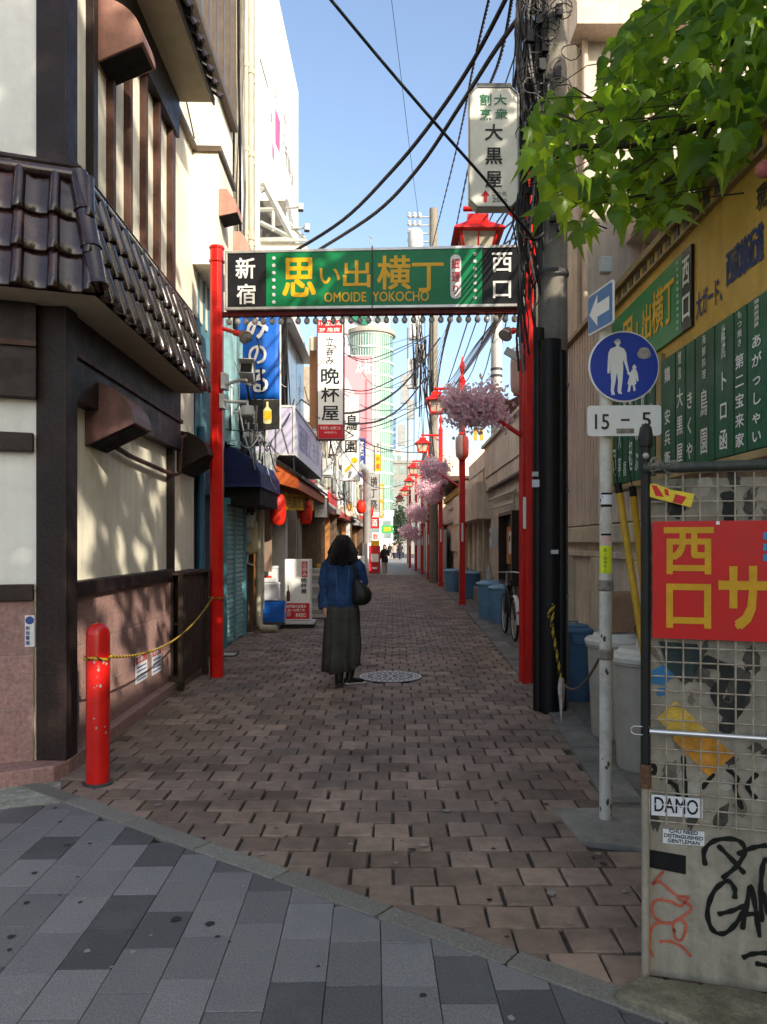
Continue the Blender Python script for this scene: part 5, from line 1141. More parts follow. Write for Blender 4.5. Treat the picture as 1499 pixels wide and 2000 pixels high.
# oblong lanterns on the posts
LRED = M('lantern_red', (.50, .05, .035), .5, var=.08); LPINK = M('lantern_pale', (.58, .40, .34), .55, var=.06)
def oblong(label, c_, r, h, group):
    t = thing('oblong_lantern', label, 'lantern', c_, group); c_ = V(c_)
    q = MB(); n = 16; prof = [(r * .55, -h * .5), (r * .9, -h * .42), (r, -h * .25), (r, h * .25), (r * .9, h * .42), (r * .55, h * .5)]
    q.lathe(c_, prof, n); 
    for i, f in enumerate(q.f):
        if len(f) == 4: q.m[i] = ((i % n) // 4) % 2
    q.build('shade', [LPINK, LRED], t, smooth=50)
    q = MB(); q.lathe(c_, [(r * .6, h * .5), (r * .6, h * .54), (.01, h * .55)], 12); q.lathe(c_, [(.01, -h * .55), (r * .6, -h * .54), (r * .6, -h * .5)], 12); q.build('end_ring', RED, t)
    return t
oblong('red and white striped oblong lantern fixed to the nearest red lamp post', P(903, 873, 18.35), .16, .56, 'oblong lanterns on the posts')
oblong('pale oblong lantern with red stripes behind the right gate post', P(1012, 730, 8.6), .085, .45, 'oblong lanterns on the posts')
# artificial cherry blossom
BLOS = M('blossom_pink', (.88, .70, .75), .7, var=.12, scale=12, rand=.12); BLOSD = M('blossom_deep', (.80, .55, .62), .7, var=.12, rand=.12); TWIG = M('twig', (.06, .035, .03), .8)
def translucent(m, share=.45):
    t = m.node_tree; N = t.nodes; b = N['Principled BSDF']; tl = N.new('ShaderNodeBsdfTranslucent'); mx = N.new('ShaderNodeMixShader'); mx.inputs[0].default_value = share
    src = b.inputs['Base Color'].links[0].from_socket; t.links.new(src, tl.inputs[0]); t.links.new(b.outputs[0], mx.inputs[1]); t.links.new(tl.outputs[0], mx.inputs[2]); t.links.new(mx.outputs[0], N['Material Output'].inputs[0])
translucent(BLOS, .6); translucent(BLOSD, .6)
def spray_mesh(seed, n, sx_, sz_):
    rr = random.Random(seed); q = MB(); cl = [V((rr.uniform(-.8, .8) * sx_, rr.uniform(-.5, .5) * sx_, rr.uniform(-.7, .7) * sz_)) for _ in range(22)]
    for i in range(n):
        c_ = rr.choice(cl) + V((rr.gauss(0, .24) * sx_, rr.gauss(0, .2) * sx_, rr.gauss(0, .26) * sz_)); s = rr.uniform(.018, .034)
        nn = V((rr.uniform(-1, 1), rr.uniform(-1, .4), rr.uniform(-.6, 1))).normalized(); a = nn.cross(V((.3, .2, .9))).normalized(); b = nn.cross(a); a0 = rr.uniform(0, 6)
        vs = [c_ - nn * s * .3]
        for k in range(10): rr_ = s * (1 if k % 2 == 0 else .55); th = a0 + k * math.pi / 5; vs.append(c_ + (a * math.cos(th) + b * math.sin(th)) * rr_)
        q.add(vs, [(0, 1 + k, 1 + (k + 1) % 10) for k in range(10)], mi=0 if rr.random() < .7 else 1)
    return q.mesh('blossoms', [BLOS, BLOSD])
def spray(label, c_, me, base, sc=1.0):
    t = thing('blossom_spray', label, 'blossom spray', c_, 'artificial cherry blossom sprays on the posts'); c_ = V(c_)
    o = inst('blossoms', me, t, Matrix.Translation(c_) @ Matrix.Scale(sc, 4)); o['kind'] = 'stuff'
    q = MB(); rr = random.Random(int(c_.y * 10))
    for i in range(7): e = c_ + V((rr.uniform(-.5, .5), rr.uniform(-.2, .2), rr.uniform(-.22, .22))) * sc; q.tube([c_ + (V(base) - c_) * .3, c_.lerp(e, .5) + V((0, 0, .04)), e], [.008, .006, .003], 4)
    q.build('twig', TWIG, t); q = MB(); q.tube([base, c_ + (V(base) - c_) * .25], .028, 6); q.build('bracket', RED, t)
    return t
S1, S2 = spray_mesh(1, 3000, .36, .24), spray_mesh(2, 2400, .34, .3)
spray('large pink cherry blossom spray on a red bracket of the right gate post', P(930, 792, 8.5), S1, P(1018, 850, 8.3), .98)
spray('pink blossom spray on the nearest red lamp post', P(848, 918, 18.6), S2, P(897, 950, 18.45), 1.0)
spray('pink blossom spray on the second red lamp post', P(838, 958, 26.3), S2, P(858, 985, 26.4), 1.25)
spray('pink blossom spray on the third red lamp post', P(814, 1002, 31.2), S2, P(836, 1020, 31.4), 1.2)
spray('pink blossom spray on the fourth red lamp post, lowest of the row', P(800, 1040, 36.2), S2, P(822, 1050, 36.4), 1.25)

# ------------------------------------------------------------------ beige sheds along the right of the alley
SIDE = [M('shed_beige', (.62, .51, .40), .6, var=.1, scale=2, streak=.25, dirt=(.24, .18, .13), dirtamt=.5, dscale=1.5), M('shed_tan', (.55, .45, .34), .6, var=.1, scale=2, streak=.25, dirt=(.2, .15, .1), dirtamt=.5), M('shed_cream', (.64, .56, .44), .7, var=.1, scale=2, streak=.2, dirt=(.28, .22, .16), dirtamt=.4)]
XR = 2.2; RW = Fr((XR, 40, 0), (0, -1, 0)); ry = lambda px, X=XR: 40 - X * FPX / (px - VX)
def panels(fr_, x0, x1, z0, z1, w, z, th, parent, mt, name='cladding_panel'):
    n = max(1, round((x1 - x0) / w)); w = (x1 - x0) / n; pr_ = random.Random(int(x0 * 100))
    for i in range(n): q = MB(); q.box(fr_, x0 + i * w + .004, x0 + (i + 1) * w - .004, z0, z1, z, z + th + pr_.uniform(0, .006)); q.build(name, mt, parent)
# near shed
sA = thing('alley_shed', 'near beige shed of vertical panels with a glazed notice case beside the bicycle', 'shed', (XR, 13, 0))
xa0, xa1 = ry(958), 27.9
q = MB(); q.box(RW, xa0, xa1, 0, 3.62, -2.5, -.03); q.build('wall', SIDE[1], sA)
panels(RW, xa0, xa1, 2.95, 3.62, .42, -.03, .16, sA, SIDE[0]); panels(RW, xa0, xa1, 2.66, 2.945, .42, -.03, .13, sA, SIDE[0]); panels(RW, xa0 + 1.1, xa1, 2.05, 2.64, .7, -.03, .06, sA, SIDE[2])
put('drip_edge', TIMB, sA, (RW, xa0 + .9, xa1, 2.63, 2.67, -.03, .16)); put('eave_trim', SIDE[2], sA, (RW, xa0 - .05, xa1, 3.62, 3.68, -.6, .2))
put('plinth', CONC, sA, (RW, xa0, xa1, 0, .5, -.03, .12), bevel=.02)
ncx0, ncx1 = ry(990), ry(1018)
nc = put('notice_case', TIMB, sA, (RW, ncx0, ncx1, .75, .8, 0, .16), (RW, ncx0, ncx1, 2.0, 2.06, 0, .16), (RW, ncx0, ncx0 + .05, .8, 2.0, 0, .16), (RW, ncx1 - .05, ncx1, .8, 2.0, 0, .16), (RW, ncx0 + .05, ncx1 - .05, .8, 2.0, 0, .02))
q = MB(); q.box(RW, ncx0 + .2, ncx0 + .7, 1.1, 1.8, .021, .03); q.build('poster', M('poster_orange', (.42, .16, .05), .5, var=.4, scale=3), nc); q = MB(); q.box(RW, ncx0 + .8, ncx1 - .12, 1.45, 1.95, .021, .03); q.build('paper', STK, nc)
q = MB(); q.box(RW, (ncx0 + ncx1) / 2 - .05, (ncx0 + ncx1) / 2 + .05, 0, .75, .05, .12); q.build('leg', TIMB, nc)
# middle shed with bulging fascia
sB = thing('alley_shed', 'middle tan shed with a deep bulging fascia over latticed doors', 'shed', (XR, 19, 0))
xb0, xb1 = ry(905), xa0 - .02
q = MB(); q.box(RW, xb0, xb1, 0, 3.7, -2.5, -.35); q.build('wall', SIDE[1], sB)
panels(RW, xb0 + 1.2, xb1, 2.9, 3.75, .9, -.36, .3, sB, SIDE[0]); panels(RW, xb0, xb1 - .0, 2.05, 2.88, 2.2, -.2, .5, sB, SIDE[0], 'fascia_panel')
put('plinth', CONC, sB, (RW, xb0, xb1, 0, .75, -.35, -.1), (RW, xb0, xb1, 0, .35, -.1, .08), bevel=.02)
for i in range(4):
    x = xb0 + .3 + i * 1.2; put('post', SIDE[2], sB, (RW, x, x + .22, .75, 2.05, -.35, -.02))
    if i % 2 == 0: put('lattice_window', SIDE[2], sB, *[(RW, x + .3 + k * .18, x + .34 + k * .18, 1.0, 1.8, -.3, -.2) for k in range(5)], (RW, x + .25, x + 1.1, 1.8, 1.86, -.3, -.18), (RW, x + .25, x + 1.1, 1.5, 1.55, -.3, -.18))
    else: put('door', SIDE[0], sB, (RW, x + .28, x + 1.1, .35, 2.0, -.34, -.28))
put('door_gap', BLACK, sB, (RW, xb0 + .1, xb0 + .3, .76, 2.04, -.349, -.33))
# far sheds
sC = thing('alley_shed', 'far cream shed with a tiled overhang and a yellow stripe', 'shed', (XR, 26, 0))
xc0, xc1 = ry(868), xb0 - .02
q = MB(); q.box(RW, xc0, xc1, 0, 3.5, -2.5, -.05); q.build('wall', SIDE[2], sC)
panels(RW, xc0, xc1, 1.2, 3.0, 1.0, -.05, .1, sC, SIDE[2]); put('roof', TIMB2, sC, (RW, xc0, xc1, 3.45, 3.6, -2.5, .55)); put('stripe_board', YEL_, sC, (RW, xc0 + 1, xc1, 3.1, 3.3, 0, .1)); put('beam', SIDE[1], sC, (RW, xc0, xc1, 2.2, 2.32, 0, .2)); put('plinth', CONC, sC, (RW, xc0, xc1, 0, .5, 0, .1))
sD = thing('panel_fence', 'row of grey sheet panels between the second and farthest red lamp posts', 'fence', (1.7, 36, 0))
for i in range(12):
    y = 28.5 + i * 1.9; x = lin(y, [(28, 1.95), (36, 1.75), (52, 1.35)]); q = MB(); q.box(Fr((x, y, 0), (0, -1, 0)), -1.85, 0, 0, 2.0 + .3 * (i % 3), -.05, 0); q.build('panel', [M('grey_panel', (.30, .31, .30), .6, var=.1, streak=.15), SIDE[0]][i % 2], sD)
for i, (y0, y1, h, mt, lb) in enumerate(((34, 41, 4.6, 2, 'low beige building beyond the panel fence, nearer'), (41.2, 50, 6.5, 0, 'tan building beyond the panel fence, farther'))):
    t = thing('back_building', lb, 'building', (3, y0, 0)); q = MB(); x = lin(y0, [(28, 2.05), (36, 1.85), (52, 1.5)]); q.box(WF, x + .1, x + 4, y0, y1, 0, h); q.build('wall', SIDE[mt], t); F_ = Fr((x + .1, y1, 0), (0, -1, 0))
    for k in range(3):
        wq = put('window', BROWNM, t, (F_, .6 + k * 2.1, 1.8 + k * 2.1, 2.4, 3.6, 0, .06)); put('pane', GLASSD, wq, (F_, .68 + k * 2.1, 1.72 + k * 2.1, 2.48, 3.52, .061, .065))
    put('parapet', SIDE[1], t, (F_, -.05, y1 - y0 + .05, h, h + .12, -.3, .1))
# bins, cone, bicycle on the right strip
BINLID = M('lid_light_blue', (.2, .34, .47), .5, var=.15)
BINL = M('bin_light_blue', (.12, .235, .36), .5, var=.12, dirt=(.08, .13, .18), dirtamt=.4)
for px, Y, h, lb, mt in ((981, 14.35, .72, 'front one of a pair of blue dustbins by the bicycle', BINL), (956, 15.1, .76, 'rear one of a pair of blue dustbins by the bicycle', BINL), (922, 20.6, .75, 'dark blue dustbin just right of the nearest red lamp post', BINB), (884, 23.6, .7, 'pale blue dustbin between the nearest and second red lamp posts', BINL)):
    dustbin('dustbin', lb, ((px - VX) / FPX * Y, Y, 0), .24 if Y < 20 else .27, h, mt, BINLID, 'blue dustbins along the sheds')
t = thing('traffic_cone', 'small grey cone standing behind the blue dustbins', 'cone', (2.2 - .1, 16.6, 0)); q = MB(); c_ = V((2.08, 16.6, 0)); q.lathe(c_, [(.15, .5), (.13, .52), (.03, 1.0), (.02, 1.02)], 12); q.build('cone_body', M('grey_cone', (.3, .28, .25), .7), t, smooth=40); put('base', CONC, t, (WF, 1.9, 2.26, 16.42, 16.78, 0, .5))
bk = thing('bicycle', 'bicycle with a red rear reflector leaning by the shed just behind the right gate post', 'bicycle', (1.88, 12.3, 0))
BKF = M('bicycle_frame', (.03, .03, .035), .35, .5, var=.1); TYRE = M('tyre_rubber', (.018, .018, .018), .85)
for cy in (11.75, 12.8):
    c_ = V((1.86, cy, .33)); q = MB(); n = 28
    q.loft([[c_ + V((.022 * math.cos(b), (.315 + .022 * math.sin(b)) * math.cos(a), (.315 + .022 * math.sin(b)) * math.sin(a))) for b in [k * math.pi / 3 for k in range(6)]] for a in [2 * math.pi * i / n for i in range(n + 1)]], cap=False); wl = q.build('wheel', TYRE, bk, smooth=60)
    q = MB(); q.loft([[c_ + V((x, r * math.cos(a), r * math.sin(a))) for x, r in ((-.012, .285), (.012, .285), (.012, .298), (-.012, .298))] for a in [2 * math.pi * i / n for i in range(n + 1)]], cap=False); q.build('rim', ALU, wl)
    q = MB()
    for k in range(14): a = k * math.pi / 7; q.tube([c_ + V((.02 * (-1) ** k, 0, 0)), c_ + V((0, .29 * math.cos(a), .29 * math.sin(a)))], .0015, 3)
    q.build('spokes', ALU, wl)
q = MB(); A_, B_, C_, D_, E_ = V((1.86, 11.75, .33)), V((1.86, 12.2, .3)), V((1.86, 12.08, .78)), V((1.86, 12.62, .78)), V((1.86, 12.8, .33))
for a, b in ((A_, B_), (A_, C_), (B_, C_), (B_, D_), (D_, E_), (C_ + V((0, .05, -.25)), D_)): q.tube([a, b], .017, 6)
q.build('frame', BKF, bk, smooth=50)
q = MB(); n = 10; q.loft([[V((1.86 + s * .032, 11.75 - r * math.sin(a), .33 + r * math.cos(a))) for s, r in ((-1, .36), (-.5, .372), (.5, .372), (1, .36))] for a in [-.5 + 2.2 * i / n for i in range(n + 1)]], cap=False, closed=False); q.build('mudguard', M('white_mudguard', (.6, .6, .58), .4), bk, smooth=60)
q = MB(); q.lathe((1.86, 11.4, .45), [(.03, -.02), (.03, 0), (.001, .01)], 10, Fr((1.86, 11.4, .45))); q.build('reflector', LRED, bk)
q = MB(); q.tube([C_, C_ + V((0, 0, .1))], .013, 6); q.loft([[V((1.86 + x * w, 12.08 + y, .89 + z * .02)) for x, z in ((-1, 0), (-.6, 1), (.6, 1), (1, 0), (0, -1))] for y, w in ((-.12, .08), (0, .085), (.16, .02))]); q.build('saddle', TYRE, bk)
q = MB(); q.tube([D_, D_ + V((0, -.02, .22))], .013, 6); q.tube([V((1.6, 12.45, 1.0)), V((1.74, 12.58, 1.02)), V((1.98, 12.58, 1.02)), V((2.12, 12.45, 1.0))], .012, 6); q.build('handlebar', ALU, bk, smooth=50)
# bits above the sheds
t = thing('steel_pole', 'pale grey steel pole rising behind the near beige shed', 'pole', (2.32, 17.2, 0)); q = MB(); q.tube([(2.32, 17.25, 0), (2.32, 17.25, 7.2)], .125, 14); q.build('shaft', M('pale_steel', (.46, .46, .44), .5, .2, var=.08), t, smooth=50)
q = MB()
for h in (5.2, 5.35, 4.4): q.lathe((2.32, 17.25, h), [(.127, 0), (.135, .01), (.135, .05), (.127, .06)], 14, cap=False)
q.build('band', DGREY, t)
t = thing('roof_vent', 'brown hooded vent on the roof of the near beige shed', 'vent', (2.45, 16.5, 3.6)); q = MB(); F_ = Fr((2.45, 16.2, 3.6)); q.box(F_, -.14, .14, 0, .75, -.2, 0); q.prism(F_, [(-.25, .75), (.25, .75), (.3, 1.05), (0, .9), (-.3, 1.05)], -.2, .02); q.build('hood', TIMB2, t)
t = thing('yellow_sign_frame', 'yellow upright frame above the middle shed under the blossom', 'frame', P(935, 850, 19)); q = MB()
for px in (929, 941): q.box(Fr(P(px, 848, 19)), -.04, .04, -.15, .15, -.05, 0)
q.box(Fr(P(935, 838, 19)), -.12, .12, -.02, .02, -.05, 0); q.build('frame_bars', YPOLE, t)
# ------------------------------------------------------------------ left side of the alley beyond the gate
TEAL = M('teal_sheet', (.085, .20, .25), .55, var=.25, scale=3, bump=.35, bscale=6, streak=.25, dirt=(.2, .33, .36), dirtamt=.5)
TEALL = M('pale_teal_sheet', (.22, .38, .40), .55, var=.2, scale=4, bump=.4, bscale=6, streak=.2)
ANAVY = M('awning_navy', (.006, .014, .07), .6, var=.2, scale=3)
BANB = M('banner_blue', (.006, .10, .46), .55, var=.12, scale=2)
XL = -2.42; LW = Fr((XL, 0, 0), (0, 1, 0)); ly = lambda px, X=XL: X * FPX / (px - VX)
tb_ = thing('teal_bar', 'narrow bar front with teal sheets, roller shutter and navy awning behind the left gate post', 'shopfront', (XL, 9.1, 0))
q = MB(); q.box(LW, 9.1, 13.0, 0, 5.0, -3, -.03); q.build('wall', M('bar_wall', (.08, .07, .065), .8, var=.2), tb_)
def sheet(name, y0, y1, z0, z1, mt, amp=.04, off=.02, sd=1):
    rr = random.Random(sd); q = MB(); nx_, nz_ = 14, 10; ph = [rr.uniform(0, 6) for _ in range(4)]
    rows = []
    for j in range(nz_ + 1):
        rows.append([LW.pt(y0 + (y1 - y0) * i / nx_, z0 + (z1 - z0) * j / nz_, off + amp * (math.sin(i * 1.7 + ph[0] + j * .3) + .5 * math.sin(i * 3.1 + ph[1] - j * .5) + 1.5) * .5) for i in range(nx_ + 1)])
    q.loft(rows, cap=False, closed=False); return q.build(name, mt, tb_, smooth=70)
sheet('sheet', 9.12, 10.2, 2.5, 4.9, TEAL, .05, .02, 1); sheet('sheet', 10.2, 11.6, 2.9, 4.6, TEALL, .1, .03, 2); sheet('sheet', 11.6, 13, 3.0, 4.9, TEAL, .08, .02, 5)
sheet('sheet', 9.15, 10.6, 2.1, 2.7, M('dark_sheet_blue', (.015, .03, .05), .6), .04, .05, 3)
q = MB(); q.tube([LW.pt(9.3, .95, .1), LW.pt(9.3, 2.9, .1)], .045, 10); q.build('blue_pipe', M('blue_pipe', (.03, .12, .2), .45, var=.15), tb_, smooth=50); q = MB(); q.tube([LW.pt(9.3, .75, .1), LW.pt(9.3, .96, .1)], .055, 10); q.build('pipe_socket', LGREY, tb_, smooth=50)
put('end_board', M('navy_board', (.01, .015, .03), .6), tb_, (LW, 9.5, 10.9, 0, 2.1, -.03, .0))
SHUT = M('shutter_teal', (.26, .42, .42), .5, .1, var=.12, streak=.3, dirt=(.10, .19, .21), dirtamt=.6, dscale=1.5)
shf = put('shutter_frame', M('frame_teal', (.07, .21, .27), .5, var=.15), tb_, (LW, 10.9, 10.98, 0, 2.05, -.02, .06), (LW, 12.32, 12.4, 0, 2.05, -.02, .06), (LW, 10.9, 12.4, 2.05, 2.14, -.02, .08), (LW, 11.56, 11.62, 0, 2.05, -.0, .05))
for i in range(28): q = MB(); q.prism(Fr(LW.pt(10.98, .02 + i * .0725, .0), LW.n, (0, 0, 1)), [(0, 0), (.02, .008), (.024, .036), (.02, .062), (0, .07)], -1.34, 0); q.build('shutter_slat', SHUT, shf)
q = MB(); F_ = Fr((XL, 11.0, 0)); # awning end profile faces the camera
prof = [(-.25, 2.95), (.15, 2.86), (.42, 2.70), (.52, 2.52), (.53, 2.32), (-.25, 2.30)]
q.prism(F_, prof[::-1], -1.9, 0); aw = q.build('awning', ANAVY, tb_, bevel=.015); put('valance_trim', M('navy_trim', (.02, .035, .11), .6), aw, (F_, -.2, .535, 2.30, 2.34, -1.9, .01))
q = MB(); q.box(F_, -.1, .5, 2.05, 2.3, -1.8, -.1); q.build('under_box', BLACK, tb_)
# fan / ventilation box between shutter and pipe
for i in range(3): put('utility_box', [GREYM, LGREY, TIMB2][i], tb_, (LW, 12.45 + .02 * i, 12.75, 1.5 + i * .25, 1.7 + i * .25, 0, .12 + .02 * i), bevel=.01)
# blue banner
bn = thing('banner', 'blue banner with white lettering over a black drinks picture panel', 'banner', P(505, 840, 11.6)); BNF = Fr((0, 11.6, 0)); a_ = hit(BNF, 463, 838); b_ = hit(BNF, 547, 585)
B0 = BNF.at(a_[0], a_[1]); w_, h_ = b_[0] - a_[0], b_[1] - a_[1]; zy = lambda py: (a_[1] * 0 + (838 - py) * 11.6 / FPX)
q = MB(); rows = []
for j in range(13): rows.append([B0.pt(w_ * i / 8, zy(780) + (h_ - zy(780)) * j / 12, .012 * math.sin(i * .9 + j * .7) + .008 * math.sin(j * 1.9)) for i in range(9)])
q.loft(rows, cap=False, closed=False); o = q.build('cloth', BANB, bn, smooth=70); md = o.modifiers.new('thick', 'SOLIDIFY'); md.thickness = .006
put('picture_panel', M('panel_dark', (.022, .021, .018), .4, var=.15), bn, (B0, 0, w_, 0, zy(781), -.01, .012)); put('edge_rail', WHT, bn, (B0, w_, w_ + .02, 0, h_, -.01, .014))
pxb = lambda x0, y0, x1, y1: ((x0 - 463) * 11.6 / FPX, (x1 - 463) * 11.6 / FPX, zy(y1), zy(y0))
lettering(B0, [dict(t='み', b=pxb(484, 608, 524, 662), bold=.035, z=.035), dict(t='の', b=pxb(487, 676, 521, 711), bold=.035, z=.035), dict(t='る', b=pxb(487, 723, 524, 766), bold=.035, z=.035)], SWHT, bn)
q = MB(); c_ = pxb(515, 785, 531, 828)
bt = [(.3, 0), (.7, 0), (.95, .03), (1, .1), (1, .62), (.72, .74), (.62, .78), (.62, 1), (.38, 1), (.38, .78), (.28, .74), (0, .62), (0, .1), (.05, .03)]
q.prism(B0, [(c_[0] + x * (c_[1] - c_[0]), c_[2] + y * (c_[3] - c_[2])) for x, y in bt], .0125, .0145); q.build('bottle_print', M('print_pale_yellow', (.55, .5, .25), .5), bn)
q = MB(); cl_ = pxb(517, 803, 530, 820); q.rect(B0, cl_[0], cl_[1], cl_[2], cl_[3], .0155); q.build('bottle_label', SYEL, bn)
q = MB()
for x in (481, 497): 
    c_ = pxb(x - 6, 804, x + 6, 828); gl2 = [(.2, 0), (.8, 0), (.55, .06), (.55, .45), (.95, .6), (1, .85), (.9, 1), (.1, 1), (0, .85), (.05, .6), (.45, .45), (.45, .06)]
    q.prism(B0, [(c_[0] + u * (c_[1] - c_[0]), c_[2] + v_ * (c_[3] - c_[2])) for u, v_ in gl2], .0125, .014)
q.build('glass_print', M('print_pale', (.4, .4, .38), .4), bn)
# steel pipe with gas meter
PIPEB = M('pipe_beige', (.42, .385, .29), .5, var=.12, streak=.25, dirt=(.2, .17, .12), dirtamt=.5)
dp = thing('drainpipe', 'thick beige drainpipe with a bend at its foot between the shutter and the crates', 'pipe', P(507, 1215, 12.9)); x = P(507, 0, 12.9).x
q = MB(); q.tube([(x, 12.9, 2.9), (x, 12.9, .16), (x + .05, 12.88, .07), (x + .3, 12.85, .06)], .062, 12); q.build('pipe', PIPEB, dp, smooth=50); q = MB(); q.tube([(x, 12.9, 1.1), (x, 12.9, 1.2)], .07, 12); q.tube([(x, 12.9, 2.3), (x, 12.9, 2.4)], .07, 12); q.build('collar', PIPEB, dp, smooth=50)
q = MB(); q.tube([(x + .09, 12.8, 2.6), (x + .09, 12.8, .4)], .012, 6); q.build('thin_pipe', LGREY, dp)
gm = thing('gas_meter', 'rounded beige gas meter hanging between the shutter and the beige drainpipe', 'gas meter', P(489, 1050, 12.6)); c_ = P(490, 1050, 12.6)
q = MB(); F_ = Fr(c_); q.prism(F_, rrect(-.10, .10, -.27, .3, .09, 5), -.16, 0); q.build('body', M('meter_beige', (.40, .36, .22), .5, var=.15, dirt=(.2, .17, .1), dirtamt=.5), gm, bevel=.03)
q = MB(); q.lathe(F_.pt(0, .02, .002), [(.02, 0), (.001, .01)], 10, F_); q.build('dial', BLACK, gm); q = MB(); q.tube([F_.pt(-.05, .3, -.08), F_.pt(-.04, .5, -.1), F_.pt(.02, .75, -.1)], .022, 8); q.tube([F_.pt(.05, .3, -.08), F_.pt(.06, .44, -.08), F_.pt(.1, .6, -.1)], .022, 8); q.tube([F_.pt(-.06, -.28, -.08), F_.pt(-.07, -.42, -.08), F_.pt(.04, -.46, -.06)], .016, 8); q.build('pipe', LGREY, gm, smooth=50)
# tavern with the canopy
WOODP = M('shop_wood', (.11, .075, .05), .6, var=.25, streak=.3); WOODO = M('shop_wood_orange', (.34, .15, .05), .55, var=.2, streak=.2)
tv = thing('tavern', 'tavern front with an orange canopy, timber posts and half open dark doors', 'shopfront', (XL, 13.1, 0))
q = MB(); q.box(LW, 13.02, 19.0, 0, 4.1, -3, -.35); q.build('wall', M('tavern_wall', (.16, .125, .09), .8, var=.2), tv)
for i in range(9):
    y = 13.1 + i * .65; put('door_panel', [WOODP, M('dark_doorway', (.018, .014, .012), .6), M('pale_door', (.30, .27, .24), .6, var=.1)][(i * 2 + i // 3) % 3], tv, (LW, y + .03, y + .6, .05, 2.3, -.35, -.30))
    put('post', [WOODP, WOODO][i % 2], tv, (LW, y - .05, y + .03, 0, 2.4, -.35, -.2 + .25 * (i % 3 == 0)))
put('front_panel', M('tan_panel', (.26, .18, .13), .7, var=.15), tv, (Fr((XL, 13.3, 0)), .05, .32, 1.0, 2.5, -.05, 0)); put('white_column', LGREY, tv, (LW, 15.2, 15.5, 0, 2.5, .0, .3))
CAN = Fr((XL, 13.2, 0))
q = MB(); q.prism(CAN, [(-.3, 2.95), (.3, 3.0), (.8, 2.62), (.8, 2.42), (.1, 2.62), (-.3, 2.5)][::-1], -5.2, 0); cn = q.build('canopy', M('canopy_orange', (.42, .085, .015), .55, var=.12, streak=.15), tv); q = MB(); q.prism(CAN, [(.25, 3.06), (.86, 2.66), (.86, 2.60), (.25, 2.99)][::-1], -5.2, .05); q.build('canopy_edge', SPB, cn)
q = MB(); q.box(CAN, -.2, .42, 2.62, 3.0, .02, .5); q.build('grey_hood', M('hood_grey', (.36, .39, .40), .45, .3, var=.1), tv, bevel=.02)
q = MB(); q.box(CAN, .02, .3, 2.3, 2.95, .0, .03); q.build('foil_panel', M('foil', (.5, .5, .48), .35, .7, var=.2, bump=.5, bscale=12), tv)
nr = thing('shop_curtain', 'yellow shop curtain with dark writing hung under the orange canopy', 'curtain', P(580, 980, 14.5)); NF = Fr(P(552, 1000, 13.5), P(613, 1000, 16.3) - P(552, 1000, 13.5)); L = (P(613, 1000, 16.3) - P(552, 1000, 13.5)).length
q = MB(); zb = (1000 - 996) * 13.5 / FPX
rows = [[NF.pt(L * i / 24, zb + .30 * j / 3, .03 * math.sin(i * 1.05)) for i in range(25)] for j in range(4)]
q.loft(rows, cap=False, closed=False); q.build('cloth', M('curtain_yellow', (.68, .38, .006), .7, var=.1), nr, smooth=70)
q = MB()
for i, ch in enumerate('居酒屋営業中'): write(q, NF, ch, L * (.06 + .155 * i), L * (.06 + .155 * i) + L * .11, zb + .05, zb + .25, z=.045, bold=.02)
q.build('lettering', M('curtain_ink', (.12, .06, .01), .7), nr)
# red lanterns
def lantern(label, c_, r, h, group, txt=None):
    t = thing('paper_lantern', label, 'lantern', c_, group); c_ = V(c_); q = MB(); n = 18; prof = []
    for i in range(25):
        u = i / 24; a = (u - .5) * 2; rr = r * (1 - .42 * abs(a) ** 3.2); prof.append((rr * (1 + .018 * (i % 2)), h * (u - .5)))
    q.lathe(c_, prof, n); q.build('shade', M('lantern_scarlet', (.7, .022, .008), .5, var=.08, bump=.1), t, smooth=60)
    q = MB(); q.lathe(c_, [(r * .6, h * .49), (r * .6, h * .54), (.01, h * .545)], 14); q.lathe(c_, [(.01, -h * .545), (r * .6, -h * .54), (r * .6, -h * .49)], 14); q.build('rim', SPB, t); q = MB(); q.tube([c_ + V((0, 0, h * .54)), c_ + V((0, 0, h * .54 + .16))], .006, 5); q.build('hanger', SPB, t)
    if txt:
        q = MB(); F_ = Fr(c_ + V((0, -r - .004, 0)), (1, .0, 0)); hh = h * .66
        for i, ch in enumerate(txt):
            vs, fs, a, b, cc, d = glyph(ch, .03); s = hh / len(txt); q.add([c_ + V(((r + .006) * math.sin((v.x - .5) * s * .9 / r + .25), -(r + .006) * math.cos((v.x - .5) * s * .9 / r + .25), hh / 2 - (i + 1) * s + v.y * s)) for v in vs], fs)
        q.build('lettering', M('lantern_ink', (.12, .01, .008), .6), t)
    return t
lantern('large red paper lantern under the left end of the orange canopy', P(543, 996, 13.0), .14, .52, 'red paper lanterns of the tavern', 'ビール')
lantern('smaller red paper lantern half behind the yellow curtain', P(598, 1000, 15.6), .13, .5, 'red paper lanterns of the tavern', '酒場')
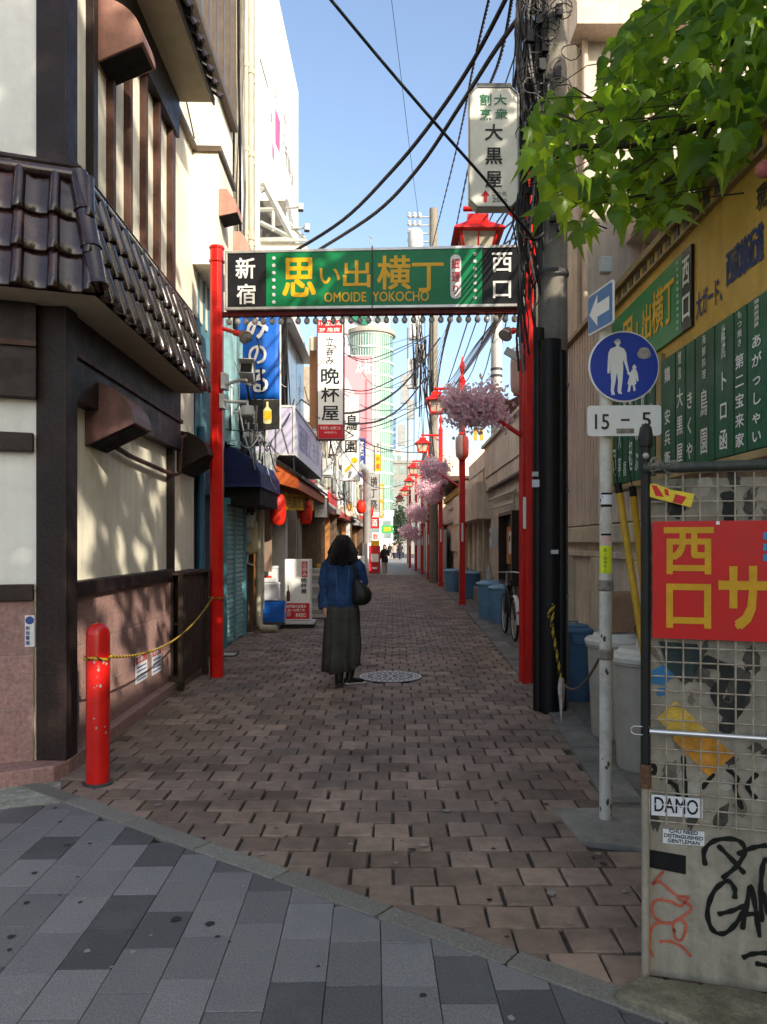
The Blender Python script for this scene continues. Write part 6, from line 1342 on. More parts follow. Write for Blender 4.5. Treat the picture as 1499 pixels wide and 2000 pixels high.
# sign board on the ground, boxes, crates
sbp = V((P(583, 0, 13.6).x, 13.6, 0)); ad_ = thing('standing_sign', 'white illuminated standing sign with a bottle picture and a red lower panel on the paving', 'sign', sbp)
SB_ = Fr(sbp, (1, .03, 0)); m_ = 13.6 / FPX; W2 = 26 * m_; zz2 = lambda py: CZ - (py - HZ) * m_
put('box', SWHT, ad_, (SB_, -W2, W2, .13, zz2(1092), -.12, 0), bevel=.012); put('base', LGREY, ad_, (SB_, -W2 - .06, W2 + .06, .07, .125, -.3, .14), bevel=.01); put('base_foot', SPB, ad_, (SB_, -W2 - .05, W2 + .05, 0, .07, -.29, .12))
put('frame', LGREY, ad_, (SB_, -W2, -W2 + .015, .14, zz2(1093), 0, .006), (SB_, W2 - .03, W2, .14, zz2(1093), 0, .006))
put('red_panel', SRED, ad_, (SB_, -W2 + .02, W2 - .035, zz2(1209), zz2(1178), .001, .005)); bxs = lambda x0, y0, x1, y1: ((x0 - 583) * m_, (x1 - 583) * m_, zz2(y1), zz2(y0))
c_ = bxs(590, 1097, 601, 1127); put('red_tab', SRED, ad_, (SB_, c_[0], c_[1], c_[2], c_[3], .001, .005))
lettering(SB_, [dict(t='立呑み', b=bxs(591, 1098, 600, 1126), down=1, z=.007, bold=.03), dict(t='晩杯屋の立呑み', b=bxs(560, 1181, 598, 1187), z=.007, bold=.03), dict(t='思い出横丁店', b=bxs(562, 1189, 596, 1194), z=.007, bold=.02), dict(t='新宿西口', b=bxs(578, 1197, 598, 1205), z=.007, bold=.02)], SWHT, ad_)
lettering(SB_, [dict(t='晩杯屋', b=bxs(588, 1128, 600, 1160), down=1, z=.005, bold=.03)], SBLK, ad_)
c_ = bxs(560, 1143, 567, 1174); q = MB(); q.prism(SB_, [(c_[0] + u * (c_[1] - c_[0]), c_[2] + v_ * (c_[3] - c_[2])) for u, v_ in ((0, 0), (1, 0), (1, .55), (.65, .72), (.62, 1), (.38, 1), (.35, .72), (0, .55))], .002, .005); q.build('bottle_print', M('print_brown', (.06, .02, .012), .5), ad_)
c_ = bxs(557, 1191, 570, 1206); q = MB(); q.lathe(SB_.pt((c_[0] + c_[1]) / 2, (c_[2] + c_[3]) / 2, .006), [(.05, 0), (.001, .0005)], 16, Fr(SB_.pt((c_[0] + c_[1]) / 2, (c_[2] + c_[3]) / 2, .006), SB_.r, SB_.u)); q.build('round_mark', M('print_pink', (.55, .2, .2), .5), ad_)
CRB = M('crate_blue', (.006, .10, .45), .45, var=.12)
def crate(label, p, w_, d_, h_, mt, group):
    t = thing('plastic_crate', label, 'crate', p, group); F_ = Fr(p); th = .018
    put('base', mt, t, (F_, -w_, w_, 0, .02, -d_, d_)); 
    q = MB(); q.box(F_, -w_, w_, .02, h_, d_ - th, d_); q.box(F_, -w_, w_, .02, h_, -d_, -d_ + th); q.box(F_, -w_, -w_ + th, .02, h_, -d_ + th, d_ - th); q.box(F_, w_ - th, w_, .02, h_, -d_ + th, d_ - th); q.build('side', mt, t); put('rim', mt, t, (F_, -w_ - .01, w_ + .01, h_ - .04, h_ + .004, d_ + .001, d_ + .014), (F_, -w_, w_, .05, .07, d_ + .001, d_ + .01), *[(F_, -w_ + .06 + i * .1, -w_ + .08 + i * .1, .07, h_ - .04, d_ + .001, d_ + .01) for i in range(5)])
    return t
p = V((P(531, 0, 13.45).x, 13.45, .0)); crate('lower blue plastic crate behind the standing sign', p + V((0, .1, .12)), .21, .16, .2, CRB, 'blue crates by the standing sign'); crate('upper blue plastic crate behind the standing sign', p + V((0.01, .1, .33)), .21, .16, .14, CRB, 'blue crates by the standing sign')
put_ = thing('trolley', 'low dark trolley under the blue crates', 'trolley', p); put('deck', DGREY, put_, (Fr(p), -.24, .24, .07, .115, -.28, .08)); q = MB()
for sx_ in (-.18, .18): q.lathe(p + V((sx_, -.03, .035)), [(.035, -.015), (.035, .015)], 10, Fr(p + V((sx_, -.03, .035)), (0, 1, 0), (0, 0, 1)))
q.build('wheel', SPB, put_)
BOXW = M('foam_white', (.58, .60, .62), .7, var=.06, dirt=(.4, .4, .4), dirtamt=.3)
for i, (h0, h1, w_, dx, lb) in enumerate(((.49, .80, .15, -.04, 'lower white foam box on the blue crates'), (.805, 1.09, .14, -.06, 'upper white foam box with a red mark on the blue crates'))):
    t = thing('foam_box', lb, 'box', p + V((dx, .1, h0)), 'foam boxes on the crates'); F_ = Fr(p + V((dx, .0, 0))); put('box', BOXW, t, (F_, -w_, w_, h0, h1 - .045, -.26, 0), bevel=.01); put('lid', BOXW, t, (F_, -w_ - .005, w_ + .005, h1 - .043, h1, -.265, .005), bevel=.008)
    if i: put('red_mark', LRED, t, (F_, -.08, .06, h0 + .08, h0 + .12, .001, .003))
stp = thing('paper_stack', 'tall stack of bundled papers beside the standing sign', 'stack', P(622, 1180, 15.2)); x = P(622, 0, 15.2).x; rs_ = random.Random(6)
for i in range(13): put('bundle', M('bundle_%d' % (i % 3), ((.38, .36, .33), (.28, .26, .23), (.48, .46, .43))[i % 3], .8, var=.15), stp, (Fr((x + rs_.uniform(-.02, .02), 15.2, 0)), -.15, .15, .02 + i * .075, .09 + i * .075, -.3, rs_.uniform(-.02, .02)), bevel=.008)
t = put('door_mat', M('mat_red', (.25, .04, .05), .9, var=.2, scale=30), None, (Fr((P(620, 0, 15.8).x + .05, 15.8, 0)), -.3, .3, .003, .018, -.5, .5)); tag(t, 'dull red mat on the paving beside the paper stack', 'mat')
# lavender sign box
lv = thing('sign_box', 'pale lavender projecting sign box above the grey hood and orange canopy', 'sign', (-1.9, 13.3, 3)); x0, x1 = -2.42, P(575, 0, 13.2).x; LAV = M('sign_lavender', (.46, .44, .58), .45, var=.08, streak=.1)
LV_ = Fr((x1, 0, 0), (0, 1, 0)); q = MB(); q.box(WF, x0, x1, 13.2, 18.2, 3.02, 3.84); q.build('box', LAV, lv); put('frame', LGREY, lv, (LV_, 13.19, 18.21, 3.0, 3.04, -.4, .02), (LV_, 13.19, 18.21, 3.82, 3.86, -.4, .02), (LV_, 13.18, 13.22, 3.04, 3.82, -.02, .02))
lettering(LV_, [dict(t='酒蔵ときわ', b=(13.9, 17.6, 3.18, 3.68), z=.006)], M('lavender_ink', (.32, .28, .46), .6), lv)
# tall sign of the standing bar
ts = thing('vertical_sign', 'tall white vertical sign with brush lettering and red ends, projecting over the tavern', 'sign', P(646, 857, 17)); TF = Fr((0, 17, 0)); tp_ = lambda x0, y0, x1, y1: ((x0 - VX) * 17 / FPX, (x1 - VX) * 17 / FPX, CZ - (y1 - HZ) * 17 / FPX, CZ - (y0 - HZ) * 17 / FPX)
a_ = tp_(621, 624, 671, 857); put('box', SWHT, ts, (TF, a_[0], a_[1], a_[2], a_[3], -.22, 0), bevel=.01); b_ = tp_(622, 625, 669, 650); put('top_panel', SRED, ts, (TF, b_[0], b_[1], b_[2], b_[3], .001, .006)); b_ = tp_(622, 829, 670, 856); put('bottom_panel', SRED, ts, (TF, b_[0], b_[1], b_[2], b_[3], .001, .006))
put('frame', M('frame_maroon', (.10, .02, .025), .5), ts, (TF, a_[0] - .02, a_[0], a_[2], a_[3], -.22, .012), (TF, a_[1], a_[1] + .02, a_[2], a_[3], -.22, .012), (TF, a_[0] - .02, a_[1] + .02, a_[2] - .02, a_[2], -.22, .012))
lettering(TF, [dict(t='1F 立呑み', b=tp_(624, 628, 667, 636), z=.009, bold=.02), dict(t='2F 座席', b=tp_(624, 640, 664, 648), z=.009, bold=.02), dict(t='新宿思い出横丁店', b=tp_(626, 833, 666, 839), z=.009), dict(t='(新宿西口)', b=tp_(634, 843, 658, 847), z=.009)], SWHT, ts)
lettering(TF, [dict(t='立', b=tp_(637, 658, 652, 676), z=.004, bold=.01), dict(t='呑', b=tp_(637, 679, 652, 694), z=.004, bold=.01), dict(t='み', b=tp_(637, 697, 652, 712), z=.004, bold=.02), dict(t='晩', b=tp_(628, 719, 663, 750), z=.004, bold=.03), dict(t='杯', b=tp_(628, 757, 663, 785), z=.004, bold=.03), dict(t='屋', b=tp_(629, 793, 662, 821), z=.004, bold=.03)], SBLK, ts)
b_ = tp_(605, 660, 619, 830); t = put('vertical_sign', M('sign_salmon', (.55, .27, .12), .5, var=.08), None, (Fr((0, 17.4, 0)), b_[0] * 17.4 / 17, b_[1] * 17.4 / 17, b_[2], b_[3] + .1, -.2, 0)); tag(t, 'narrow plain salmon sign panel just left of the tall white vertical sign', 'sign')
b2 = tp_(606, 655, 618, 682); t = put('signal_box', BEIGE2, None, (Fr((0, 17.1, 0)), b2[0], b2[1] + .06, b2[2], b2[3], -.2, 0)); tag(t, 'small beige box above the salmon sign panel', 'box')
# buildings over the tavern
gb = thing('corner_house', 'cream upper storey with a dark glazed front over the tavern', 'building', (XL, 13.1, 4)); q = MB(); q.box(LW, 14.2, 20, 4.0, 6.5, -4, .1); q.build('wall', STUC, gb)
wq = put('window', DGREY, gb, (LW, 15.4, 19.3, 4.15, 6.0, .1, .18), bevel=.005)
for i in range(5): q = MB(); q.box(LW, 15.45 + i * .77, 16.18 + i * .77, 4.2, 5.95, .181, .19); q.build('pane', M('smoke_glass', (.09, .10, .095), .12, var=.4, scale=1), wq)
put('window_hood', LGREY, gb, (LW, 15.3, 19.4, 6.0, 6.08, .1, .4)); put('dark_post', SPB, gb, (Fr((XL, 14.15, 0)), .35, .48, 3.9, 5.75, -.06, 0))
# second tall sign
s2 = thing('vertical_sign', 'white vertical sign with black characters and a yellow crescent near its foot', 'sign', P(685, 940, 21)); T2 = Fr((0, 21, 0)); t2 = lambda x0, y0, x1, y1: ((x0 - VX) * 21 / FPX, (x1 - VX) * 21 / FPX, CZ - (y1 - HZ) * 21 / FPX, CZ - (y0 - HZ) * 21 / FPX)
a_ = t2(669, 772, 702, 938); put('box', SWHT, s2, (T2, a_[0], a_[1], a_[2], a_[3], -.2, 0), bevel=.01); put('frame', ALU, s2, (T2, a_[0] - .02, a_[0], a_[2], a_[3], -.2, .01), (T2, a_[1], a_[1] + .02, a_[2], a_[3], -.2, .01), (T2, a_[0], a_[1], a_[3], a_[3] + .02, -.2, .01), (T2, a_[0], a_[1], a_[2] - .02, a_[2], -.2, .01))
lettering(T2, [dict(t='鳥', b=t2(677, 810, 698, 840), z=.004, bold=.03), dict(t='園', b=t2(675, 860, 697, 884), z=.004, bold=.03)], SBLK, s2)
lettering(T2, [dict(t='さくら', b=t2(677, 780, 692, 803), down=1, z=.004)], M('print_pink', (.55, .2, .2), .5), s2)
q = MB(); c0 = T2.pt((692 - VX) * 21 / FPX, CZ - (899 - HZ) * 21 / FPX, .004); q.poly([c0 + V((.085 * math.cos(a), 0, .085 * math.sin(a))) for a in [i * .35 for i in range(18)]]); 
c1 = T2.pt((682 - VX) * 21 / FPX, CZ - (920 - HZ) * 21 / FPX, .004)
q.poly([c1 + V((x, 0, z_)) for x, z_ in ((-.11, -.05), (-.02, .02), (.1, .16), (.06, .2), (-.06, .1), (-.12, .03))]); q.build('yellow_print', SYEL, s2); q = MB(); q.poly([c1 + V((x, -.001, z_)) for x, z_ in ((-.04, -.19), (.03, -.19), (.08, -.06), (.08, 0), (0, -.02))]); q.build('grey_print', M('print_grey', (.15, .15, .17), .5), s2)
# run of shopfronts towards the far end
fr2 = random.Random(31); facs = [((.40, .36, .3), 'grey rendered'), ((.30, .26, .2), 'tan rendered'), ((.46, .44, .41), 'pale rendered'), ((.22, .2, .18), 'dark boarded'), ((.38, .35, .32), 'weathered'), ((.48, .46, .42), 'whitish'), ((.28, .24, .21), 'brown')]
shops = []
y = 19.05; names = ['shopfront with white boards and a grey awning beyond the tavern', 'shopfront with orange doors and a small red lantern under the crescent sign', 'narrow shopfront with a pale duct and blue vertical sign', 'shopfront below the white banner with black brush marks', 'shopfront with red hanging signs near the drinks machine', 'shopfront beside the red drinks machine', 'last shopfront at the far end of the left row']
AWN = [M('awn_grey', (.30, .30, .29), .6, var=.15), M('awn_red', (.30, .05, .04), .6, var=.15), M('awn_cream', (.5, .46, .38), .6, var=.15), M('awn_brown', (.10, .06, .045), .6, var=.2)]
SG = [SWHT, SRED, M('sign_amber', (.6, .28, .03), .5), M('sign_blue', (.04, .07, .3), .5), SYEL]
for k in range(7):
    L = fr2.uniform(3.3, 4.6); H_ = fr2.uniform(5.2, 7.6); x = lin(y, [(19, -2.4), (30, -2.3), (46, -1.75)]); x1 = lin(y + L, [(19, -2.4), (30, -2.3), (46, -1.75)])
    t = thing('shopfront', names[k], 'shopfront', (x, y, 0)); F_ = Fr((x, y, 0), (x1 - x, L, 0)); L -= .02
    q = MB(); q.box(F_, 0, L, 0, H_, -4, 0); q.build('wall', M('shop_wall_%d' % k, facs[k][0], .8, var=.12, streak=.25, dirt=tuple(c * .5 for c in facs[k][0]), dirtamt=.5), t)
    n = 4
    for i in range(n):
        a = .1 + (L - .2) * i / n; b = .1 + (L - .2) * (i + 1) / n - .08
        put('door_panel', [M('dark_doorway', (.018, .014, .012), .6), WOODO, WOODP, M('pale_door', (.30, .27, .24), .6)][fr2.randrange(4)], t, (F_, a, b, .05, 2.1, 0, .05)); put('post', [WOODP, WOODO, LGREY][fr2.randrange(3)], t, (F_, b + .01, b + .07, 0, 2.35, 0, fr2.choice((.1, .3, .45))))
    for i in range(2):
        a = .5 + i * L / 2; wq = put('window', [BROWNM, LGREY][k % 2], t, (F_, a, a + 1.1, 3.4, 4.5, 0, .07)); put('pane', GLASSD, wq, (F_, a + .06, a + .52, 3.46, 4.44, .071, .075), (F_, a + .58, a + 1.04, 3.46, 4.44, .071, .075))
    q = MB(); d_ = fr2.uniform(.5, .85); z_ = fr2.uniform(2.3, 2.6); EF = Fr(F_.pt(0, 0, 0), F_.n, (0, 0, 1)); q.prism(EF, [(0, z_ + .5), (0, z_), (d_, z_ - .05), (d_, z_ + .1)], -L, 0); q.build('awning', AWN[fr2.randrange(4)], t)
    put('sign_board', SG[fr2.choice((0, 0, 2, 1))], t, (F_, .3, L - .3, 2.85, 3.25, 0, .14))
    put('air_unit', LGREY, t, (F_, L * .4, L * .4 + .7, 4.7, 5.2, 0, .3))
    q = MB(); q.tube([F_.pt(L - .15, 0, .1), F_.pt(L - .15, H_, .1)], .05, 8); q.build('drainpipe', [LGREY, PIPEB][k % 2], t, smooth=50)
    shops.append((F_, L)); y += L + .02
# signs hung out over the far shops: (px0, py0, px1, py1, Y, material, writing, ink, label)
INK = SBLK
for (x0, y0, x1, y1, Y, mt, tx, ink, lb) in (
    (700, 856, 713, 932, 28, SG[3], '酒処', SWHT, 'blue vertical sign right of the crescent sign'),
    (719, 926, 741, 1000, 32, SWHT, '横丁祭', INK, 'white vertical banner with black brush marks over the far shops'),
    (733, 888, 744, 920, 36, SG[4], '中華', SRED, 'small yellow vertical sign above the white brush banner'),
    (733, 860, 743, 886, 36.2, SWHT, '酒', INK, 'small white vertical sign just above the small yellow one'),
    (741, 945, 749, 1012, 40, SG[2], '焼鳥', SWHT, 'orange vertical sign right of the white brush banner'),
    (712, 872, 731, 924, 34, M('sign_mauve', (.42, .36, .36), .5), '串焼き', WHT, 'mauve vertical sign between the blue and the yellow signs'),
    (615, 972, 640, 1010, 18.2, SWHT, '営業中', LGREY, 'white square sign board beyond the smaller red lantern'),
    (724, 1010, 740, 1032, 33, SRED, '酒', SWHT, 'upper red hanging sign over the drinks machine'),
    (727, 1040, 741, 1056, 35, SWHT, '飲', SRED, 'lower white hanging sign over the drinks machine')):
    a_ = (x0 - VX) * Y / FPX, (x1 - VX) * Y / FPX, CZ - (y1 - HZ) * Y / FPX, CZ - (y0 - HZ) * Y / FPX; F_ = Fr((0, Y, 0)); t = thing('hanging_sign', lb, 'sign', F_.pt((a_[0] + a_[1]) / 2, a_[2]), 'signs hung out over the far shops')
    put('box', mt, t, (F_, a_[0], a_[1], a_[2], a_[3], -.15, 0)); q = MB(); dn = (a_[3] - a_[2]) > (a_[1] - a_[0]) * 1.2; pd = (a_[1] - a_[0]) * .15
    (write_down if dn else write)(q, F_, tx, a_[0] + pd, a_[1] - pd, a_[2] + pd, a_[3] - pd, z=.005, bold=.02); q.build('lettering', ink, t); put('frame', DGREY, t, (F_, a_[0] - .02, a_[0], a_[2], a_[3], -.15, .01), (F_, a_[1], a_[1] + .02, a_[2], a_[3], -.15, .01))
for px, py, Y, lb in ((706, 990, 26, 'small red lantern beside the pale duct over the far shops'), (722, 1000, 30, 'small red lantern in front of the white brush banner'), (733, 1020, 34, 'small red lantern above the drinks machine')): lantern(lb, P(px, py, Y), .16, .42, 'small lanterns along the far shops')
t = thing('vent_duct', 'pale metal vent duct bending down beside the far shops', 'duct', P(716, 1000, 27)); q = MB(); q.tube([P(702, 912, 26), P(708, 913, 26.3), P(715, 922, 26.6), P(717, 940, 26.8), P(717, 1060, 27)], .14, 10); q.build('pipe', M('duct_metal', (.55, .56, .55), .35, .6, var=.1), t, smooth=50)
dm = thing('drinks_machine', 'red drinks machine at the left of the alley beyond the walking woman', 'vending machine', (P(735, 0, 38).x, 38, 0)); F_ = Fr((P(735, 0, 38).x, 38, 0)); put('cabinet', M('machine_red', (.5, .03, .03), .4), dm, (F_, -.36, .2, 0, 1.35, -.6, 0)); put('display_panel', SWHT, dm, (F_, -.25, .12, .55, .95, 0, .01), (F_, -.2, .05, .2, .3, 0, .01)); put('top_goods', SYEL, dm, (F_, -.25, .15, 1.35, 1.65, -.4, -.05))
# ------------------------------------------------------------------ tall white building with the advertisement wall, steel truss, floodlights
WHB = M('white_render', (.66, .66, .64), .8, var=.04, scale=1.5, streak=.04)
wb = thing('white_tower', 'tall plain white building with a pink print on its side wall, left above the gate', 'building', (-3, 17.5, 0))
XT = -2.95; TWF = Fr((XT, 0, 0), (0, 1, 0)); yn = lambda px: XT * FPX / (px - VX)
q = MB(); q.box(WF, -9, XT, yn(503), yn(583), 0, 0 + CZ + (HZ - 180) * yn(583) / FPX); q.build('wall', WHB, wb)
put('corner_trim', M('trim_grey', (.5, .51, .5), .6), wb, (TWF, yn(501), yn(503) - .003, 5, 15.4, -.5, .03)); put('upper_band', M('band_pale', (.55, .56, .52), .7), wb, (TWF, yn(503) + .1, yn(523), 12.2, 15.3, 0, .02))
PK = M('print_magenta', (.62, .10, .24), .6); GYP = M('print_greyish', (.26, .26, .26), .6)
th_ = lambda px, py: hit(TWF, px, py)
q = MB(); q.prism(TWF, [th_(538, 212), th_(547, 238), th_(546, 297), th_(538, 278)][::-1], 0, .01); q.prism(TWF, [th_(532, 280), th_(535, 290), th_(535, 312), th_(532, 305)][::-1], 0, .01); q.build('pink_print', PK, wb)
q = MB(); q.prism(TWF, [th_(529, 220), th_(532, 222), th_(532, 240), th_(529, 236)][::-1], 0, .01)
a_, b_ = th_(533, 160), th_(543, 132); write_down(q, TWF, 'ときめく', a_[0], b_[0], th_(533, 190)[1], th_(533, 135)[1], z=.012)
a_, b_ = th_(552, 260), th_(562, 260); write_down(q, TWF, 'あしたに', a_[0], b_[0], th_(557, 300)[1], th_(557, 225)[1], z=.012); a_, b_ = th_(556, 260), th_(574, 260); write_down(q, TWF, '街 角', a_[0], b_[0], th_(562, 430)[1], th_(562, 290)[1], z=.012); q.build('lettering', GYP, wb, kind='stuff')
# roof truss stair in front of it
tr_ = thing('roof_truss', 'grey steel truss and platform on a low roof in front of the white tower', 'steel frame', P(550, 470, 16)); YT = 16.0
TRM = M('truss_grey', (.42, .42, .38), .5, .3, var=.12, streak=.2)
def tp(px, py, Y=16.0): return P(px, py, Y)
put('infill', M('truss_dark', (.12, .115, .10), .7, var=.3), tr_, (Fr(tp(508, 470, 16.3)), 0, .55, .0, .85, -.05, 0))
for a, b, r_ in (((509, 360), (522, 360), .05), ((518, 362), (580, 480), .08), ((509, 372), (520, 366), .06), ((509, 410), (545, 410), .05), ((509, 435), (572, 466), .05), ((534, 410), (534, 452), .04), ((509, 470), (572, 468), .06), ((548, 420), (596, 466), .04)):
    q = MB(); q.tube([tp(*a), tp(*b)], r_, 6); q.build('truss_bar', TRM, tr_)
put('platform', STUC, tr_, (Fr(tp(508, 500, 15.9)), 0, .95, -.6, .27, -.3, 0)); put('platform_rail', TRM, tr_, (Fr(tp(508, 470, 15.85)), 0, .97, -.03, .03, 0, .04))
for px, py, lb in ((588, 404, 'upper one of two small floodlights on arms beside the white tower'), (600, 444, 'lower one of two small floodlights on arms beside the white tower')):
    t = thing('floodlight', lb, 'floodlight', tp(px, py), 'floodlights by the white tower'); F_ = Fr(tp(px, py, 15.9), (1, .2, 0), (.1, -.3, 1)); put('housing', LGREY, t, (F_, -.05, .05, -.05, .07, -.1, .04), bevel=.01); put('lens', BLACK, t, (F_, -.045, .055, -.09, -.05, -.1, .03)); q = MB(); q.tube([tp(px - 30, py + 3, 15.95), tp(px - 6, py + 1, 15.95)], .022, 6); q.build('arm', TRM, t)
# bundle of downpipes at the end of the restaurant
for px, Y, r_, mt, z0, z1, lb in ((490, 13.0, .055, PIPEB, 3.9, 12, 'stained beige downpipe, right one of the pair above the left end of the gate sign'), (481, 12.8, .04, PIPEB, 3.9, 12, 'beige downpipe, left one of the pair above the left end of the gate sign'), (502, 13.3, .05, WHT, 4.2, 12, 'white downpipe against the white tower')):
    t = thing('downpipe', lb, 'pipe', (P(px, 0, Y).x, Y, z0), 'downpipes beside the restaurant'); x = P(px, 0, Y).x; q = MB(); q.tube([(x, Y, z0), (x, Y, z1)], r_, 10); q.build('pipe', mt, t, smooth=50); q = MB()
    for h in (5.2, 6.6, 8.0, 9.4): q.lathe((x, Y, h), [(r_ * 1.02, 0), (r_ * 1.25, .01), (r_ * 1.25, .08), (r_ * 1.02, .09)], 10, cap=False)
    q.build('collar', mt, t)
q = MB(); rr = random.Random(15); 
for i in range(16):
    px = rr.uniform(452, 476); Y = rr.uniform(11.9, 12.6); x = P(px, 0, Y).x; q.tube([(x + rr.uniform(-.03, .03), Y, h) for h in (4.0, 5.5, 7, 8.5, 10, 12)], rr.choice((.008, .012, .02)), 5, mi=rr.choice((0, 0, 1, 2)))
t = q.build('cable_bundle', [CABLE, M('grey_cable', (.16, .15, .14), .6), PIPEB], kind='stuff'); tag(t, 'vertical bundle of thin pipes and cables left of the beige downpipes', 'cables')

# ------------------------------------------------------------------ far end of the street
def far_building(name, label, x0, x1, y0, y1, h, mt, win, rows_, cols_, gm, z0=3.0):
    t = thing(name, label, 'building', ((x0 + x1) / 2, y0, 0)); q = MB(); q.box(WF, x0, x1, y0, y1, 0, h); q.build('wall', mt, t); F_ = Fr((x0, y0, 0)); w = (x1 - x0) / cols_; hh = (h - z0) / rows_
    for i in range(rows_):
        for j in range(cols_):
            o = put('window', gm, t, (F_, j * w + w * .15, (j + 1) * w - w * .15, z0 + i * hh + hh * .25, z0 + (i + 1) * hh - hh * .2, 0, .04))
    put('parapet', mt, t, (F_, -.1, x1 - x0 + .1, h, h + .4, -.5, .15)); return t
PXX = lambda px, Y: (px - VX) / FPX * Y
PZ = lambda py, Y: CZ - (py - HZ) / FPX * Y
GLASSF = M('far_glass', (.16, .22, .22), .15, var=.3, scale=.4, spec=.8)
far_building('far_building', 'white building at the street end with a grey glazed strip, behind the glass tower', PXX(640, 92), PXX(762, 92), 92, 104, PZ(602, 92), WHB, 0, 7, 3, GLASSF, 14)
fb = thing('logo_panel', 'dark green angular emblem panel on the far white building just below the gate sign', 'sign', P(690, 620, 91.9)); F_ = Fr(P(662, 640, 91.7)); w_ = (720 - 662) / FPX * 91.7; h_ = 40 / FPX * 91.7
q = MB(); q.prism(F_, [(0, h_), (w_ * .35, h_), (w_ * .9, h_ * .35), (w_, h_ * .3), (w_, h_ * .12), (w_ * .8, h_ * .15), (w_ * .1, h_ * .75)][::-1], 0, .15); q.prism(F_, [(w_ * .86, h_), (w_ * .97, h_), (w_ * .97, h_ * .4), (w_ * .86, h_ * .5)][::-1], 0, .15); q.build('emblem', M('emblem_green', (.01, .16, .09), .5), fb)
# round glass tower
gt = thing('glass_tower', 'pale green round glass tower with white floor bands at the end of the street', 'building', (PXX(722, 75), 78, 0)); gc = V((PXX(722, 75), 77.3, 0)); gr = (767 - 722) / FPX * 76.5; gh = PZ(648, 75)
q = MB(); q.lathe(gc, [(gr, 0), (gr, gh)], 40); q.build('glazing', M('tower_glass', (.13, .24, .20), .15, var=.25, scale=.6, spec=.8), gt, smooth=50)
nfl = 15
for k in range(nfl + 1):
    z_ = 1.5 + (gh - 1.5) * k / nfl; q = MB(); q.lathe(gc + V((0, 0, z_)), [(gr * .98, -.10), (gr * 1.03, -.10), (gr * 1.03, .10), (gr * .98, .10)], 40, cap=False); q.build('floor_band', M('tower_band', (.42, .50, .45), .6), gt, smooth=40)
for k in range(22):
    a = math.pi + .15 + k * (math.pi - .3) / 25; q = MB(); q.tube([gc + V((gr * 1.01 * math.cos(a), gr * 1.01 * math.sin(a), 0)), gc + V((gr * 1.01 * math.cos(a), gr * 1.01 * math.sin(a), gh))], .04, 4); q.build('mullion', M('tower_mullion', (.45, .5, .46), .5), gt)
q = MB(); q.lathe(gc + V((0, 0, gh)), [(gr * .9, 0), (gr * 1.12, .1), (gr * 1.12, .5), (gr * .9, .7)], 40); q.build('roof_ring', M('tower_roof', (.34, .31, .26), .6), gt, smooth=40)
far_building('far_building', 'white framed glazed block joined to the left of the round glass tower', PXX(660, 76), PXX(714, 76), 76, 88, PZ(652, 76), WHB, 0, 11, 3, GLASSF, 3)
pb_ = thing('billboard', 'pink advertisement billboard in front of the glass tower', 'billboard', P(700, 880, 58)); F_ = Fr(P(664, 905, 58)); w_ = (728 - 664) / FPX * 58; h_ = (905 - 696) / FPX * 58
put('board', M('billboard_pink', (.62, .24, .27), .6, var=.05), pb_, (F_, 0, w_, 0, h_, -.3, 0)); put('frame', WHT, pb_, (F_, -.08, 0, 0, h_, -.3, .05), (F_, w_, w_ + .08, 0, h_, -.3, .05), (F_, -.08, w_ + .08, h_, h_ + .08, -.3, .05)); lettering(F_, [dict(t='ル社', b=(w_ * .5, w_ * .97, h_ * .84, h_ * .97), z=.01, bold=.03)], SWHT, pb_)
q = MB(); q.prism(F_, [(w_ * .05, h_ * .1), (w_ * .5, h_ * .1), (w_ * .62, h_ * .4), (w_ * .5, h_ * .62), (w_ * .2, h_ * .8), (w_ * .05, h_ * .78)], .001, .01); q.build('pale_print', M('billboard_pale', (.66, .52, .5), .6), pb_)
q = MB(); q.tube([P(680, 905, 58), V((P(680, 905, 58).x, 58, 0))], .15, 8); q.tube([P(715, 905, 58), V((P(715, 905, 58).x, 58, 0))], .15, 8); q.build('leg', GREYM, pb_)
far_building('far_building', 'thin blue tower in the far distance right of the glass tower', PXX(763, 150), PXX(774, 150), 150, 160, PZ(820, 150), M('tower_blue', (.16, .26, .42), .4), 0, 16, 2, M('tower_blue_dark', (.08, .14, .25), .3), 6)
far_building('far_building', 'white low building with a pale blue edge at the far end of the street', PXX(762, 110), PXX(786, 110), 110, 120, PZ(883, 110), WHB, 0, 5, 2, GLASSF, 4)
far_building('far_building', 'grey building closing the far end of the street on the right', PXX(764, 100), PXX(850, 100), 100, 112, PZ(905, 100), M('far_grey', (.20, .21, .20), .8), 0, 5, 6, GLASSF, 3)
far_building('far_building', 'white shop building under the green sign at the far end of the street', PXX(700, 74), PXX(768, 74), 74, 74.9, PZ(1005, 74), WHB, 0, 1, 3, GLASSF, 1.2)
gs = thing('shop_sign', 'green shop sign with yellow lettering over the far end of the street', 'sign', P(756, 1033, 70)); F_ = Fr(P(745, 1041, 70)); w_ = 23 / FPX * 70; h_ = 15 / FPX * 70; put('board', M('far_green', (.03, .28, .08), .5), gs, (F_, 0, w_, 0, h_, -.3, 0)); lettering(F_, [dict(t='珈琲', b=(w_ * .2, w_ * .8, h_ * .2, h_ * .8), z=.02, bold=.04)], SYEL, gs)
q = MB(); q.tube([F_.pt(w_ * .2, 0, -.1), V((F_.pt(w_ * .2, 0, -.1).x, 70.1, 0))], .06, 6); q.build('leg', GREYM, gs)
t = thing('far_tree', 'dark green tree standing at the far end of the street below the red lanterns', 'tree', (PXX(778, 84), 84, 0)); q = MB(); q.tube([(PXX(778, 84), 84, 0), (PXX(778, 84), 84, 3.2)], .15, 6); q.build('trunk', BARK, t)
q = MB(); rr = random.Random(4)
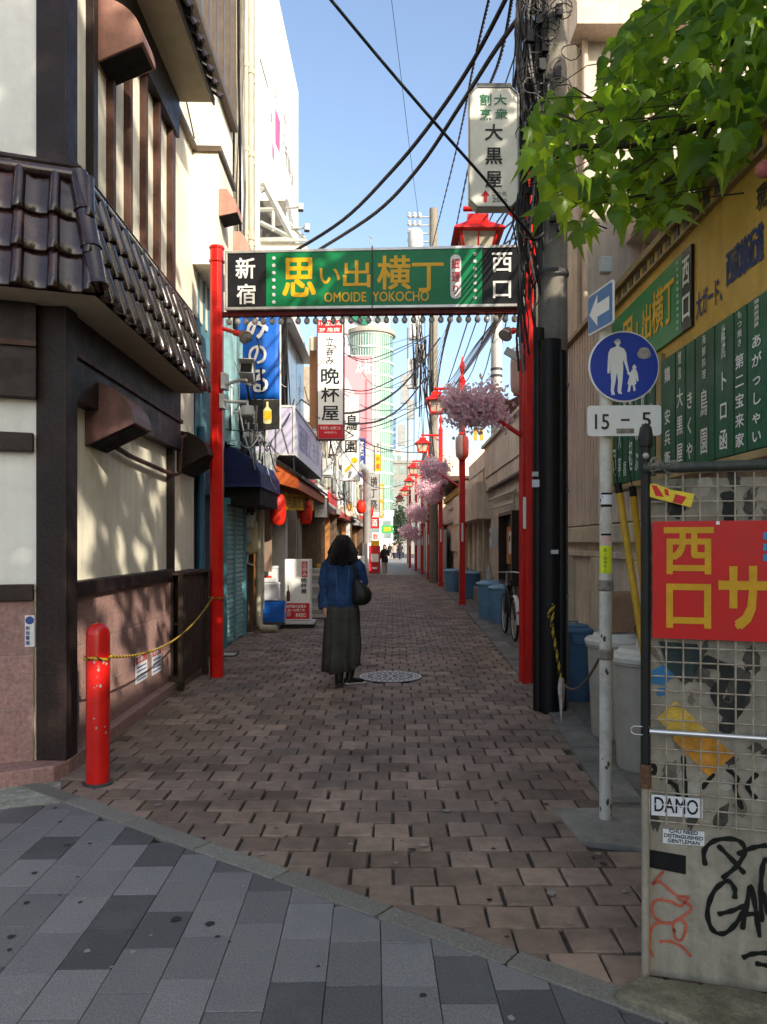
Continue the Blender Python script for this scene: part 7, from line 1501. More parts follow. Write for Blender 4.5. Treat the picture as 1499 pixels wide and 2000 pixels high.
for i in range(900):
    p_ = V((PXX(779, 84) + rr.gauss(0, .62), 84 + rr.gauss(0, .6), 3.6 + rr.gauss(0, 1.0))); s = rr.uniform(.08, .2); x, d, n_ = orient(rr); v, f = LV[i % 5]; q.add([p_ + (x * a.x + d * a.y + n_ * a.z) * s * 1.6 for a in v], f)
q.build('crown', M('far_foliage', (.03, .05, .03), .7, var=.3), t, kind='stuff')

# ------------------------------------------------------------------ utility poles and gear above the sheds
def upole(label, x, Y, h, r_):
    t = thing('utility_pole', label, 'utility pole', (x, Y, 0)); q = MB(); q.tube([(x, Y, 0), (x, Y, h)], [r_ * 1.15, r_], 14); q.build('shaft', POLEC, t, smooth=50); return t
x2, Y2 = PXX(847, 29), 29
t2_ = upole('concrete utility pole with transformers behind the second red lamp post', x2, Y2, PZ(408, Y2), .15)
for i in range(4):
    z_ = PZ(424 + i * 16, Y2); q = MB(); q.tube([(x2, Y2, z_), (PXX(800, Y2), Y2, z_)], .03, 5); q.build('cross_arm', GREYM, t2_); q = MB(); 
    for j in range(3): q.lathe((PXX(800 + j * 10, Y2), Y2 - .05, z_), [(.05, -.05), (.09, 0), (.05, .05), (.08, .1), (.03, .16)], 8)
    q.build('insulator', LGREY, t2_)
q = MB(); q.lathe((PXX(812, Y2), Y2 - .1, PZ(495, Y2)), [(.26, 0), (.28, .05), (.28, .75), (.2, .85), (.01, .9)], 14); q.build('transformer', M('transformer_grey', (.45, .46, .44), .5), t2_, smooth=40)
for px, py, w_, h_ in ((812, 640, .24, .9), (806, 730, .2, 1.1), (822, 690, .2, .7), (826, 590, .24, .6)): put('equipment_box', LGREY, t2_, (Fr(P(px, py, Y2)), -w_, w_, -h_ / 2, h_ / 2, -.2, .1), bevel=.03)
q = MB(); rr = random.Random(17)
for i in range(24):
    px0, px1 = rr.uniform(804, 846), rr.uniform(798, 850); q.tube([P(px0, rr.uniform(560, 760), Y2 - .2), P((px0 + px1) / 2 + rr.uniform(-8, 8), rr.uniform(620, 820), Y2 - .3), P(px1, rr.uniform(700, 900), Y2 - .2)], rr.choice((.008, .014, .022)), 4)
t = q.build('cable_tangle', CABLE, kind='stuff'); tag(t, 'tangle of looping cables round the transformers of the far utility pole', 'cables')
t3_ = upole('slim utility pole hung with grey boxes, left of the far transformers', PXX(797, 54), 54, PZ(640, 54), .06)
for px, py, h_ in ((790, 760, 2.0), (785, 850, 1.5), (803, 800, 1.3)): put('equipment_box', M('box_grey', (.25, .26, .26), .5), t3_, (Fr(P(px, py, 53.9)), -.26, .26, -h_ / 2, h_ / 2, -.2, .1), bevel=.02)
t = thing('antenna', 'thin rooftop antenna just above the middle of the gate sign', 'antenna', P(724, 490, 60)); q = MB(); q.tube([P(724, 600, 91), P(724, 458, 91)], .05, 4); q.tube([P(722, 462, 91), P(728, 466, 91)], .05, 4); q.build('mast', GREYM, t)

# ------------------------------------------------------------------ overhead cables
def cable(label, pts, r_, n=10, twist=False, group=None):
    P_ = [V(p) for p in pts]; S = []
    if len(P_) == 2: S = [P_[0].lerp(P_[1], i / n) for i in range(n + 1)]
    else:
        for i in range(len(P_) - 1):
            p0 = P_[max(i - 1, 0)]; p1 = P_[i]; p2 = P_[i + 1]; p3 = P_[min(i + 2, len(P_) - 1)]
            for j in range(6): u = j / 6; S.append(.5 * ((2 * p1) + (-p0 + p2) * u + (2 * p0 - 5 * p1 + 4 * p2 - p3) * u * u + (-p0 + 3 * p1 - 3 * p2 + p3) * u ** 3))
        S.append(P_[-1])
    q = MB()
    if twist:
        L = sum((b - a).length for a, b in zip(S, S[1:])); m_ = int(L / .09) + 4; D = []
        for i in range(m_):
            u = i / (m_ - 1) * (len(S) - 1); k = min(int(u), len(S) - 2); D.append(S[k].lerp(S[k + 1], u - k))
        for s in (0, math.pi):
            q.tube([p + V((math.cos(i * .9 + s), 0, math.sin(i * .9 + s))) * r_ * .6 for i, p in enumerate(D)], r_ * .75, 5)
    else: q.tube(S, r_, 6)
    o = q.build('overhead_cable', CABLE, None, smooth=70); return tag(o, label, 'cable', group)
cable('straight black cable from the top left of the sky down across the upright sign box', [P(610, -45, 5.6), P(745, 118, 5.9), P(850, 240, 6.1), P(960, 365, 6.4), P(1045, 470, 6.8)], .0125)
cable('thick cable sagging left from the pole top, upper of the two big curves', [P(1010, -45, 7.2), P(925, 118, 8), P(843, 240, 9), P(765, 335, 10), P(670, 430, 11.5), P(560, 500, 13)], .026)
cable('thick cable sagging left from the pole top, lower of the two big curves', [P(1040, 0, 7.1), P(970, 95, 7.8), P(900, 205, 8.8), P(820, 325, 10), P(735, 415, 11.5), P(620, 490, 13.5)], .027)
cable('twisted cable running from the pole top down behind the gate sign, left one', [P(965, -40, 7.6), P(925, 130, 9.5), P(890, 300, 14), P(845, 480, 27)], .014, twist=True)
cable('twisted cable running from the pole top down behind the gate sign, right one', [P(1003, -20, 7.5), P(978, 110, 8.6), P(930, 260, 12), P(884, 480, 24)], .016, twist=True)
cable('hair-thin wire falling from the top of the sky to the far transformers', [P(764, -10, 20), P(785, 160, 22), P(803, 310, 25), P(818, 425, 29)], .008)
for i, (x0, x1, y1) in enumerate(((1000, 900, 640), (1012, 926, 600), (1018, 945, 620), (1024, 962, 640), (1030, 985, 620))):
    cable('%s of five cables descending from the pole beyond the gate sign' % ('leftmost', 'second from the left', 'middle one', 'second from the right', 'rightmost')[i], [P(x0 + 18, 395 + i * 6, 7.2), P((x0 + x1) / 2 + 6, 500, 11), P(x1 - 30, y1 + 120, 24), P(852, 760 + i * 12, 29)], .014, group='cables from the utility pole to the far pole')
cr_ = random.Random(44)
for i in range(8):
    x0 = 1028 - i * 4; cable('thin wire running high along the right side of the alley from the gate', [P(x0, 520 + i * 10, 8.6), P(970 - i * 8, 640 + i * 8, 13), P(900 - i * 5, 740 + i * 6, 24), P(850 - i, 800 + i * 8, 34)], cr_.choice((.006, .009, .012)), group='thin wires along the right side of the alley')
for i in range(14):
    y0 = cr_.uniform(600, 860); y1 = y0 + cr_.uniform(-60, 130); d = cr_.uniform(15, 60); Y0 = cr_.uniform(16, 24)
    cable('thin black wire slung across the alley from the left shop signs to the poles', [P(cr_.uniform(560, 680), y0, Y0), P(730, (y0 + y1) / 2 + d, Y0 + 4), P(cr_.uniform(800, 850), y1, 29)], cr_.choice((.008, .011, .016)), group='thin wires slung across the alley')
cable('thick sleeved cable rising from the tall white sign to the far pole, upper one', [P(668, 808, 18), P(720, 797, 20), P(790, 750, 24), P(860, 660, 28)], .03)
cable('thick sleeved cable rising from the tall white sign to the far pole, lower one', [P(668, 828, 18), P(740, 822, 21), P(790, 790, 25), P(830, 740, 29)], .028)
cable('white cord slung under the drinks panel of the blue banner', [P(440, 838, 10.5), P(480, 842, 11), P(545, 837, 11.5)], .008)
for i, (a, b, s) in enumerate(((P(575, 780, 14), P(548, 836, 11.7), .1), (P(560, 660, 14.1), P(575, 920, 13.2), .0), (P(552, 690, 14.1), P(562, 880, 13.3), -.05))): cable('thin black cable ' + ('sagging from the lavender sign box to the foot of the blue banner', 'dangling straight down beside the dark post right of the blue banner', 'bowing down close to the right edge of the blue banner')[i], sag(a, b, s, 6), .012, group='cables dangling by the lavender sign')

# ------------------------------------------------------------------ people
SKIN = M('skin', (.45, .29, .21), .55, var=.08); HAIR = M('black_hair', (.009, .007, .007), .55, var=.3, scale=30); DENIM = M('denim', (.012, .04, .115), .85, var=.35, scale=10, bump=.9, bscale=24, dirt=(.04, .10, .21), dirtamt=.7, dscale=7); SKIRT = M('charcoal_skirt', (.046, .046, .042), .85, var=.3, scale=6, bump=.5, bscale=18, streak=.3); LEATH = M('black_leather', (.009, .009, .009), .45, var=.2, bump=.1)
def skin_body(name, joints, edges, mt, parent):
    me = bpy.data.meshes.new(name); ORGp = ORG[parent.name]; me.from_pydata([tuple(V(p) - ORGp) for p, r in joints], edges, []); o = bpy.data.objects.new(name, me); C.objects.link(o)
    sk = o.modifiers.new('skin', 'SKIN'); sk.use_smooth_shade = True
    for i, (p, r) in enumerate(joints): me.skin_vertices[0].data[i].radius = r if isinstance(r, tuple) else (r, r)
    me.skin_vertices[0].data[0].use_root = True
    sb = o.modifiers.new('sub', 'SUBSURF'); sb.levels = 1; sb.render_levels = 1
    dg = bpy.context.evaluated_depsgraph_get(); m2 = bpy.data.meshes.new_from_object(o.evaluated_get(dg)); o.modifiers.clear(); o.data = m2
    m2.materials.clear(); m2.materials.append(mt); m2.polygons.foreach_set('use_smooth', [True] * len(m2.polygons)); o.parent = parent; ORG[o.name] = ORGp; return o
def ell(c_, a, b, n=20, F=None, wob=None):
    out = []
    for i in range(n):
        t_ = 2 * math.pi * i / n; k = 1 + (wob(t_) if wob else 0); out.append(V((c_[0] + a * k * math.cos(t_), c_[1] + b * k * math.sin(t_), c_[2])))
    return out
def limb(q, pts, rad, n=10):
    q.tube(pts, rad, n)
wpos = V((-.5, 8.12, 0))
wm = thing('person', 'woman walking away in a denim jacket and long dark skirt with a black shoulder bag', 'person', wpos)
sc_ = 8.12 / FPX
def wp_(px, py, dy=0): v_ = P(px, py, 8.12 + dy); return v_
J = [(wp_(668, 1190), (.13, .10)), (wp_(668, 1140), (.12, .09)), (wp_(670, 1100), (.135, .09)), (wp_(671, 1082), (.05, .05)), (wp_(670, 1070, .02), (.075, .08)), (wp_(670, 1054, .01), (.07, .08)),
     (wp_(640, 1103), .05), (wp_(633, 1145, .03), .042), (wp_(633, 1180, -.03), .034), (wp_(636, 1192, -.05), (.03, .018)), (wp_(700, 1103), .05), (wp_(708, 1140, .06), .042), (wp_(705, 1160, -.12), .032), (wp_(700, 1158, -.18), (.03, .02)),
     (wp_(658, 1200), .08), (wp_(660, 1270, -.02), .06), (wp_(663, 1325, -.10), .042), (wp_(682, 1200, .0), .08), (wp_(686, 1268, .14), .06), (wp_(685, 1308, .10), .042)]
Ed = [(0, 1), (1, 2), (2, 3), (3, 4), (4, 5), (2, 6), (6, 7), (7, 8), (8, 9), (2, 10), (10, 11), (11, 12), (12, 13), (0, 14), (14, 15), (15, 16), (0, 17), (17, 18), (18, 19)]
# fingers of the hanging left hand and of the hand on the strap
def hand(base, dirs, d_dn, lens, Jn, En, root):
    for (off, L) in zip(dirs, lens):
        i0 = len(Jn); b = V(base) + V(off); Jn += [(b + V(d_dn) * .035, .0085), (b + V(d_dn) * (.035 + L * .55) + V((0, .004, 0)), .008), (b + V(d_dn) * (.035 + L) + V((.004, .014, 0)), .0065)]; En += [(root, i0), (i0, i0 + 1), (i0 + 1, i0 + 2)]
hand(J[9][0], [(-.012, .022, -.01), (-.004, .008, -.012), (-.001, -.008, -.012), (.0, -.022, -.008)], (.1, .1, -1), (.055, .065, .06, .048), J, Ed, 9)
i0 = len(J); b = V(J[9][0]); J += [(b + V((.018, .03, -.005)), .010), (b + V((.022, .045, -.04)), .0085)]; Ed += [(9, i0), (i0, i0 + 1)]
body = skin_body('body', J, Ed, SKIN, wm)
q = MB(); hc = V(J[4][0])
q.lathe((hc.x, hc.y + .1, hc.z), [(.014, -.02), (.018, 0), (.008, .03)], 8); 
for s in (-1, 1): q.ball((hc.x + s * .03, hc.y + .085, hc.z + .02), .011, 8, 5)
q.build('face', SKIN, wm, smooth=60)
def pleat(t_): return .05 * math.sin(t_ * 9 + .4) + .045 * math.sin(t_ * 15 + 1) + .03 * math.sin(t_ * 23)
q = MB(); rings = []
for py, cx, a, b, dy, k in ((1176, 669, .155, .115, 0, .2), (1195, 669, .175, .135, 0, .5), (1225, 669, .185, .155, .02, .9), (1260, 668, .19, .175, .04, 1.2), (1290, 667, .187, .185, .04, 1.5), (1308, 667, .19, .19, .03, 1.7)):
    c_ = wp_(cx, py, dy); rings.append(ell(c_, a, b, 44, wob=lambda t_, k=k: k * pleat(t_)))
for i, v_ in enumerate(rings[-1]):
    sft = (v_.x - wpos.x) / .2; v_.z += .06 * max(sft, -.2) + .014 * math.sin(i * .8)
for r_ in rings:
    for v_ in r_: v_ += V((mnoise.noise(v_ * 7), mnoise.noise(v_ * 7 + V((9, 0, 0))), 0)) * .012
q.loft(rings, cap=False); q.build('skirt', SKIRT, wm, smooth=70).modifiers.new('t', 'SOLIDIFY').thickness = .004
q = MB(); rings = []
for py, cx, a, b in ((1184, 669, .168, .125), (1180, 669, .182, .132), (1175, 669, .176, .128), (1168, 669, .172, .122), (1160, 669, .174, .126), (1150, 669, .168, .12), (1140, 669, .176, .125), (1125, 670, .18, .122), (1106, 670, .182, .115), (1096, 670, .155, .09), (1088, 670, .085, .07), (1080, 670, .062, .062)):
    rings.append(ell(wp_(cx, py), a, b, 26, wob=lambda t_, py=py: .022 * math.sin(t_ * 7 + py * .11) + .014 * math.sin(t_ * 13 - py * .2) + .01 * math.sin(t_ * 3)))
for r_ in rings:
    for v_ in r_: v_ += V((mnoise.noise(v_ * 16), mnoise.noise(v_ * 16 + V((9, 0, 0))), 0)) * .014
q.loft(rings, cap=False); jk = q.build('jacket', DENIM, wm, smooth=70)
q = MB()
q.tube([wp_(648, 1096), wp_(640, 1106), wp_(634, 1140, .03), wp_(632, 1165, .0), wp_(634, 1188, -.04)], [.06, .072, .068, .064, .056], 14); q.tube([wp_(694, 1098), wp_(702, 1108), wp_(710, 1140, .05), wp_(709, 1152, .0), wp_(702, 1162, -.13)], [.06, .068, .06, .055, .045], 14); q.build('sleeve', DENIM, wm, smooth=60)
q = MB(); q.tube([wp_(631, 1178, -.02), wp_(633, 1187, -.035)], [.056, .055], 14); q.tube([wp_(632, 1181), wp_(706, 1181)], .001, 3); q.build('cuff', DENIM, jk)
q = MB(); F_ = Fr(wp_(669, 1105, -.118)); q.tube([F_.pt(-.14, .0, .0), F_.pt(0, -.015, -.012), F_.pt(.14, .0, .0)], .004, 5); q.tube([F_.pt(-.07, -.01, -.006), F_.pt(-.05, -.38, .0)], .003, 5); q.tube([F_.pt(.07, -.01, -.006), F_.pt(.05, -.38, .0)], .003, 5); q.build('seam', M('denim_stitch', (.06, .13, .24), .8), jk)
# hair: cap plus many strands
q = MB(); rings = []; rh = random.Random(2)
for py, a, b, dy in ((1044, .02, .02, .0), (1046, .055, .06, .0), (1052, .085, .092, .0), (1062, .102, .102, -.01), (1074, .112, .10, -.02), (1082, .112, .095, -.03), (1085, .09, .08, -.03)):
    rings.append(ell(wp_(670, py, dy), a, b, 40, wob=lambda t_: .035 * math.sin(t_ * 13) + .02 * math.sin(t_ * 29)))
q.loft(rings, cap=True)
for i in range(520):
    a = rh.uniform(0, 2 * math.pi); r0 = rh.uniform(.02, .06); top = wp_(670, 1046, 0) + V((r0 * math.cos(a), r0 * math.sin(a), 0)); L1 = rh.uniform(.8, 1.1)
    m1_ = wp_(670, 1063, -.01) + V((.108 * math.cos(a) * rh.uniform(.98, 1.06), .112 * math.sin(a) * rh.uniform(.98, 1.08), 0)); e_ = wp_(670, 1086, -.03) + V((.138 * math.cos(a) * rh.uniform(.82, 1.2), .125 * math.sin(a) * rh.uniform(.95, 1.15), -rh.uniform(-.04, .08))); q.tube([top, m1_, e_, e_ + V((-.012 * math.cos(a), 0, -.03))], [.005, .009, .007, .0015], 4)
q.build('hair', HAIR, wm, smooth=70)
# bag
bgo = thing('shoulder_bag', 'soft black shoulder bag carried on the right side of the woman in denim', 'bag', wp_(706, 1165, -.12)); q = MB(); rings = []
for py, cx, a, b in ((1182, 703, .05, .03), (1178, 704, .085, .06), (1170, 706, .10, .075), (1158, 707, .10, .08), (1148, 704, .085, .065), (1140, 700, .06, .045), (1132, 697, .03, .03)):
    rings.append(ell(wp_(cx, py, -.13), a, b, 18, wob=lambda t_: .06 * math.sin(t_ * 5 + 1)))
q.loft(rings); q.ball(wp_(719, 1158, -.14), .05, 10, 6, (.6, .8, 1.2)); q.build('pouch', LEATH, bgo, smooth=70); q = MB(); q.tube([wp_(697, 1140, -.13), wp_(694, 1115, -.125), wp_(691, 1098, -.085), wp_(690, 1091, .0)], [.022, .02, .02, .018], 6); q.build('strap', LEATH, bgo, smooth=50)
q = MB(); q.ball(wp_(706, 1136, -.14), .01, 8, 5); q.build('buckle', ALU, bgo)
def shoe(q, p, ang_, L=.23):
    F_ = Fr(p, (math.cos(ang_), math.sin(ang_), 0), (-math.sin(ang_), math.cos(ang_), 0)); rings = []
    for x, w, h in ((-L * .42, .028, .05), (-L * .3, .036, .062), (0, .037, .055), (L * .3, .042, .042), (L * .5, .034, .032), (L * .58, .012, .02)):
        rings.append([F_.pt(x, y * w, z_ * h) for y, z_ in ((-1, 0), (-1.05, .35), (-.7, .85), (0, 1), (.7, .85), (1.05, .35), (1, 0))])
    q.loft(rings)
q = MB(); f1 = wp_(663, 1338, -.06); f1.z = .005; shoe(q, f1, math.pi / 2 + .1); q.tube([f1 + V((0, -.03, .03)), wp_(663, 1312, -.08)], [.043, .05], 10); q.build('boot', LEATH, wm, smooth=55)
q = MB(); f2 = wp_(690, 1322, .1); f2.z = .01; shoe(q, f2, .5); q.tube([f2 + V((-.04, -.02, .03)), wp_(686, 1298, .12)], [.043, .05], 10); q.build('boot', LEATH, wm, smooth=55)
q = MB(); q.prism(Fr((f2.x, f2.y, 0), (math.cos(.5), math.sin(.5), 0), (-math.sin(.5), math.cos(.5), 0)), [(-.1, -.035), (.13, -.035), (.13, .035), (-.1, .035)], .001, .015); q.build('pale_sole', WHT, wm)
def walker(label, px, Y, h, coat, legs, hair, face_cam=True, group=None, long_hair=True, ph=0.0):
    """a simple walking figure, origin at the feet; heights as shares of h"""
    p = V((PXX(px, Y), Y, 0)); t = thing('person', label, 'person', p, group); s = -1 if face_cam else 1
    f = lambda x, y, z_: p + V((x * h, s * y * h, z_ * h)); st = .07 + .03 * math.sin(ph)
    J = [(f(0, 0, .52), .075 * h), (f(0, 0, .66), .07 * h), (f(0, 0, .80), .075 * h), (f(0, 0, .865), .03 * h), (f(0, .008, .91), .045 * h), (f(0, .008, .955), .048 * h), (f(-.10, 0, .80), .032 * h), (f(-.125, -.03, .65), .026 * h), (f(-.115, .05, .52), .02 * h), (f(-.11, .07, .47), .018 * h), (f(.10, 0, .80), .032 * h), (f(.125, .02, .65), .026 * h), (f(.09, .10, .62), .02 * h), (f(.05, .13, .63), .018 * h), (f(-.045, 0, .49), .05 * h), (f(-.045, st * .6, .27), .037 * h), (f(-.045, st, .04), .024 * h), (f(-.045, st + .06, .015), .02 * h), (f(.045, 0, .49), .05 * h), (f(.045, -st * .4, .27), .037 * h), (f(.045, -st, .04), .024 * h), (f(.045, -st + .06, .015), .02 * h)]
    E_ = [(0, 1), (1, 2), (2, 3), (3, 4), (4, 5), (2, 6), (6, 7), (7, 8), (8, 9), (2, 10), (10, 11), (11, 12), (12, 13), (0, 14), (14, 15), (15, 16), (16, 17), (0, 18), (18, 19), (19, 20), (20, 21)]
    skin_body('body', J, E_, SKIN, t)
    q = MB(); q.loft([ell(f(0, 0, z_), a * h, b * h, 16, wob=lambda t_: .03 * math.sin(t_ * 5)) for z_, a, b in ((.40, .115, .085), (.5, .11, .08), (.66, .095, .07), (.78, .115, .07), (.83, .08, .05), (.86, .04, .04))], cap=False)
    q.tube([f(-.09, 0, .81), f(-.13, -.03, .65), f(-.118, .05, .52)], [.042 * h, .036 * h, .03 * h], 10); q.tube([f(.09, 0, .81), f(.13, .02, .65), f(.09, .10, .62)], [.042 * h, .036 * h, .03 * h], 10); q.build('coat', coat, t, smooth=60)
    q = MB(); q.tube([f(-.045, 0, .5), f(-.045, st * .6, .27), f(-.045, st, .05)], [.06 * h, .046 * h, .036 * h], 10); q.tube([f(.045, 0, .5), f(.045, -st * .4, .27), f(.045, -st, .05)], [.06 * h, .046 * h, .036 * h], 10); q.build('trousers', legs, t, smooth=60)
    q = MB(); n = (.965, .94) if not long_hair else (.965, .84); rings = [ell(f(0, -.012 + .0 * k, z_), a * h, b * h, 16) for k, (z_, a, b) in enumerate(((1.005, .015, .015), (.99, .045, .045), (.955, .058, .056), (.92, .066, .05), (n[1], .075 if long_hair else .055, .045)))]
    for r_ in rings[2:]:
        for v_ in r_:
            fr3 = (v_ - p).dot(V((0, s, 0))) / h
            if fr3 > .01: v_.y -= s * (fr3 - .005) * h * .9
    q.loft(rings); q.build('hair', hair, t, smooth=60)
    q = MB()
    for sx2 in (-1, 1): q.ball(f(sx2 * .016, .053, .935), .006 * h, 6, 4)
    q.build('eyes', SPB, t); q = MB(); q.ball(f(0, .057, .918), .008 * h, 6, 4, (.8, 1, 1.4)); q.build('nose', SKIN, t)
    return t
BLKC = M('black_coat', (.012, .012, .014), .7, var=.2); TROU = M('pale_trousers', (.30, .26, .22), .8, var=.1); NAVYT = M('navy_trousers', (.02, .025, .05), .8)
walker('woman in a black coat and pale trousers walking towards the gate in the distance', 752, 36.5, 1.42, BLKC, TROU, HAIR)
CL_ = ('in a beige coat walking away', 'in a navy coat facing this way', 'in a black coat walking away', 'in a grey coat facing this way', 'in a white coat facing this way', 'in a black coat and pale trousers walking away')
for i, (px, Y, h, ct, lg, fc) in enumerate(((771, 70, 1.5, M('coat_beige', (.3, .25, .2), .8), NAVYT, False), (776, 72, 1.5, M('coat_navy', (.03, .04, .08), .8), NAVYT, True), (782, 66, 1.55, BLKC, NAVYT, False), (787, 72, 1.5, M('coat_grey', (.15, .15, .16), .8), BLKC, True), (767, 72, 1.5, M('coat_white', (.5, .5, .5), .8), NAVYT, True), (762, 71, 1.45, BLKC, TROU, False))):
    walker('distant pedestrian %s at the alley end' % CL_[i], px, Y, h, ct, lg, HAIR, fc, 'distant crowd at the alley end', i % 2 == 0, i)
# an unseen building added to shade the paving (to the right behind the camera)
ob = thing('shade_building', 'plain unseen building to the right behind the camera, added to shade the paving', 'building', (9, -4, 0)); q = MB(); q.box(WF, 6.2, 14, -16, 7.5, 0, 8.0); q.build('wall', BEIGE2, ob); F_ = Fr((6.2, 7.5, 0), (0, -1, 0))
for i in range(6):
    for j in range(2): put('window', GLASSD, ob, (F_, 1 + i * 3.6, 3 + i * 3.6, 1.6 + j * 3, 3.2 + j * 3, 0, .05))
# fallen leaves and litter on the paving
LIT = M('dry_leaf', (.24, .17, .09), .8, var=.3, rand=.4); lt = random.Random(77); q = MB()
for i in range(90):
    if i < 60: x_, y_ = lt.uniform(-1.9, 1.2), lt.uniform(3.3, 12)
    else: x_, y_ = lt.uniform(1.2, 1.75), lt.uniform(3.8, 9)
    if kerb_side(x_, y_) < .1: continue
    a0 = lt.uniform(0, 6); s = lt.uniform(.006, .02); q.poly([(x_ + s * math.cos(a0 + k) * lt.uniform(.5, 1.2), y_ + s * math.sin(a0 + k) * lt.uniform(.5, 1.2), .016 + lt.uniform(0, .004)) for k in (0, 1.3, 2.5, 3.7, 5)])
q.build('litter', LIT, kind='stuff')

# chewing-gum spots and dark drips on the paving
q = MB()
for i in range(260):
    x_, y_ = lt.uniform(-2.0, 1.25), lt.uniform(2.3, 11)
    if y_ < 4.5 and kerb_side(x_, y_) > -.06 and kerb_side(x_, y_) < .08: continue
    s = lt.uniform(.006, .016) * (1.6 if lt.random() < .1 else 1); a0 = lt.uniform(0, 6); zz_ = .0065 if kerb_side(x_, y_) > 0 else .003
    q.poly([(x_ + s * math.cos(a0 + k) * lt.uniform(.7, 1.2), y_ + s * math.sin(a0 + k) * lt.uniform(.7, 1.2), zz_) for k in (0, .9, 1.8, 2.7, 3.6, 4.5, 5.4)], mi=0 if lt.random() < .65 else 1)
q.build('gum_spots', [M('gum_dark', (.03, .028, .027), .7), M('gum_pale', (.27, .25, .23), .8)], kind='stuff')
# clutter of the left shopfronts
def ac_unit(label, p, F_):
    t = thing('air_conditioner', label, 'air conditioner', p, 'air conditioner units on the left fronts'); A = Fr(p, F_.r, F_.u); put('case', LGREY, t, (A, -.36, .36, -.26, .26, -.28, 0), bevel=.015); q = MB(); q.lathe(A.pt(-.08, 0, .002), [(.2, 0), (.2, .012), (.18, .014), (.01, .014)], 18, A.at(-.08, 0, .002)); q.build('fan_grille', DGREY, t); q = MB()
    for k in range(9): q.box(A, -.28 + k * .05, -.275 + k * .05, -.2, .2, .015, .02)
    q.build('guard', WHT, t); put('foot', GREYM, t, (A, -.3, -.24, -.31, -.26, -.28, .04), (A, .24, .3, -.31, -.26, -.28, .04)); return t
LWF = Fr((XL, 0, 0), (0, 1, 0))
ac_unit('air conditioner unit on a ledge just above the navy awning', LWF.pt(12.0, 3.35, .42), LWF); ac_unit('air conditioner unit over the far shop with white boards', V((-2.0, 20.6, 3.6)), LWF); ac_unit('air conditioner unit over the shop with orange doors', V((-1.95, 24.6, 3.9)), LWF)
q = MB(); rr = random.Random(61)
for i in range(60):
    y0_ = rr.uniform(10.6, 13.0); z0_ = rr.uniform(2.9, 4.6); a = LWF.pt(y0_, z0_, rr.uniform(.1, .5)); b = a + V((rr.uniform(-.1, .25), rr.uniform(-.2, .5), rr.uniform(-1.0, .2))); q.tube(sag(a, b, rr.uniform(.02, .2), 6), rr.choice((.006, .01, .016)), 4, mi=rr.choice((0, 0, 1, 2)))
for i in range(70):
    y0_ = rr.uniform(18.5, 34); a = V((rr.uniform(-2.3, -1.2), y0_, rr.uniform(2.6, 6))); b = a + V((rr.uniform(-.4, .5), rr.uniform(-.5, 2.5), rr.uniform(-1.2, .5))); q.tube(sag(a, b, rr.uniform(.02, .3), 6), rr.choice((.008, .012, .02)), 4, mi=rr.choice((0, 0, 1)))
t = q.build('cable_clutter', [CABLE, M('grey_cable', (.16, .15, .14), .6), LGREY], kind='stuff'); tag(t, 'loose cables and hoses drooping all over the left shopfronts beyond the gate', 'cables')
for i, (px, Y, w_, h_, mt, lb) in enumerate(((641, 17.4, .22, .8, SWHT, 'small white menu board standing beyond the paper stack'), (655, 20.5, .2, .9, SG[2], 'orange menu board standing by the far shops'), (676, 24, .22, .95, SRED, 'red menu board standing by the far shops'), (700, 29, .25, 1.0, SWHT, 'white menu board standing by the far shops, farther one'))):
    t = thing('menu_board', lb, 'sign', P(px, 0, Y) * 1, 'menu boards along the left shops'); p_ = V((PXX(px, Y), Y, 0)); t.location = p_; ORG[t.name] = p_; F_ = Fr(p_, (1, .1, 0)); put('board', mt, t, (F_, -w_, w_, .12, h_, -.05, 0), bevel=.008); put('leg', SPB, t, (F_, -w_, -w_ + .03, 0, .12, -.05, 0), (F_, w_ - .03, w_, 0, .12, -.05, 0)); put('print', SBLK, t, *[(F_, -w_ * .6, w_ * (.2 + .4 * (k % 2)), h_ * .3 + k * .09, h_ * .3 + k * .09 + .03, .001, .003) for k in range(5)])
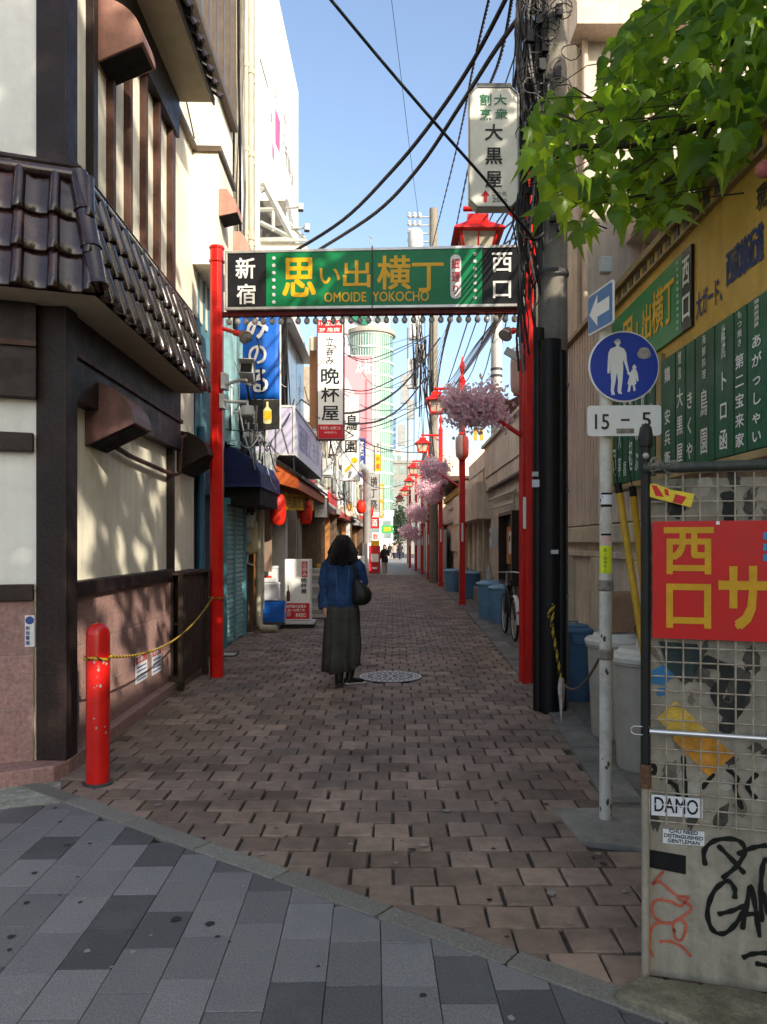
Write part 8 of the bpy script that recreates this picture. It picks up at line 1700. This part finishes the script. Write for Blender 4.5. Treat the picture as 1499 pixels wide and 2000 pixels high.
for i, (px, Y, n, lb) in enumerate(((648, 19.2, 3, 'yellow'), (690, 27, 2, 'red'))):
    for k in range(n): crate('%s bottle crate, number %d from the bottom of its stack by the far shops' % (lb, k + 1) if False else ['bottom', 'middle', 'top'][k if n == 3 else k * 2] + ' ' + lb + ' bottle crate of the stack by the far shops', V((PXX(px, Y) - .15, Y, .33 * k)), .2, .17, .31, [M('crate_yellow', (.5, .33, .02), .5), M('crate_red', (.4, .03, .02), .5)][i], 'bottle crates by the far shops')
# fittings on the right-hand sheds
for (y0_, z0_, L_, r_), cl_ in zip(((13.2, 2.4, 3.6, .03), (13.4, 2.2, 3.2, .018), (17.6, 3.2, 3.5, .03), (22, 2.7, 7, .03)), ('thicker beige conduit along the near shed', 'thinner beige conduit along the near shed, under the thicker one', 'beige conduit along the middle shed under its upper panels', 'long beige conduit along the far cream shed')):
    q = MB(); q.tube([V((2.1, y0_, z0_)), V((2.1, y0_ + L_, z0_ + .02))], r_, 6); q.tube([V((2.1, y0_ + .2, z0_)), V((2.1, y0_ + .2, .5))], r_ * .8, 6); t = q.build('wall_conduit', PIPEB, smooth=50); tag(t, cl_, 'pipe', 'conduits along the sheds')
for y0_, z0_, mt, lb in ((13.5, 1.5, LGREY, 'grey meter box on the near shed beside the bicycle'), (16.2, 1.6, LGREY, 'grey meter box at the far end of the near shed'), (22.2, 1.7, BEIGE2, 'beige meter box on the far cream shed')):
    t = thing('meter_box', lb, 'meter box', (2.12, y0_, z0_), 'meter boxes on the sheds'); F_ = Fr((2.19, y0_, z0_), (0, -1, 0)); put('box', mt, t, (F_, -.14, .14, -.2, .2, 0, .14), bevel=.01); put('dial', SPB, t, (F_, -.06, .06, .02, .12, .141, .146))
cr_ = random.Random(91)
for i in range(9):
    x0 = 1012 + i * 5; cable('thin dark cable slanting down from the crowded utility pole towards the poles of the alley', [P(x0, 90 + i * 45, 7.0), P(x0 - 70 - i * 3, 330 + i * 22, 11), P(905 - i * 4, 560 + i * 10, 20), P(850, 690 + i * 14, 29)], cr_.choice((.008, .011)), group='thin cables from the crowded utility pole')
